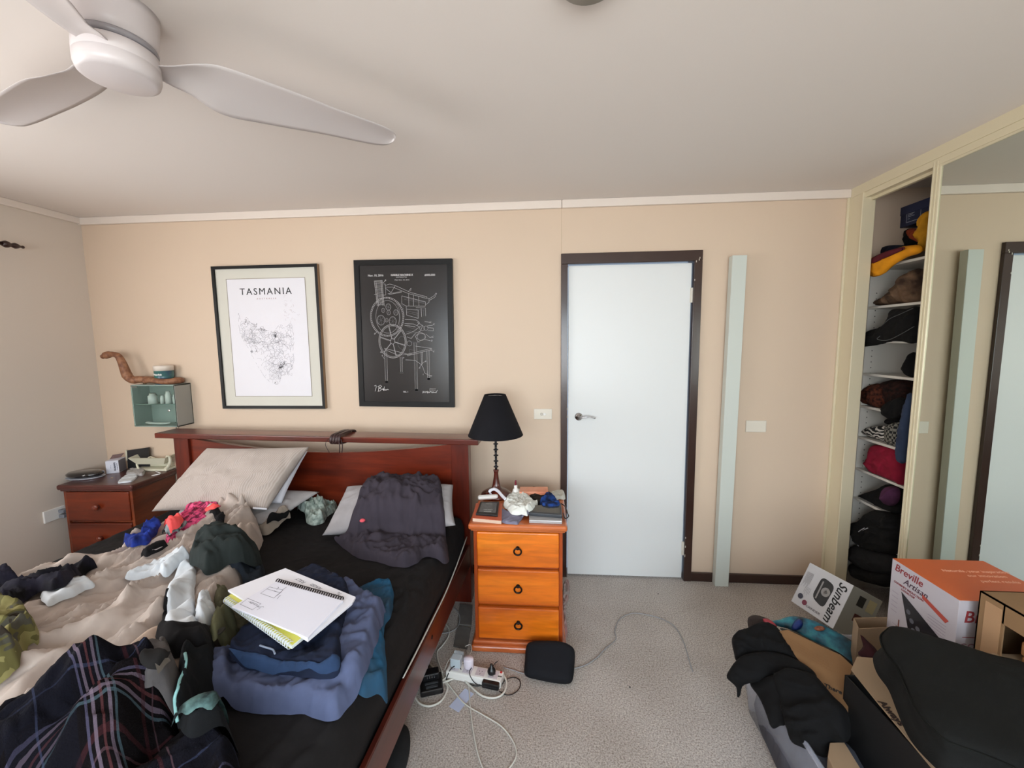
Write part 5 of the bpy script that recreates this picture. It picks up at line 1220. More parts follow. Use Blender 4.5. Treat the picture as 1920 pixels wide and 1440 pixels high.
# white cable from the appliance over the side of the nightstand
bm = NB(); P = [Zp(292, 884, NT2+.004), Zp(301, 888, NT2+.004), Vector((-2.80, -.175, NT2-.005)), Vector((-2.79, -.18, NT2-.06)), Vector((-2.785, -.18, NT2-.14)), Vector((-2.80, -.16, NT2-.3)), Vector((-2.80, -.12, .25))]
tube(bm, crom(P, 8), .0033, 8); solo('white_cable', bm, white_pl, 'white cable hanging from the cream cradle down the side of the dark nightstand', 'cable', smooth=True)
# wrappers
slabcloth('plastic_wrapper', [(236, 891), (244, 883), (256, 881), (272, 883), (270, 891), (262, 893), (252, 892)], NT2, mat('clear_wrap', C(160, 156, 154), rough=.15), 'crinkled clear plastic wrapper in front of the cream cradle', 'wrapper', thick=.012, edge=.01, folds=((40, .03, .008),), crump=(.02, .003), jag=.002, res=.004)
slabcloth('tissue', [(221, 906), (231, 896), (246, 889), (258, 893), (250, 902), (240, 905), (230, 906)], NT2, W, 'torn white tissue at the front corner of the dark nightstand', 'tissue', thick=.004, edge=.006, folds=((40, .03, .005),), crump=(.02, .003), jag=.002, res=.004)
q = Zp(210, 896, NT2); bm = NB(); lathe(bm, [(0, 0), (.006, 0), (.006, .002), (0, .002)], 16, Matrix.Translation(q)); solo('coin', bm, mat('brass', C(190, 160, 110), rough=.3, metal=.8), 'small shiny coin on the dark nightstand', 'coin')

# ================================================================ GLASS WALL CABINET
GX0, GX1, GYF, GZ0, GZ1 = -2.925, -2.612, -.135, 1.036, 1.322
gc = thing('glass_cabinet', 'small square glass-door cabinet hung on the back wall at the left', 'cabinet', ((GX0+GX1)/2, 0, GZ0))
grey_ac = mat('frosted_grey', C(150, 150, 144), rough=.35)
bm = NB(); box(bm, (GX0, GYF+.006, GZ0), (GX1, -.001, GZ0+.008), .001); box(bm, (GX0, GYF+.006, GZ1-.008), (GX1, -.001, GZ1), .001); box(bm, (GX0, GYF+.006, GZ0), (GX0+.007, -.001, GZ1), .001); box(bm, (GX0, -.006, GZ0), (GX1, -.001, GZ1)); link('body', bm, mat('teal_grey_shell', C(168, 178, 172), rough=.4), gc)
bm = NB(); box(bm, (GX1-.007, GYF+.006, GZ0), (GX1, -.001, GZ1), .001); link('side_panel', bm, grey_ac, gc)
bm = NB(); box(bm, (GX0+.008, GYF+.02, 1.185), (GX1-.008, -.008, 1.190)); link('shelf', bm, mat('green_glass', C(150, 168, 160), rough=.1), gc)
bm = NB(); box(bm, (GX0+.002, GYF, GZ0+.003), (GX1-.002, GYF+.005, GZ1-.003), .0008); dr = link('door', bm, mat('door_glass', (.80, .90, .87, 1), rough=.03, trans=1, ior=1.3), gc)
bm = NB(); lathe(bm, [(0, 0), (.008, 0), (.008, .006), (0, .007)], 20, Matrix.Translation((GX1-.045, GYF, 1.15)) @ Matrix.Rotation(R(90), 4, 'X')); box(bm, (GX0+.01, GYF-.002, GZ1-.016), (GX0+.05, GYF+.004, GZ1-.010)); link('door_fitting', bm, chrome, dr)
for (x, z, r_, h_, lab) in ((-2.82, 1.190, .026, .07, 'white rounded tub on the left of the upper cabinet shelf'), (-2.75, 1.190, .012, .055, 'slim white tube in the middle of the upper cabinet shelf'), (-2.705, 1.190, .018, .085, 'white pill bottle right of the slim tube in the glass cabinet'), (-2.655, 1.190, .015, .06, 'small white bottle at the right end of the upper cabinet shelf')):
    bm = NB(); lathe(bm, [(0, z), (r_, z), (r_, z+h_*.75), (r_*.7, z+h_*.82), (r_*.7, z+h_), (0, z+h_)], 20, Matrix.Translation((x, -.085, 0)))
    solo('medicine_bottle', bm, white_pl, lab, 'bottle', 'bottles in the glass cabinet', smooth=True)
bm = NB(); tube(bm, crom([(-2.88, -.09, 1.060), (-2.82, -.10, 1.056), (-2.75, -.10, 1.055), (-2.71, -.08, 1.056)], 6), [.004]+[.014]*17+[.004], 12, flat=.5)
solo('white_tube', bm, white_pl, 'white squeezed tube lying at the bottom of the glass cabinet', 'tube', smooth=True)
bm = NB(); tube(bm, crom([(-2.735, -.02, 1.05), (-2.733, -.016, .95), (-2.722, -.012, .86), (-2.718, -.015, .78), (-2.72, -.02, .70)], 8), .0022, 6); tube(bm, crom([(-2.725, -.012, 1.05), (-2.724, -.010, .95), (-2.716, -.010, .84), (-2.712, -.012, .70)], 8), .0014, 6)
solo('cabinet_cord', bm, mat('grey_cable2', C(96, 90, 88), rough=.5), 'thin grey cord hanging on the wall below the glass cabinet', 'cord', smooth=True)
# snake ornament
sn_m = mat('snake_skin', C(152, 106, 76), rough=.55, col2=C(112, 70, 48), vscale=45, bump=.4, bscale=160, bdist=.002)
sk = thing('snake_ornament', 'brown carved snake ornament rearing up over the glass cabinet', 'ornament', (-2.75, -.12, GZ1))
zt_ = GZ1+.022; Y1 = -.11
hp = [Yp(192, 669, Y1), Yp(203, 665, Y1), Yp(213, 664.5, Y1), Yp(222, 668, Y1), Yp(229, 680, Y1), Yp(234, 693, Y1), Yp(240, 706, Y1), Yp(250, 712.5, Y1), Yp(263, 711.5, -.10)]
for p in hp[-2:]: p.z = max(p.z, GZ1+.024)
tail = [Vector((-2.76, -.060, zt_+.004)), Vector((-2.69, -.034, zt_)), Vector((-2.645, -.040, zt_)), Vector((-2.645, -.085, zt_)), Vector((-2.69, -.108, zt_-.002)), Vector((-2.75, -.112, zt_+.002)), Vector((-2.795, -.112, zt_+.010)), Vector((-2.825, -.112, zt_+.004)), Vector((-2.84, -.115, zt_))]
pts = crom(hp+tail, 6); n_ = len(pts); rad = []
for i in range(n_):
    u = i/(n_-1)
    if u < .02: r_ = .015
    elif u < .07: r_ = .023
    elif u < .11: r_ = .018
    elif u < .35: r_ = .016+.014*(u-.11)/.24
    elif u < .5: r_ = .028-.006*(u-.35)/.15
    else: r_ = .022-.006*(u-.5)/.5
    rad.append(r_)
bm = NB(); tube(bm, pts, rad, 16); link('body', bm, sn_m, sk, smooth=True)
bm = NB()
for dy in (-.0125,):
    bmesh.ops.create_icosphere(bm, subdivisions=2, radius=.004, matrix=Matrix.Translation(hp[1]+Vector((.012, dy, -.003))))
link('eye', bm, mat('eye_black', C(10, 8, 8), rough=.2), sk, smooth=True)
# jar and candle holder
jc = Yp(308, 706, -.06); jz = GZ1
jr = thing('ointment_jar', 'white ointment jar with a green and blue label behind the snake', 'jar', (jc.x, -.06, jz)); T = Matrix.Translation((jc.x, -.059, 0))
bm = NB(); lathe(bm, [(0, jz), (.053, jz), (.054, jz+.090), (0, jz+.091)], 40, T); link('jar_body', bm, mat('label_blue_green', C(36, 52, 96), col2=C(60, 120, 104), vscale=13, rough=.3), jr, smooth=True)
bm = NB(); lathe(bm, [(0, jz+.091), (.056, jz+.091), (.056, jz+.122), (.052, jz+.126), (0, jz+.127)], 40, T); link('lid', bm, mat('jar_lid', C(216, 206, 194), rough=.35), jr, smooth=True)
text('VapoRub', .016, white_pl, Matrix.Translation((jc.x+.006, -.1135, jz+.066)) @ Matrix.Rotation(R(90), 4, 'X'), jr, 'label_text', bold=.0006)
q = Yp(269, 705, -.085); T = Matrix.Translation((q.x, -.082, 0)); bm = NB(); lathe(bm, [(0, GZ1), (.010, GZ1), (.011, GZ1+.048), (.0, GZ1+.05)], 20, T)
solo('metal_vial', bm, mat('vial_metal', C(190, 176, 150), rough=.2, metal=.9), 'tiny shiny metal vial between the snake coils', 'vial', smooth=True)

# ================================================================ FLOOR AT THE NIGHTSTAND
def fl(px, py, z=.006): return Zp(px, py, z)
pb = thing('power_board', 'white four-way power board with plugs on the carpet by the bed', 'power board', tuple(fl(890, 1258, 0)))
A0, A1 = fl(842, 1244, .042), fl(943, 1264, .042); ax = (A1-A0); L = ax.length; ax.normalize(); ay = Vector((0, 0, 1)).cross(ax)
T = frameM(Vector((A0.x, A0.y, 0)), ax, ay)
bm = NB(); box(bm, (0, -.045, 0.001), (L, .022, .040), .007, 3, M=T); link('casing', bm, white_pl, pb)
sk_m = mat('slot_dark', C(30, 30, 32))
for k in range(4):
    cx_ = L*(.14+.235*k); bm = NB(); box(bm, (cx_-.022, -.034, .0401), (cx_+.022, .012, .0412), .0004, M=T); so = link('socket', bm, mat('socket_face', C(206, 198, 204), rough=.35), pb)
    bm = NB()
    for dx, rot_ in ((-.007, .5), (.007, -.5)): box(bm, (-.001, -.004, .0413), (.001, .004, .0416), M=T @ Matrix.Translation((cx_+dx, -.008, 0)) @ Matrix.Rotation(rot_, 4, 'Z'))
    box(bm, (cx_-.001, -.026, .0413), (cx_+.001, -.019, .0416), M=T); link('slots', bm, sk_m, so)
bm = NB(); box(bm, (L-.016, .004, .0402), (L-.006, .014, .043), .001, M=T); link('reset_switch', bm, mat('red_plastic', C(196, 30, 40), rough=.3), pb)
text('Jackson', .012, sk_m, T @ Matrix.Translation((L-.020, -.014, .0405)) @ Matrix.Rotation(0, 4, 'Z'), pb, 'brand_text', shear=.25, bold=.0004)
def onb(x, y, z): return T @ Vector((x, y, z))
w1 = thing('phone_charger', 'grey-white square charger plugged into the left end of the power board', 'charger', tuple(onb(L*.14, 0, .041)))
bm = NB(); box(bm, (L*.14-.024, -.020, .041), (L*.14+.026, .020, .085), .004, 3, M=T); link('charger_body', bm, mat('pale_blue_plastic', C(186, 198, 206), rough=.35), w1)
bm = NB(); box(bm, (L*.14-.020, .020, .05), (L*.14+.030, .030, .095), .003, 2, M=T); link('clear_cover', bm, mat('clear_cover', (.8, .85, .9, 1), rough=.1, trans=.8, ior=1.1), w1)
w2 = thing('wall_charger', 'white round-edged charger in the second socket of the power board', 'charger', tuple(onb(L*.375, 0, .041)))
bm = NB(); lathe(bm, [(0, .041), (.020, .041), (.024, .05), (.025, .088), (.022, .094), (0, .095)], 32, T @ Matrix.Translation((L*.375, -.002, 0)) @ Matrix.Diagonal((1, .8, 1, 1))); link('charger_body', bm, mat('lilac_white', C(222, 214, 226), rough=.3), w2, smooth=True)
w3 = thing('black_plug', 'black plug in the right-hand socket of the power board', 'plug', tuple(onb(L*.845, 0, .041)))
bm = NB(); lathe(bm, [(0, .041), (.018, .041), (.020, .05), (.016, .062), (.008, .07), (.006, .085), (0, .086)], 24, T @ Matrix.Translation((L*.80, -.004, 0))); link('plug_body', bm, black_pl, w3, smooth=True)
def cable(name, pts, r, m, label, z=.006):
    P = [fl(p[0], p[1], p[2] if len(p) > 2 else z) for p in pts]
    bm = NB(); tube(bm, crom(P, 8), r, 8); return solo(name, bm, m, label, 'cable', smooth=True)
wcab = mat('white_cable', C(210, 208, 200), rough=.45); bcab = mat('black_cable', C(20, 20, 22), rough=.45); gcab = mat('grey_cable', C(150, 150, 152), rough=.5)
cable('thick_white_cable', [(866, 1264), (838, 1270), (830, 1280), (862, 1270), (880, 1285), (905, 1305), (930, 1308), (945, 1298), (950, 1280), (944, 1264)], .0045, wcab, 'thick white cable looping in front of the power board', .008)
cable('charger_cradle_cable', [(790, 1252), (780, 1275), (777, 1300), (786, 1318), (805, 1324), (825, 1316), (836, 1300), (838, 1285), (826, 1268), (812, 1252), (798, 1238)], .0045, wcab, 'white cable looped around the black charging cradle', .006)
cable('white_lead', [(822, 1240), (832, 1270), (846, 1290), (872, 1320), (905, 1340), (940, 1362), (962, 1390), (968, 1416), (955, 1440), (935, 1455), (912, 1450), (898, 1420), (889, 1380), (884, 1345), (880, 1300), (879, 1270), (880, 1240)], .0030, wcab, 'long white lead making a loop on the carpet at the bottom edge', .005)
cable('thin_white_lead', [(834, 1256, .03), (840, 1240, .04), (850, 1232, .05), (862, 1245, .05), (875, 1235, .05), (884, 1220, .05), (882, 1209, .05), (872, 1212, .04)], .002, wcab, 'thin white lead arching over the left end of the power board')
cable('black_lead', [(884, 1252, .07), (880, 1262, .05), (888, 1278, .02), (900, 1284), (912, 1272), (920, 1258, .05), (927, 1245, .07), (933, 1240, .08)], .002, bcab, 'thin black lead between the two middle plugs of the power board')
cable('black_lead', [(836, 1275), (845, 1255, .045), (858, 1248, .05), (868, 1262, .03), (876, 1278), (890, 1286), (905, 1285)], .0022, bcab, 'black lead crossing in front of the left end of the power board')
cable('black_lead', [(936, 1296), (950, 1303), (964, 1300), (975, 1288), (974, 1275), (962, 1270), (948, 1275), (940, 1285)], .0020, bcab, 'thin black lead in a round loop right of the black power brick')
cable('grey_lead', [(944, 1251), (960, 1256), (984, 1263), (1010, 1262, .01), (1050, 1258, .01), (1078, 1253), (1100, 1246), (1120, 1232), (1135, 1216), (1150, 1204), (1155, 1196), (1153, 1180), (1163, 1160), (1185, 1150), (1210, 1152), (1240, 1160), (1265, 1175), (1282, 1205), (1294, 1245), (1299, 1259)], .0026, gcab, 'grey lead running from the power board across the open carpet')
for i, (px, lab) in enumerate((([(822, 1200), (810, 1225), (800, 1240), (792, 1262), (786, 1275)], 'black lead beside the bed rail nearest the charging cradle'), ([(826, 1150), (822, 1185), (816, 1215), (804, 1245), (812, 1270), (830, 1272)], 'black lead hanging along the bed rail above the power board'))):
    cable('black_lead', px, .0025, bcab, lab, .012)
cable('white_lead', [(835, 1169), (842, 1180), (840, 1195), (828, 1212), (820, 1222), (822, 1240), (830, 1262)], .0035, wcab, 'white lead curving out from under the bed rail', .008)
cable('grey_lead', [(850, 1137), (860, 1150), (862, 1165), (856, 1178), (840, 1186), (826, 1187)], .0028, gcab, 'grey lead curled beside the bed post', .008)
# black charging cradle
ck = thing('charging_cradle', 'black battery charging cradle on the carpet against the bed rail', 'charger', tuple(fl(808, 1300, 0)))
P0, P1_ = fl(796, 1308, .0), fl(832, 1300, .0); T = frameM(Vector((P0.x, P0.y, 0)), (P1_-P0), Vector((0, 0, 1)).cross(P1_-P0))
bm = NB(); box(bm, (-.018, -.004, .001), (.085, .100, .030), .008, 3, M=T); box(bm, (-.006, .052, .028), (.072, .095, .062), .006, 2, M=T); link('cradle_body', bm, black_pl, ck)
bm = NB(); box(bm, (.008, .010, .030), (.060, .022, .034), .001, M=T); box(bm, (.004, .030, .030), (.064, .040, .034), .001, M=T); link('rails', bm, mat('dark_grey_plastic', C(52, 54, 58), rough=.4), ck)
bm = NB()
for k in range(4): box(bm, (.014+k*.011, .049, .045), (.018+k*.011, .052, .058), M=T)
link('contacts', bm, chrome, ck)
# power brick
P0, P1_ = fl(903, 1294, 0), fl(930, 1300, 0); T = frameM(Vector((P0.x, P0.y, 0)), (P1_-P0), Vector((0, 0, 1)).cross(P1_-P0))
br = thing('power_brick', 'small black power brick on the carpet in front of the power board', 'power brick', (P0.x, P0.y, 0))
bm = NB(); box(bm, (0, 0, .010), (.080, .055, .038), .005, 3, M=T); link('brick_body', bm, black_pl, br)
bm = NB(); box(bm, (.004, -.001, .022), (.076, .002, .024), M=T); link('seam', bm, mat('dark_grey_plastic', C(52, 54, 58)), br)
# paper tag
tg = thing('paper_tag', 'pale blue folded paper tag on the carpet crossed by a white lead', 'tag', tuple(fl(867, 1310, 0)))
bm = NB(); P = [fl(x, y, .0012) for x, y in ((842, 1325), (872, 1291), (888, 1301), (860, 1336))]; prism(bm, P, (0, 0, .0014)); link('card', bm, mat('tag_card', C(186, 196, 222), rough=.5), tg)
bm = NB(); Mq = frameM(P[0].lerp(P[2], .5)+Vector((0, 0, .0016)), P[1]-P[0], P[3]-P[0]); strokes(bm, [[(-.05+.014*i, -.012), (-.05+.014*i, .012+.003*(i % 2))] for i in range(8)], Mq, .0012); link('small_print', bm, mat('tag_print', C(140, 150, 190)), tg)
# black cushion / bag leaning at the nightstand
sb_m = fabric('black_neoprene', C(22, 23, 28), var=.06, sheen=0, weave=500)
Pq = Vector((-.12, -.885, .028)); nq = Vector((0, -.55, .84))
def _pl(px, py):
    d = _ray(px, py); o = Vector(CAMP); return o+d*((Pq-o).dot(nq)/d.dot(nq))
puff('black_pouch', [_pl(a, b) for a, b in ((987, 1212), (996, 1203), (1020, 1201), (1052, 1203), (1072, 1212), (1078, 1224), (1077, 1250), (1074, 1274), (1066, 1282), (1040, 1281), (1010, 1275), (990, 1270), (983, 1262), (984, 1240))], nq, sb_m,
     'black padded pouch leaning against the base of the pine nightstand', 'pouch', front=.028, back=.022, edge=.035, folds=((10, .2, .003),), res=.008)
# plastic bag scrap behind the nightstand
slabcloth('plastic_bag', [(1054, 1150, .01), (1056, 1100, .01), (1066, 1092, .01), (1068, 1112, .01), (1062, 1140, .01), (1064, 1190, .01), (1058, 1195, .01)], .005, mat('pink_plastic', C(176, 130, 128), col2=C(150, 144, 140), rough=.2), 'reddish clear plastic bag on the carpet right of the pine nightstand', 'bag', thick=.012, edge=.01, folds=((80, .02, .012),), res=.005)
# grey stone slab pieces beside the bed post
sl = mat('grey_slab', C(104, 100, 96), rough=.8, var=.2, vscale=20)
for q_, lab in (([(862, 1132), (886, 1134), (884, 1172), (858, 1170)], 'flat grey tile on the floor between bed post and nightstand, the rear one'), ([(857, 1173), (883, 1176), (876, 1215), (850, 1210)], 'flat grey tile on the floor between bed post and nightstand, the front one')):
    bm = NB(); prism(bm, [Zp(x, y, .010) - Vector((0, 0, .010)) for x, y in q_], (0, 0, .010), .001); solo('floor_tile', bm, sl, lab, 'tile', 'tiles beside the bed post')
# slipper under the bed rail
sp = thing('slipper', 'dark felt slipper on the carpet under the bed rail at the bottom edge', 'slipper', tuple(Zp(750, 1420, 0)))
q = Zp(748, 1412, .03)
bm = NB(); bmesh.ops.create_icosphere(bm, subdivisions=4, radius=1, matrix=Matrix.Translation((q.x-.01, q.y-.03, .036)) @ Matrix.Rotation(.1, 4, 'Z') @ Matrix.Diagonal((.055, .14, .036, 1))); link('upper', bm, fabric('dark_felt', C(36, 38, 40), var=.1), sp, smooth=True)
bm = NB()
for k in range(5): tube(bm, [Vector((q.x-.01+.05*math.sin(a), q.y-.09-.012*k, .036+.036*math.cos(a)*.9)) for a in [-1.2+2.4*i/10 for i in range(11)]], .003, 6)
link('ribbing', bm, fabric('dark_felt', C(36, 38, 40)), sp, smooth=True)
# crumbs and marks on the carpet
for (px, py, lab) in ((1181, 1289, 'tiny dark crumb on the open carpet left of the tub'), (1234, 1114, 'tiny dark speck on the carpet before the door')):
    q = Zp(px, py, 0); bm = NB(); bmesh.ops.create_icosphere(bm, subdivisions=1, radius=.004, matrix=Matrix.Translation(q+Vector((0, 0, .002)))); solo('crumb', bm, black_pl, lab, 'crumb')

# ================================================================ WARDROBE
DY0, DY1 = -.532, -1.92
def slider(label, y0, y1, xo):
    r = thing('mirror_door', label, 'wardrobe door', (XR+xo, (y0+y1)/2, 0))
    for ya, yb in ((y1, y1+.036), (y0-.036, y0)):
        bm = NB(); box(bm, (XR+xo-.002, ya, .012), (XR+xo+.026, yb, 2.392), .003, 2)
        yc = (ya+yb)/2; box(bm, (XR+xo-.006, yc-.005, .012), (XR+xo, yc-.001, 2.392), .001); box(bm, (XR+xo-.007, yb-.008 if yb == y0 else ya, .012), (XR+xo, yb if yb == y0 else ya+.008, 2.392), .002)
        link('stile', bm, alu_m, r)
    bm = NB(); box(bm, (XR+xo, y1+.03, 2.36), (XR+xo+.024, y0-.03, 2.39)); box(bm, (XR+xo, y1+.03, .012), (XR+xo+.024, y0-.03, .05)); link('rail', bm, alu_m, r)
    bm = NB(); box(bm, (XR+xo+.004, y1+.034, .04), (XR+xo+.010, y0-.034, 2.366)); link('mirror_panel', bm, mirror_m, r)
slider('mirrored sliding wardrobe door reflecting the back wall at the right edge', DY0, DY1, .010)
slider('second mirrored sliding door further along the wardrobe, outside the photo', -1.88, -3.3, .045)
bm = NB(); box(bm, (XR, YF, 0), (XR+.09, -.115, .012)); struct('trim_10', bm, alu_m)
# shelf tower
TX = 1.775
tw = thing('shelf_tower', 'white wardrobe shelf tower with thin shelves seen past the mirror door', 'shelving', (2.0, -.28, 0))
bm = NB(); box(bm, (TX, -.020, 0), (2.29, -.003, 2.0)); link('side_panel', bm, melamine, tw)
bm = NB(); box(bm, (TX, -.575, 0), (2.29, -.558, 2.0)); link('side_panel', bm, melamine, tw)
bm = NB(); box(bm, (2.282, -.558, 0), (2.29, -.02, 2.0)); link('back_panel', bm, melamine, tw)
SH = [1.985, 1.757, 1.557, 1.362, 1.165, .972, .775, .588, .40, .21]
for z in SH:
    bm = NB(); box(bm, (TX, -.558, z), (2.282, -.020, z+.014), .001); link('shelf', bm, melamine, tw)
bm = NB()
for i in range(48): box(bm, (TX+.038, -.0215, .25+i*.034), (TX+.043, -.0198, .255+i*.034))
link('peg_holes', bm, mat('hole', C(60, 56, 52)), tw)
def X1(px, py, x=1.80): return Xp(px, py, x)
def wear(name, label, cat, pts, m, x=1.82, front=.03, back=.12, folds=((40, .06, .02, 3, 3),), shelf=None, **kw):
    P = [X1(a, b, x) for a, b in pts]
    if shelf is not None:
        for p in P: p.z = max(p.z, SH[shelf]+.0155)
    return puff(name, P, (-1, 0, 0), m, label, cat, front=front, back=back, folds=folds, **kw)
yellow = fabric('gold_jersey', C(222, 146, 24), var=.1); maroon = fabric('maroon_jersey', C(86, 24, 34)); navyc = fabric('navy_cotton', C(24, 28, 46))
bkk = fabric('black_wool', C(10, 10, 12), var=.15, sheen=0); 
nb_ = thing('shoe_box', 'dark blue box with a white label near the top of the wardrobe', 'box', (1.95, -.5, 2.1))
bx0_ = X1(1690.6, 429, 1.95); bx1_ = X1(1690.6, 393, 1.95)
bm = NB(); box(bm, (1.93, -.545, bx0_.z), (2.26, bx0_.y, bx1_.z+.0), .003); link('box_body', bm, mat('navy_card', C(22, 32, 62), rough=.5), nb_)
bm = NB(); box(bm, (1.926, -.548, bx1_.z-.045), (2.264, bx0_.y+.004, bx1_.z+.004), .003); link('lid', bm, mat('navy_lid', C(28, 38, 70), rough=.45), nb_)
bm = NB(); y_ = bx0_.y-.055; z_0 = bx0_.z+.02; Mq = frameM((1.9294, y_, z_0), (0, -1, 0), (0, 0, 1)); strokes(bm, [[(0, 0), (.09, 0), (.09, .055), (0, .055), (0, 0)], [(.008, .045), (.05, .045)], [(.008, .038), (.04, .038)], [(.008, .030), (.05, .030)], [(.008, .018), (.02, .018)]], Mq, .0022); link('box_label', bm, mat('pale_line', C(170, 176, 186)), nb_)
wear('black_bag', 'black bag under the dark blue box on the top wardrobe shelf', 'bag', [(1699, 431), (1728, 429), (1742, 430), (1742, 470), (1728, 468), (1699, 464)], bkk, x=1.95, shelf=0, front=.02, back=.14)
wear('rust_cloth', 'rust-red cloth between the dark blue box and the gold cloth', 'clothing', [(1704, 430), (1716, 428), (1728, 434), (1730, 455), (1718, 453), (1708, 444)], fabric('rust_fabric', C(126, 52, 26)), x=1.87, front=.02, back=.05)
wear('gold_cloth', 'gold yellow cloth hanging down beside the dark blue box', 'clothing', [(1724, 410), (1736, 397), (1746, 400), (1744, 440), (1742, 470), (1730, 468), (1722, 450), (1716, 440), (1724, 428)], fabric('gold_satin', C(190, 134, 26), var=.2), x=1.84, front=.02, back=.05, shelf=0)
wear('navy_garment', 'navy garment under the gold jersey on the top shelf', 'clothing', [(1640, 478), (1652, 466), (1668, 460), (1700, 460), (1712, 466), (1690, 476), (1660, 482)], navyc, x=1.86, front=.02, back=.1, shelf=0)
jy = wear('gold_jersey', 'gold football jersey drooping over the front of the top wardrobe shelf', 'clothing', [(1613, 500), (1622, 490), (1640, 481), (1664, 472), (1690, 463), (1720, 459), (1729, 465), (1724, 475), (1702, 482), (1674, 498), (1656, 514), (1640, 519), (1628, 516), (1616, 508)], yellow, x=1.735, front=.015, back=.03, folds=((15, .06, .016, 3, 5),))
o = puff('maroon_panel', [Xp(a, b, 1.712) for a, b in ((1629, 490), (1643, 479), (1668, 469), (1694, 463), (1696, 467), (1680, 475), (1655, 486), (1632, 496))], (-1, 0, 0), maroon, front=.004, back=.012, folds=((15, .05, .003),), parent=jy)
wear('brown_garment', 'crumpled brown and beige garment on the second wardrobe shelf', 'clothing', [(1640, 572), (1643, 563), (1664, 553), (1684, 530), (1700, 514), (1726, 504), (1730, 540), (1724, 570), (1690, 571)], fabric('brown_beige', C(112, 88, 68), col2=C(52, 38, 30), vscale=12), shelf=1, folds=((130, .05, .035, 3, 3),))
bg = wear('black_jacket', 'black jacket with grey piping hanging over the third wardrobe shelf', 'clothing', [(1603, 646), (1607, 638), (1627, 621), (1649, 614), (1664, 600), (1671, 581), (1700, 579), (1722, 578), (1718, 640), (1690, 640), (1671, 640), (1643, 646), (1621, 650)], bkk, x=1.745, front=.02, back=.12)
bm = NB(); tube(bm, crom([Xp(a, b, 1.700) for a, b in ((1712, 578), (1690, 588), (1668, 598), (1652, 612))], 6), .0016, 6); tube(bm, crom([Xp(a, b, 1.700) for a, b in ((1714, 612), (1690, 626), (1664, 638), (1645, 636), (1650, 630))], 6), .0016, 6); link('grey_piping', bm, mat('grey_piping', C(74, 78, 80)), bg, smooth=True)
wear('black_hat', 'black item barely showing behind the mirror door on the fourth shelf', 'clothing', [(1712, 660), (1705, 672), (1699, 688), (1701, 703), (1716, 706), (1720, 680)], bkk, shelf=3)
fur = fabric('brown_fur', C(84, 40, 24), col2=C(26, 12, 10), vscale=60, bump=1.0, weave=300)
wear('fur_hat', 'red-brown fur hat on the fifth wardrobe shelf', 'hat', [(1620, 756), (1619, 742), (1630, 726), (1644, 719), (1656, 724), (1662, 740), (1660, 766), (1636, 766)], fur, shelf=4, front=.05, folds=((20, .02, .015, 1.5, 3), (80, .02, .012, 1.5, 3)))
wear('dark_fur_hat', 'darker brown fur hat to the right on the fifth wardrobe shelf', 'hat', [(1655, 750), (1655, 722), (1668, 713), (1690, 712), (1706, 716), (1704, 760), (1680, 768)], fabric('dark_fur', C(44, 20, 14), col2=C(14, 8, 8), vscale=60, bump=1.0, weave=300), x=1.86, shelf=4, front=.05, folds=((20, .02, .015, 1.5, 3),))
wear('black_glove', 'black knitted glove lapping over the edge of the fifth shelf', 'glove', [(1654, 764), (1668, 752), (1693, 745), (1700, 760), (1690, 780), (1672, 787), (1658, 780)], bkk, x=1.765, front=.02, back=.05)
t = NT('zebra'); v = t.coord(); w = t.n('ShaderNodeTexWave', Scale=18.0, Distortion=9.0, Detail=1.0); w.inputs['Detail Scale'].default_value = 1.2; w.bands_direction = 'Z'; t.l(v, w.inputs['Vector'])
r_ = t.ramp(w.outputs['Fac'], [(.5, C(14, 14, 14)), (.52, C(196, 190, 182))]); r_.node.color_ramp.interpolation = 'CONSTANT'; t.l(r_, t.b.inputs['Base Color']); t.b.inputs['Roughness'].default_value = .9
wear('zebra_scarf', 'black and white zebra patterned scarf folded on the sixth shelf', 'scarf', [(1620, 813), (1623, 804), (1643, 799), (1664, 801), (1667, 835), (1650, 830), (1634, 822)], t.m, shelf=5, folds=((10, .03, .01),))
t = NT('check_scarf'); v = t.coord(); ck_ = t.n('ShaderNodeTexChecker', Scale=70.0); ck_.inputs['Color1'].default_value = C(120, 118, 110); ck_.inputs['Color2'].default_value = C(22, 22, 24); t.l(v, ck_.inputs['Vector']); t.l(ck_.outputs['Color'], t.b.inputs['Base Color']); t.b.inputs['Roughness'].default_value = .9
wear('checked_scarf', 'grey and black checked scarf beside the zebra scarf', 'scarf', [(1662, 800), (1672, 794), (1690, 794), (1690, 838), (1676, 840), (1663, 834)], t.m, x=1.80, shelf=5, folds=((90, .03, .008),))
wear('black_folded_top', 'folded black top on the checked scarf', 'clothing', [(1664, 786), (1676, 782), (1690, 784), (1692, 796), (1674, 797), (1664, 795)], bkk, x=1.84, front=.02)
wear('denim_shirt', 'blue denim shirt hanging beside the mirror door over the shelves', 'clothing', [(1704, 738), (1711, 745), (1706, 790), (1701, 840), (1697, 868), (1682, 864), (1681, 843), (1685, 808), (1693, 773)], fabric('washed_denim', C(48, 60, 84), var=.1), x=1.71, front=.015, back=.02, folds=((88, .02, .012, 5, 4),))
wear('red_garment', 'dark red garment folded on the seventh wardrobe shelf', 'clothing', [(1630, 856), (1632, 843), (1641, 834), (1668, 838), (1690, 846), (1696, 870), (1694, 910), (1676, 904), (1650, 895), (1634, 886), (1624, 874), (1625, 863)], fabric('crimson', C(128, 18, 44), var=.12), x=1.79, shelf=6, folds=((20, .05, .025, 3, 5),))
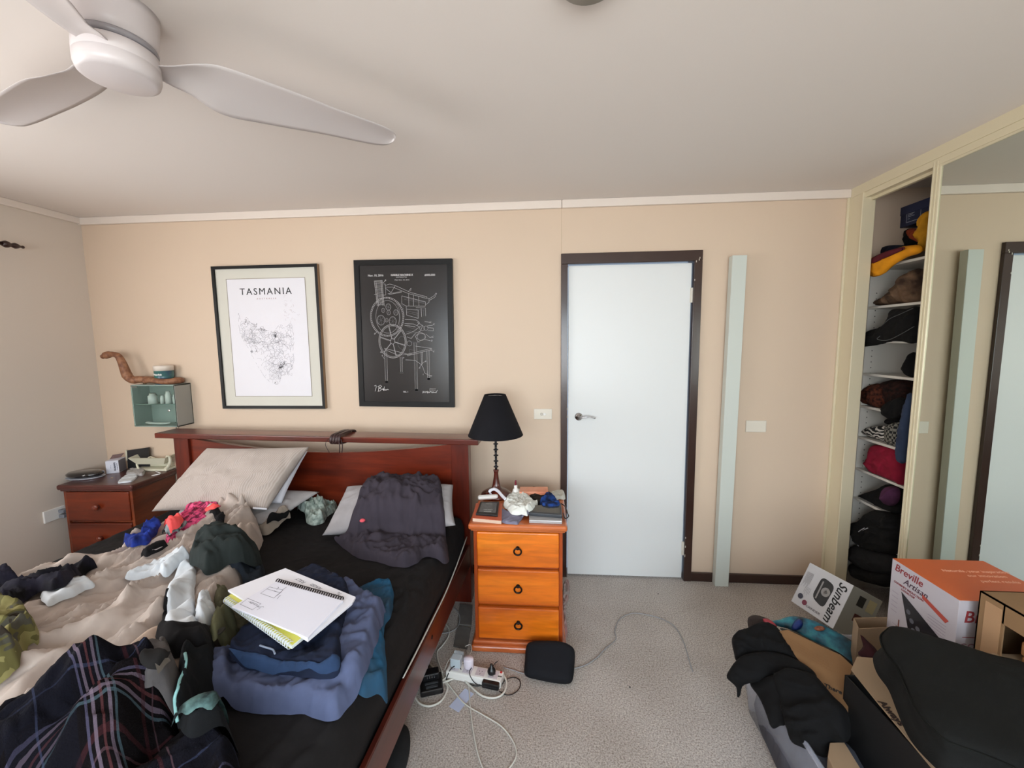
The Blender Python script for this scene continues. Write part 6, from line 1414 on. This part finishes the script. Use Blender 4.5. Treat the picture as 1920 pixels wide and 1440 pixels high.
wear('black_knitwear', 'black knitwear on the eighth wardrobe shelf beside the purple hat', 'clothing', [(1608, 933), (1627, 923), (1650, 915), (1664, 908), (1690, 914), (1690, 962), (1662, 957), (1640, 953), (1622, 946), (1612, 941)], bkk, x=1.80, folds=((20, .05, .02),), shelf=7)
wear('purple_hat', 'purple knitted hat on the eighth wardrobe shelf', 'hat', [(1656, 934), (1659, 920), (1667, 912), (1682, 913), (1688, 925), (1684, 942), (1672, 949), (1660, 945)], fabric('purple_knit', C(70, 34, 62), var=.15), x=1.755, front=.03, back=.02)
bp2 = wear('black_sweater', 'black sweater with two white arm stripes on the ninth shelf', 'clothing', [(1596, 983), (1612, 977), (1627, 963), (1642, 956), (1662, 962), (1684, 976), (1684, 1034), (1655, 1038), (1636, 1034), (1614, 1026), (1603, 1006)], bkk, x=1.76, folds=((20, .07, .03, 3, 6),), back=.2)
bm = NB()
for k in (0, 6): tube(bm, crom([Xp(a+k, b, 1.722) for a, b in ((1621, 990), (1611, 996), (1604, 1006), (1604, 1016), (1610, 1024))], 6), .0022, 6)
link('white_stripes', bm, mat('white_stripe', C(170, 170, 174)), bp2, smooth=True)
wear('charcoal_trousers', 'charcoal trousers bulging out of the lower wardrobe shelves', 'clothing', [(1591, 1040), (1598, 1024), (1614, 1024), (1640, 1033), (1676, 1044), (1676, 1072), (1650, 1076), (1620, 1068), (1598, 1054)], fabric('charcoal_knit', C(26, 26, 28), var=.15, sheen=0), x=1.755, folds=((20, .07, .02),), back=.2)
wear('black_trousers', 'black trousers below the charcoal ones near the wardrobe floor', 'clothing', [(1598, 1056), (1616, 1066), (1650, 1074), (1672, 1078), (1668, 1100), (1640, 1096), (1604, 1083)], bkk, x=1.755, folds=((20, .07, .02),), back=.2)

# ================================================================ PILE OF BOXES ON THE RIGHT
def Pp(px, py, P0, n):
    d = _ray(px, py); o = Vector(CAMP); n = Vector(n); return o+d*((Vector(P0)-o).dot(n)/d.dot(n))
# clear tub
tub = thing('storage_tub', 'clear plastic storage tub on the carpet overflowing with black clothes', 'tub', (.95, -1.3, 0))
clr = mat('tub_plastic', C(196, 204, 222), rough=.12, alpha=.38, spec=.6)
bm = NB(); hT = .315
lo = [(.715, -.965), (1.17, -.965), (1.17, -1.74), (.715, -1.74)]; hi = [(.680, -.925), (1.205, -.925), (1.205, -1.78), (.680, -1.78)]
def roundrect(q, r, z, n=5):
    out = []
    for i in range(4):
        a, b, c_ = Vector(q[i-1]), Vector(q[i]), Vector(q[(i+1) % 4]); u = (a-b).normalized()*r; w_ = (c_-b).normalized()*r
        for k in range(n+1): t_ = k/n; p = (b+u)*(1-t_)**2+b*2*t_*(1-t_)+(b+w_)*t_*t_; out.append(Vector((p.x, p.y, z)))
    return out
rings = [roundrect(lo, .05, .004)]+[[a.lerp(b, s) for a, b in zip(roundrect(lo, .05, .004), roundrect(hi, .05, hT))] for s in (.3, .32, .6, .9)]+[roundrect(hi, .05, hT)]
for p in rings[2]: p += (p-Vector((.94, -1.35, p.z))).normalized()*.004
rim = [[p+(p-Vector((.94, -1.35, hT))).normalized()*.014 for p in rings[-1]], [p+(p-Vector((.94, -1.35, hT))).normalized()*.014-Vector((0, 0, .018)) for p in rings[-1]]]
V_ = [[bm.verts.new(p) for p in r_] for r_ in rings+rim]
for a, b in zip(V_, V_[1:]):
    for i in range(len(a)): bm.faces.new((a[i], a[(i+1) % len(a)], b[(i+1) % len(a)], b[i]))
bm.faces.new(V_[0][::-1]); bmesh.ops.recalc_face_normals(bm, faces=bm.faces[:]); o = link('tub_body', bm, clr, tub, smooth=True)
inner = puff('packed_clothing', [Vector(p) for p in ((.74, -.99, .03), (1.15, -.99, .03), (1.15, -1.72, .03), (.74, -1.72, .03))], (0, 0, 1), fabric('packed_grey_cloth', C(96, 98, 108), col2=C(60, 62, 70), vscale=5),
     'pale grey clothes packed inside the clear tub', 'clothing', front=.20, back=.004, edge=.03, res=.03, folds=((30, .2, .03),))
blk = fabric('black_cotton', C(9, 9, 11), var=.15, sheen=0, bump=.4)
def heap(name, label, px, P0, n, m=blk, front=.04, back=.07, folds=((30, .10, .03, 3, 4), (75, .05, .014, 3, 6)), cat='clothing', **kw):
    return puff(name, [Pp(a, b, P0, n) for a, b in px], n, m, label, cat, front=front, back=back, folds=folds, **kw)
heap('dark_wrap', 'grey-brown cloth peeking out at the top of the black clothes in the tub', [(1402, 1172), (1403, 1158), (1415, 1153), (1430, 1157), (1445, 1163), (1452, 1178), (1430, 1185), (1408, 1182)], Zp(1425, 1170, .36), (-.3, -.5, .8), fabric('grey_brown_cloth', C(70, 62, 60)), front=.02, back=.04)
heap('black_shirt', 'black shirt lowest at the left of the tub with hanging cuff', [(1381, 1238), (1400, 1226), (1450, 1222), (1500, 1240), (1532, 1270), (1490, 1290), (1452, 1268), (1424, 1278), (1406, 1281), (1392, 1287), (1388, 1304), (1382, 1308), (1381, 1290), (1372, 1280), (1362, 1269), (1370, 1252)], Zp(1420, 1260, .345), (-.45, -.4, .75), front=.02, back=.03, folds=((30, .10, .016, 3, 4),))
heap('black_hoodie', 'black hoodie on top of the tub heap nearest the carpet', [(1372, 1202), (1377, 1190), (1402, 1177), (1430, 1168), (1448, 1170), (1462, 1182), (1478, 1206), (1500, 1236), (1512, 1255), (1450, 1240), (1412, 1238), (1382, 1240), (1376, 1224)], Zp(1420, 1210, .37), (-.4, -.45, .8), front=.035, back=.05)
heap('black_sleeve', 'black sleeve hanging down the side of the clear tub', [(1406, 1281), (1430, 1272), (1450, 1266), (1464, 1280), (1474, 1352), (1462, 1361), (1447, 1365), (1434, 1332), (1422, 1306)], Zp(1440, 1290, .33), (-.8, -.2, .35), front=.012, back=.02, folds=((60, .06, .01),))
heap('black_trousers', 'large black trousers draped from the tub down to the bottom edge', [(1454, 1264), (1478, 1253), (1503, 1257), (1530, 1268), (1560, 1303), (1590, 1336), (1592, 1388), (1562, 1393), (1553, 1418), (1537, 1418), (1505, 1402), (1483, 1390), (1473, 1358), (1462, 1318), (1453, 1284)], Zp(1500, 1300, .37), (-.6, -.3, .6), front=.03, back=.05, folds=((70, .10, .030, 3, 4), (30, .05, .012, 3, 6)))
# blue printed shopping bag
t = NT('ocean_print'); v = t.coord(); n1 = t.n('ShaderNodeTexNoise', Scale=16.0, Detail=5.0); t.l(v, n1.inputs['Vector'])
t.l(t.ramp(n1.outputs['Fac'], [(.32, C(18, 44, 58)), (.45, C(30, 92, 116)), (.56, C(44, 128, 148)), (.66, C(62, 150, 160)), (.72, C(150, 120, 96))]), t.b.inputs['Base Color']); t.b.inputs['Roughness'].default_value = .45; ocean = t.m
nP = Zp(1540, 1195, .33); nN = (-.25, -.45, .85)
ob_ = heap('ocean_bag', 'turquoise ocean-print shopping bag between the cardboard sheet and the white toaster box', [(1446, 1166), (1462, 1161), (1485, 1155), (1512, 1159), (1545, 1172), (1600, 1203), (1622, 1222), (1608, 1242), (1594, 1247), (1566, 1226), (1520, 1200), (1480, 1180), (1458, 1174)], nP, nN, ocean, front=.010, back=.03, folds=((20, .05, .008),), cat='bag')
heap('blue_ribbon', 'deep blue strip on the turquoise bag', [(1484, 1178), (1490, 1164), (1500, 1160), (1506, 1168), (1502, 1178), (1492, 1182)], nP+Vector(nN)*.016, nN, mat('deep_blue', C(24, 54, 130), rough=.4), front=.006, back=.004, folds=(), cat='ribbon')
heap('coral_print', None, [(1526, 1178), (1534, 1173), (1546, 1176), (1545, 1182), (1532, 1183)], nP+Vector(nN)*.017, nN, mat('coral_print', C(190, 130, 100), col2=C(130, 70, 50), vscale=60), front=.002, back=.003, folds=(), cat=None, parent=ob_)
heap('pink_scrap', 'pink-red scrap of plastic at the top of the black clothes', [(1430, 1160), (1440, 1160), (1452, 1168), (1458, 1176), (1446, 1174), (1434, 1168)], Zp(1445, 1168, .40), nN, mat('pink_red_plastic', C(170, 60, 74), rough=.4), front=.006, back=.006, folds=(), cat='scrap')
heap('black_edge_bag', 'glossy black folder edge between the turquoise bag and the cardboard sheet', [(1462, 1178), (1490, 1184), (1530, 1204), (1570, 1222), (1600, 1246), (1590, 1262), (1560, 1238), (1520, 1212), (1480, 1192)], Zp(1530, 1212, .385), nN, black_pl, front=.006, back=.01, folds=(), cat='folder')
# cardboard sheet
cP = Zp(1520, 1240, .41); cN = Vector((-.22, -.25, .94)).normalized()
cs = thing('cardboard_sheet', 'brown cardboard flap with faint print lying across the black clothes', 'cardboard', tuple(cP))
poly_ = [Pp(a, b, cP, cN) for a, b in ((1461, 1183), (1478, 1181), (1539, 1211), (1576, 1228), (1600, 1250), (1592, 1270), (1590, 1342), (1562, 1305), (1525, 1268), (1493, 1232))]
bm = NB(); prism(bm, poly_, -cN*.004); link('sheet', bm, card_d, cs)
a_ = Pp(1478, 1194, cP, cN); b_ = Pp(1530, 1224, cP, cN); Mq = frameM(a_+cN*.0005, b_-a_, cN.cross(b_-a_))
bm = NB(); random.seed(3)
for r_ in range(4):
    x = .0+r_*.008
    for k in range(9): strokes(bm, [[(x, -.006-r_*.010), (x+.009, -.004-r_*.010), (x+.012, -.008-r_*.010)]], Mq, .0015); x += .015
link('faint_print', bm, mat('brown_print', C(120, 80, 44)), cs)
Mq = frameM(Pp(1562, 1292, cP, cN)+cN*.0006, Pp(1585, 1302, cP, cN)-Pp(1562, 1292, cP, cN), cN.cross(Pp(1585, 1302, cP, cN)-Pp(1562, 1292, cP, cN))); text('There', .02, ink_m, Mq, cs, 'printed_word', bold=.0005)
# sunbeam toaster box: tilted carton
sb = thing('toaster_box', 'white and grey kitchen appliance carton tipped over by the wardrobe', 'box', (1.35, -.5, 0))
Cc = Vector(CAMP)+_ray(1601, 1098)*2.1
a0 = Vector((-.233, .970, -.0715)).normalized(); a1 = Vector((.8485, .167, -.502)); a1 = (a1-a0*a1.dot(a0)).normalized(); a2 = a0.cross(a1); 
if a2.z > 0: a2 = -a2
LA, LB, LD = .257, .200, .242
bm = NB(); prism(bm, [Cc, Cc+a0*LA, Cc+a0*LA+a1*LB, Cc+a1*LB], a2*LD, .0015); link('carton', bm, mat('white_carton', C(206, 206, 210), rough=.5), sb)
nA = -a1; nBf = -a0
bm = NB(); o0 = Cc+nBf*.0006; prism(bm, [o0+a2*.001, o0+a1*LB*.995+a2*.001, o0+a1*LB*.995+a2*(LD-.001), o0+a2*(LD-.001)], nBf*.0005); link('grey_side', bm, mat('grey_carton', C(150, 148, 140), rough=.5), sb)
# writing on face A runs down the shared edge: local x = down (a2), local y = towards the shared corner (-a0)
def FA(u, v): return Cc+a0*u*LA+a2*v*LD+nA*.0012            # u: 0 shared edge .. 1 far edge, v: 0 top .. 1 bottom
MA = lambda u, v: frameM(FA(u, v), a2, -a0)
def mirror_ok(M, n):                                            # make sure lettering faces outward
    return M if (M.to_3x3() @ Vector((0, 0, 1))).dot(n) > 0 else frameM(M.translation, M.to_3x3() @ Vector((1, 0, 0)), -(M.to_3x3() @ Vector((0, 1, 0))))
text('Sunbeam', .066, ink_m, mirror_ok(MA(.17, .50), nA), sb, 'brand_lettering', shear=.35, bold=.0008, xs=.9)
bm = NB(); Mq = mirror_ok(MA(.0, 0), nA)
def qA(u0, v0, u1, v1, m_, nm, lift=.0004):
    bm = NB(); c_ = [FA(u0, v0), FA(u1, v0), FA(u1, v1), FA(u0, v1)]; prism(bm, [p-nA*.0008 for p in c_], nA*(.0008+lift), 0); return link(nm, bm, m_, sb)
bm = NB(); q_ = roundrect([(.30*LA, .20*LD), (.62*LA, .14*LD), (.64*LA, .66*LD), (.33*LA, .76*LD)], .03, 0, 4)
pts_ = [Cc+a0*p.x+a2*p.y+nA*.0006 for p in q_]; prism(bm, pts_, nA*.0008); link('grinder_picture', bm, mat('picture_dark', C(44, 42, 42), rough=.35, var=.3, vscale=25), sb)
bm = NB(); Tq = frameM(FA(.42, .42)+nA*.0006, a2, -a0); lathe(bm, [(.016, 0), (.024, 0), (.024, .0006), (.016, .0006)], 28, Tq); lathe(bm, [(0, 0), (.010, 0), (.010, .0006), (0, .0006)], 20, Tq); Tr = frameM(FA(.55, .44)+nA*.0006, a2, -a0); box(bm, (-.05, -.004, 0), (.05, .004, .0006), M=Tr); link('dial_picture', bm, mat('picture_grey', C(150, 148, 146)), sb)
bm = NB(); lathe(bm, [(0, 0), (.015, 0), (.015, .0006), (0, .0006)], 20, frameM(FA(.86, .78), a2, -a0)); link('grey_badge', bm, mat('slate_badge', C(70, 70, 84)), sb)
bm = NB(); lathe(bm, [(0, 0), (.014, 0), (.014, .0006), (0, .0006)], 20, frameM(FA(.72, .86), a2, -a0)); link('red_badge', bm, mat('plum_badge', C(128, 60, 78)), sb)
text('GRINDER', .017, mat('grey_ink', C(120, 116, 120)), mirror_ok(frameM(FA(.50, .90), -a0, -a2), nA), sb, 'print_text', xs=1.2)
bm = NB(); Mq = frameM(Cc+nA*.0014, a0, a2)
for k in range(9): strokes(bm, [[(LA*(.80+.018*k), LD*.20), (LA*(.80+.018*k), LD*(.45+.05*(k % 3)))]], Mq, .0012, 0)
for k in range(5): strokes(bm, [[(LA*(.72+.03*k), LD*.52), (LA*(.72+.03*k), LD*(.66+.04*(k % 2)))]], Mq, .0012, 0)
link('small_print', bm, mat('grey_ink', C(120, 116, 120)), sb)
def FB(u, v): return Cc+a1*u*LB+a2*v*LD+nBf*.0014
def rectB(u0, v0, u1, v1, m_, nm):
    bm = NB(); prism(bm, [FB(u0, v0), FB(u1, v0), FB(u1, v1), FB(u0, v1)], nBf*.0006); link(nm, bm, m_, sb)
rectB(.30, .12, .52, .34, mat('picture_dark', C(44, 42, 42)), 'picture_tile'); rectB(.62, .10, .88, .36, mat('picture_cream', C(176, 164, 128)), 'picture_tile'); rectB(.38, .50, .62, .66, mat('picture_maroon', C(74, 26, 24)), 'picture_tile'); rectB(.82, .46, 1.0, .66, mat('picture_brown', C(130, 66, 30)), 'picture_tile')
text('LINEA', .03, mat('grey_dark_ink', C(84, 82, 80)), mirror_ok(frameM(FB(.80, .90), -a1, -a2), nBf), sb, 'print_text')
# carton holding up the orange box
sup = thing('moving_carton', 'plain brown carton on the floor beneath the orange topped box', 'box', (1.39, -1.15, 0))
bm = NB(); box(bm, (1.215, -1.31, .002), (1.60, -.985, .405), .003); link('carton', bm, card_m, sup)
bm = NB(); box(bm, (1.214, -1.165, .06), (1.217, -1.135, .406)); box(bm, (1.214, -1.165, .404), (1.60, -1.135, .4065)); link('tape', bm, mat('brown_tape', C(160, 112, 66), rough=.3), sup)
# orange/white cooktop box
BX0, BX1, BY0, BY1, BZ0, BZ1 = 1.218, 1.548, -1.285, -1.018, .407, .722
cb = thing('cooktop_box', 'cooktop carton with orange top and white sides standing on the plain carton', 'box', ((BX0+BX1)/2, (BY0+BY1)/2, BZ0))
org = mat('orange_print', C(208, 96, 40), rough=.4, var=.1, vscale=4)
bm = NB(); box(bm, (BX0, BY0, BZ0), (BX1, BY1, BZ1-.001), .001); link('carton', bm, mat('white_carton2', C(186, 180, 186), rough=.45), cb)
bm = NB(); box(bm, (BX0, BY0, BZ1-.0012), (BX1, BY1, BZ1), .0008); link('top_panel', bm, org, cb)
ML = lambda u, v: frameM((BX0-.0008, BY1-(BY1-BY0)*u, BZ1-(BZ1-BZ0)*v), (0, -1, 0), (0, 0, 1))     # left face, u from the back edge towards the camera
red_ink = mat('red_brown_ink', C(140, 48, 52)); 
text('Breville', .040, red_ink, ML(.28, .085), cb, 'brand_lettering', shear=.2, bold=.0003); text('Artisan', .034, mat('dark_plum_ink', C(70, 44, 60)), ML(.40, .19), cb, 'brand_lettering', shear=.35)
text('GOURMET INDUCTION', .012, red_ink, ML(.30, .27), cb, 'print_text'); text('COOKTOP', .012, red_ink, ML(.30, .31), cb, 'print_text')
bm = NB()
for (u, v, w_) in [(.62, .38+.035*k, .25) for k in range(5)]+[(.05, .40+.06*k, .10) for k in range(5)]+[(.10, .80+.05*k, .2) for k in range(3)]: strokes(bm, [[(0, 0), (w_*.27, 0)]], ML(u, v), .0022, .0003)
link('small_print', bm, mat('faint_print2', C(158, 146, 160)), cb)
bm = NB(); prism(bm, [ML(u, v).translation for u, v in ((.20, .34), (.98, .62), (.74, .96), (.36, .74))], (-.0008, 0, 0)); link('cooktop_picture', bm, mat('cooktop_dark', C(36, 36, 42), rough=.2), cb)
bm = NB()
for u, v in ((.34, .52), (.40, .60), (.50, .64), (.60, .70), (.72, .72), (.82, .72), (.62, .80), (.44, .70)): lathe(bm, [(0, 0), (.009, 0), (.009, .0006), (0, .0006)], 16, ML(u, v) @ Matrix.Translation((0, 0, .0008)))
link('button_pictures', bm, mat('button_grey', C(92, 92, 100)), cb)
bm = NB(); prism(bm, [ML(u, v).translation for u, v in ((.52, .20), (.90, .30), (.86, .345), (.52, .245))], (-.0008, 0, 0)); link('red_banner', bm, mat('red_banner', C(176, 72, 58)), cb)
MF = lambda x, z: frameM((x, BY0-.0008, z), (1, 0, 0), (0, 0, 1))
text('Breville', .058, red_ink, MF(BX0+.105, BZ1-.06), cb, 'brand_lettering', shear=.1, bold=.0006); text('Artisan', .045, red_ink, MF(BX0+.135, BZ1-.105), cb, 'brand_lettering', shear=.3); text('GOURMET', .032, mat('mauve_ink', C(134, 92, 104)), MF(BX0+.09, BZ1-.165), cb, 'print_text'); text('COOKTOP', .032, mat('mauve_ink', C(134, 92, 104)), MF(BX0+.09, BZ1-.205), cb, 'print_text')
bm = NB(); strokes(bm, [[(0, 0), (.06, 0)]], MF(BX0+.02, BZ1-.13), .0025, .0003); link('rule_line', bm, red_ink, cb)
MTp = lambda x, y: frameM((x, y, BZ1+.0004), (1, 0, 0), (0, 1, 0))
wi = mat('pale_peach_ink', C(236, 178, 150))
text('Naturals, your inspiration', .022, wi, MTp(1.44, -1.10), cb, 'print_text', shear=.2); text('our innovation', .022, wi, MTp(1.45, -1.13), cb, 'print_text', shear=.2); text('perfect results', .022, wi, MTp(1.46, -1.165), cb, 'print_text', shear=.2)
# small open carton
so_ = thing('open_carton', 'small open brown carton between the toaster carton and the black bag', 'box', (1.12, -1.1, .3))
R_ = [Zp(1600, 1158, .47), Zp(1673, 1157, .47), Zp(1684, 1176, .47), Zp(1648, 1204, .47)]
R_[3] = R_[0]+(R_[2]-R_[1])*1.12
bm = NB(); th = .004; hgt = .30; cen = sum(R_, Vector())/4
for i in range(4):
    a, b = R_[i], R_[(i+1) % 4]; inn = (cen-(a+b)/2); inn.z = 0; inn.normalize()
    prism(bm, [a, b, b+inn*th, a+inn*th], (0, 0, -hgt))
prism(bm, [p-Vector((0, 0, hgt)) for p in R_], (0, 0, .004)); link('carton', bm, card_m, so_)
bm = NB(); a, b = R_[1], R_[2]; prism(bm, [a, b, b+Vector((.0, .0, .03)), a+Vector((.0, .0, .02))], (.003, 0, 0)); link('short_flap', bm, mat('red_edge_card', C(120, 60, 40), rough=.8), so_)
heap('maroon_umbrella', 'dark maroon folded umbrella sticking up beside the small open carton', [(1613, 1190), (1624, 1199), (1645, 1220), (1650, 1240), (1630, 1238), (1608, 1226), (1618, 1212)], Zp(1630, 1215, .47), (-.3, -.5, .8), fabric('maroon_nylon', C(54, 22, 28)), front=.012, back=.02, folds=((120, .03, .012, 5, 3),), cat='umbrella')
# black open box standing in the tub
bb = thing('black_box', 'open matte black box standing in the tub beside the cardboard carton', 'box', (.92, -1.5, .2))
p0, p1 = Zp(1584, 1265, .47), Zp(1748, 1440, .47); p1 = p0+(p1-p0)*1.25
d_ = (p1-p0); dn = Vector((d_.y, -d_.x, 0)).normalized()
if dn.x < 0: dn = -dn
bm = NB(); q_ = [p0, p1, p1+dn*.13, p0+dn*.13]; cen = sum(q_, Vector())/4
for i in range(4):
    a, b = q_[i], q_[(i+1) % 4]; inn = (cen-(a+b)/2); inn.z = 0; inn.normalize(); prism(bm, [a, b, b+inn*.004, a+inn*.004], (0, 0, -.25))
prism(bm, [p-Vector((0, 0, .25)) for p in q_], (0, 0, .004)); link('box_body', bm, mat('black_card', C(18, 18, 19), rough=.6, bump=.05, bscale=300), bb)
# long brown carton with ALWAYS print
al = thing('long_carton', 'brown cardboard carton printed with the word Always under the black bag', 'box', (1.15, -1.55, .0))
bm = NB(); box(bm, (1.005, -1.95, .002) if False else (1.03, -1.95, .002), (1.36, -1.38, .612), .003); link('carton', bm, card_m, al)
fP = Zp(1620, 1245, .53); fN = Vector((-.10, -.04, .99)).normalized()
bm = NB(); prism(bm, [Pp(a, b, fP, fN) for a, b in ((1607, 1231), (1596, 1255), (1640, 1310), (1690, 1370), (1748, 1440), (1800, 1500), (1900, 1500), (1790, 1420), (1720, 1330), (1660, 1245), (1642, 1234))], -fN*.004); link('top_flap', bm, card_m, al)
a_ = Pp(1656, 1318, fP, fN); b_ = Pp(1692, 1358, fP, fN); text('Always', .027, mat('brown_black_ink', C(44, 30, 26)), frameM((a_+b_)/2+fN*.0006+Vector((-.003, 0, 0)), b_-a_, fN.cross(b_-a_)), al, 'printed_word', bold=.0008)
sx_ = thing('packing_carton', 'brown carton corner at the bottom edge under the black box', 'box', (.78, -1.6, 0))
p_ = [Zp(1556, 1392, .335), Zp(1583, 1391, .335), Zp(1650, 1500, .335), Zp(1590, 1500, .335), Zp(1552, 1418, .335)]
bm = NB(); prism(bm, p_, (0, 0, -.12), .002); link('carton', bm, card_m, sx_)
# black padded bag on top
bg = thing('laptop_bag', 'large black padded bag with piping lying on the cartons in the bottom right corner', 'bag', (1.05, -1.6, .54))
ZT = .690
top = [(1650, 1196), (1660, 1183), (1682, 1176), (1770, 1200), (1857, 1228), (1925, 1246), (1990, 1300), (2010, 1400), (1970, 1470), (1898, 1438), (1848, 1417), (1800, 1400), (1773, 1388), (1748, 1366), (1727, 1344), (1712, 1320), (1698, 1290), (1680, 1250), (1658, 1222)]
P = [Zp(a, b, ZT) for a, b in top]
c2 = resample(crom([Vector((p.x, p.y, 0)) for p in P], 4, True), .012); V2, F = trimesh(c2, .014); X, Y = V2[:, 0], V2[:, 1]; d = edgedist(X, Y, c2)
Zt = ZT+.020*np.sqrt(np.clip(1-(1-np.clip(d/.10, 0, 1))**2, 0, 1))+.004*noise2(X*9, Y*9, 3)
V = [(x, y, z) for x, y, z in zip(X, Y, Zt)]; FF = [f if ((X[f[1]]-X[f[0]])*(Y[f[2]]-Y[f[0]])-(Y[f[1]]-Y[f[0]])*(X[f[2]]-X[f[0]])) > 0 else f[::-1] for f in F]
ctr = Vector((X.mean(), Y.mean(), 0)); cl = len(c2)
def loopidx():
    return list(range(cl))
prev = []
for p in c2:
    k_ = int(np.argmin((X-p.x)**2+(Y-p.y)**2)); prev.append(k_)
loop0 = prev[:]
for lev, out in ((ZT-.015, .008), (ZT-.035, .010), (ZT-.055, .004), (ZT-.072, -.012)):
    ring = []
    for i, p in enumerate(c2):
        a, b = c2[i-1], c2[(i+1) % cl]; t_ = (b-a).normalized(); nn = Vector((t_.y, -t_.x, 0))
        if nn.dot(p-ctr) < 0 and False: nn = -nn
        ring.append(len(V)); V.append((p.x+nn.x*out, p.y+nn.y*out, lev))
    for i in range(cl): FF.append((prev[i], ring[i], ring[(i+1) % cl], prev[(i+1) % cl]))
    prev = ring
FF.append(tuple(prev[::-1])); FF = [f for f in FF if len(set(f)) >= 3]
me = mk('bag', V, FF); b2_ = bmesh.new(); b2_.from_mesh(me); bmesh.ops.recalc_face_normals(b2_, faces=b2_.faces); b2_.to_mesh(me); b2_.free()
link('padding', me, fabric('black_nylon', C(15, 16, 15), var=.05, weave=700, bump=.5, sheen=0), bg, smooth=True)
bm = NB(); tube(bm, [Vector((p.x, p.y, ZT+.001)) for p in c2], .0018, 6, closed=True); link('piping', bm, mat('olive_grey_thread', C(22, 23, 21), rough=.9, spec=.1), bg, smooth=True)
# open fronted carton with stacked wooden blocks
tc = thing('crate_carton', 'brown open-fronted carton at the right edge behind the black bag', 'box', (1.43, -1.43, .54))
x0, y0, z1 = 1.243, -1.318, .778; X2, Y2, z0 = 1.61, -1.62, .540
bm = NB(); box(bm, (x0, y0-.004, z0), (X2, y0, z1)); box(bm, (X2-.004, Y2, z0), (X2, y0, z1)); box(bm, (x0, Y2, z0), (X2, y0, z0+.004)); box(bm, (x0, Y2, z1-.004), (X2, y0, z1)); box(bm, (x0, Y2, z0), (X2, Y2+.004, z1))
box(bm, (x0, y0-.075, z0), (x0+.005, y0, z1)); box(bm, (x0, Y2, z1-.062), (x0+.005, y0-.07, z1)); link('carton', bm, mat('tan_card', C(142, 110, 76), rough=.8, var=.1, vscale=5), tc)
bm = NB(); box(bm, (x0-.0006, y0-.068, z0+.01), (x0+.001, y0-.02, z1-.02)); link('clear_tape', bm, mat('clear_tape', C(176, 140, 106), rough=.25), tc)
slat_m = wood('crate_wood', C(132, 88, 50), C(160, 112, 66), C(176, 130, 82), 'y', 8, rough=.7, coat=0, knots=False)
for k, (zz_, xx_) in enumerate(((.546, 1.252), (.592, 1.275), (.640, 1.27))):
    bm = NB(); box(bm, (xx_, -1.612, zz_), (xx_+.12, -1.418, zz_+.043), .005, 2)
    o = solo('wooden_block', bm, slat_m, ['lowest wooden block in the right-hand carton, printed with letters', 'middle wooden block in the right-hand carton', 'topmost wooden block in the right-hand carton'][k], 'block', 'wooden blocks stacked in the carton')
    if k == 0: ROOTM[o.name] = Matrix.Identity(4); text('This', .042, mat('brown_black_ink', C(44, 30, 26)), frameM((xx_-.0006, -1.49, zz_+.022), (0, -1, 0), (0, 0, 1)), o, 'printed_word', bold=.001)
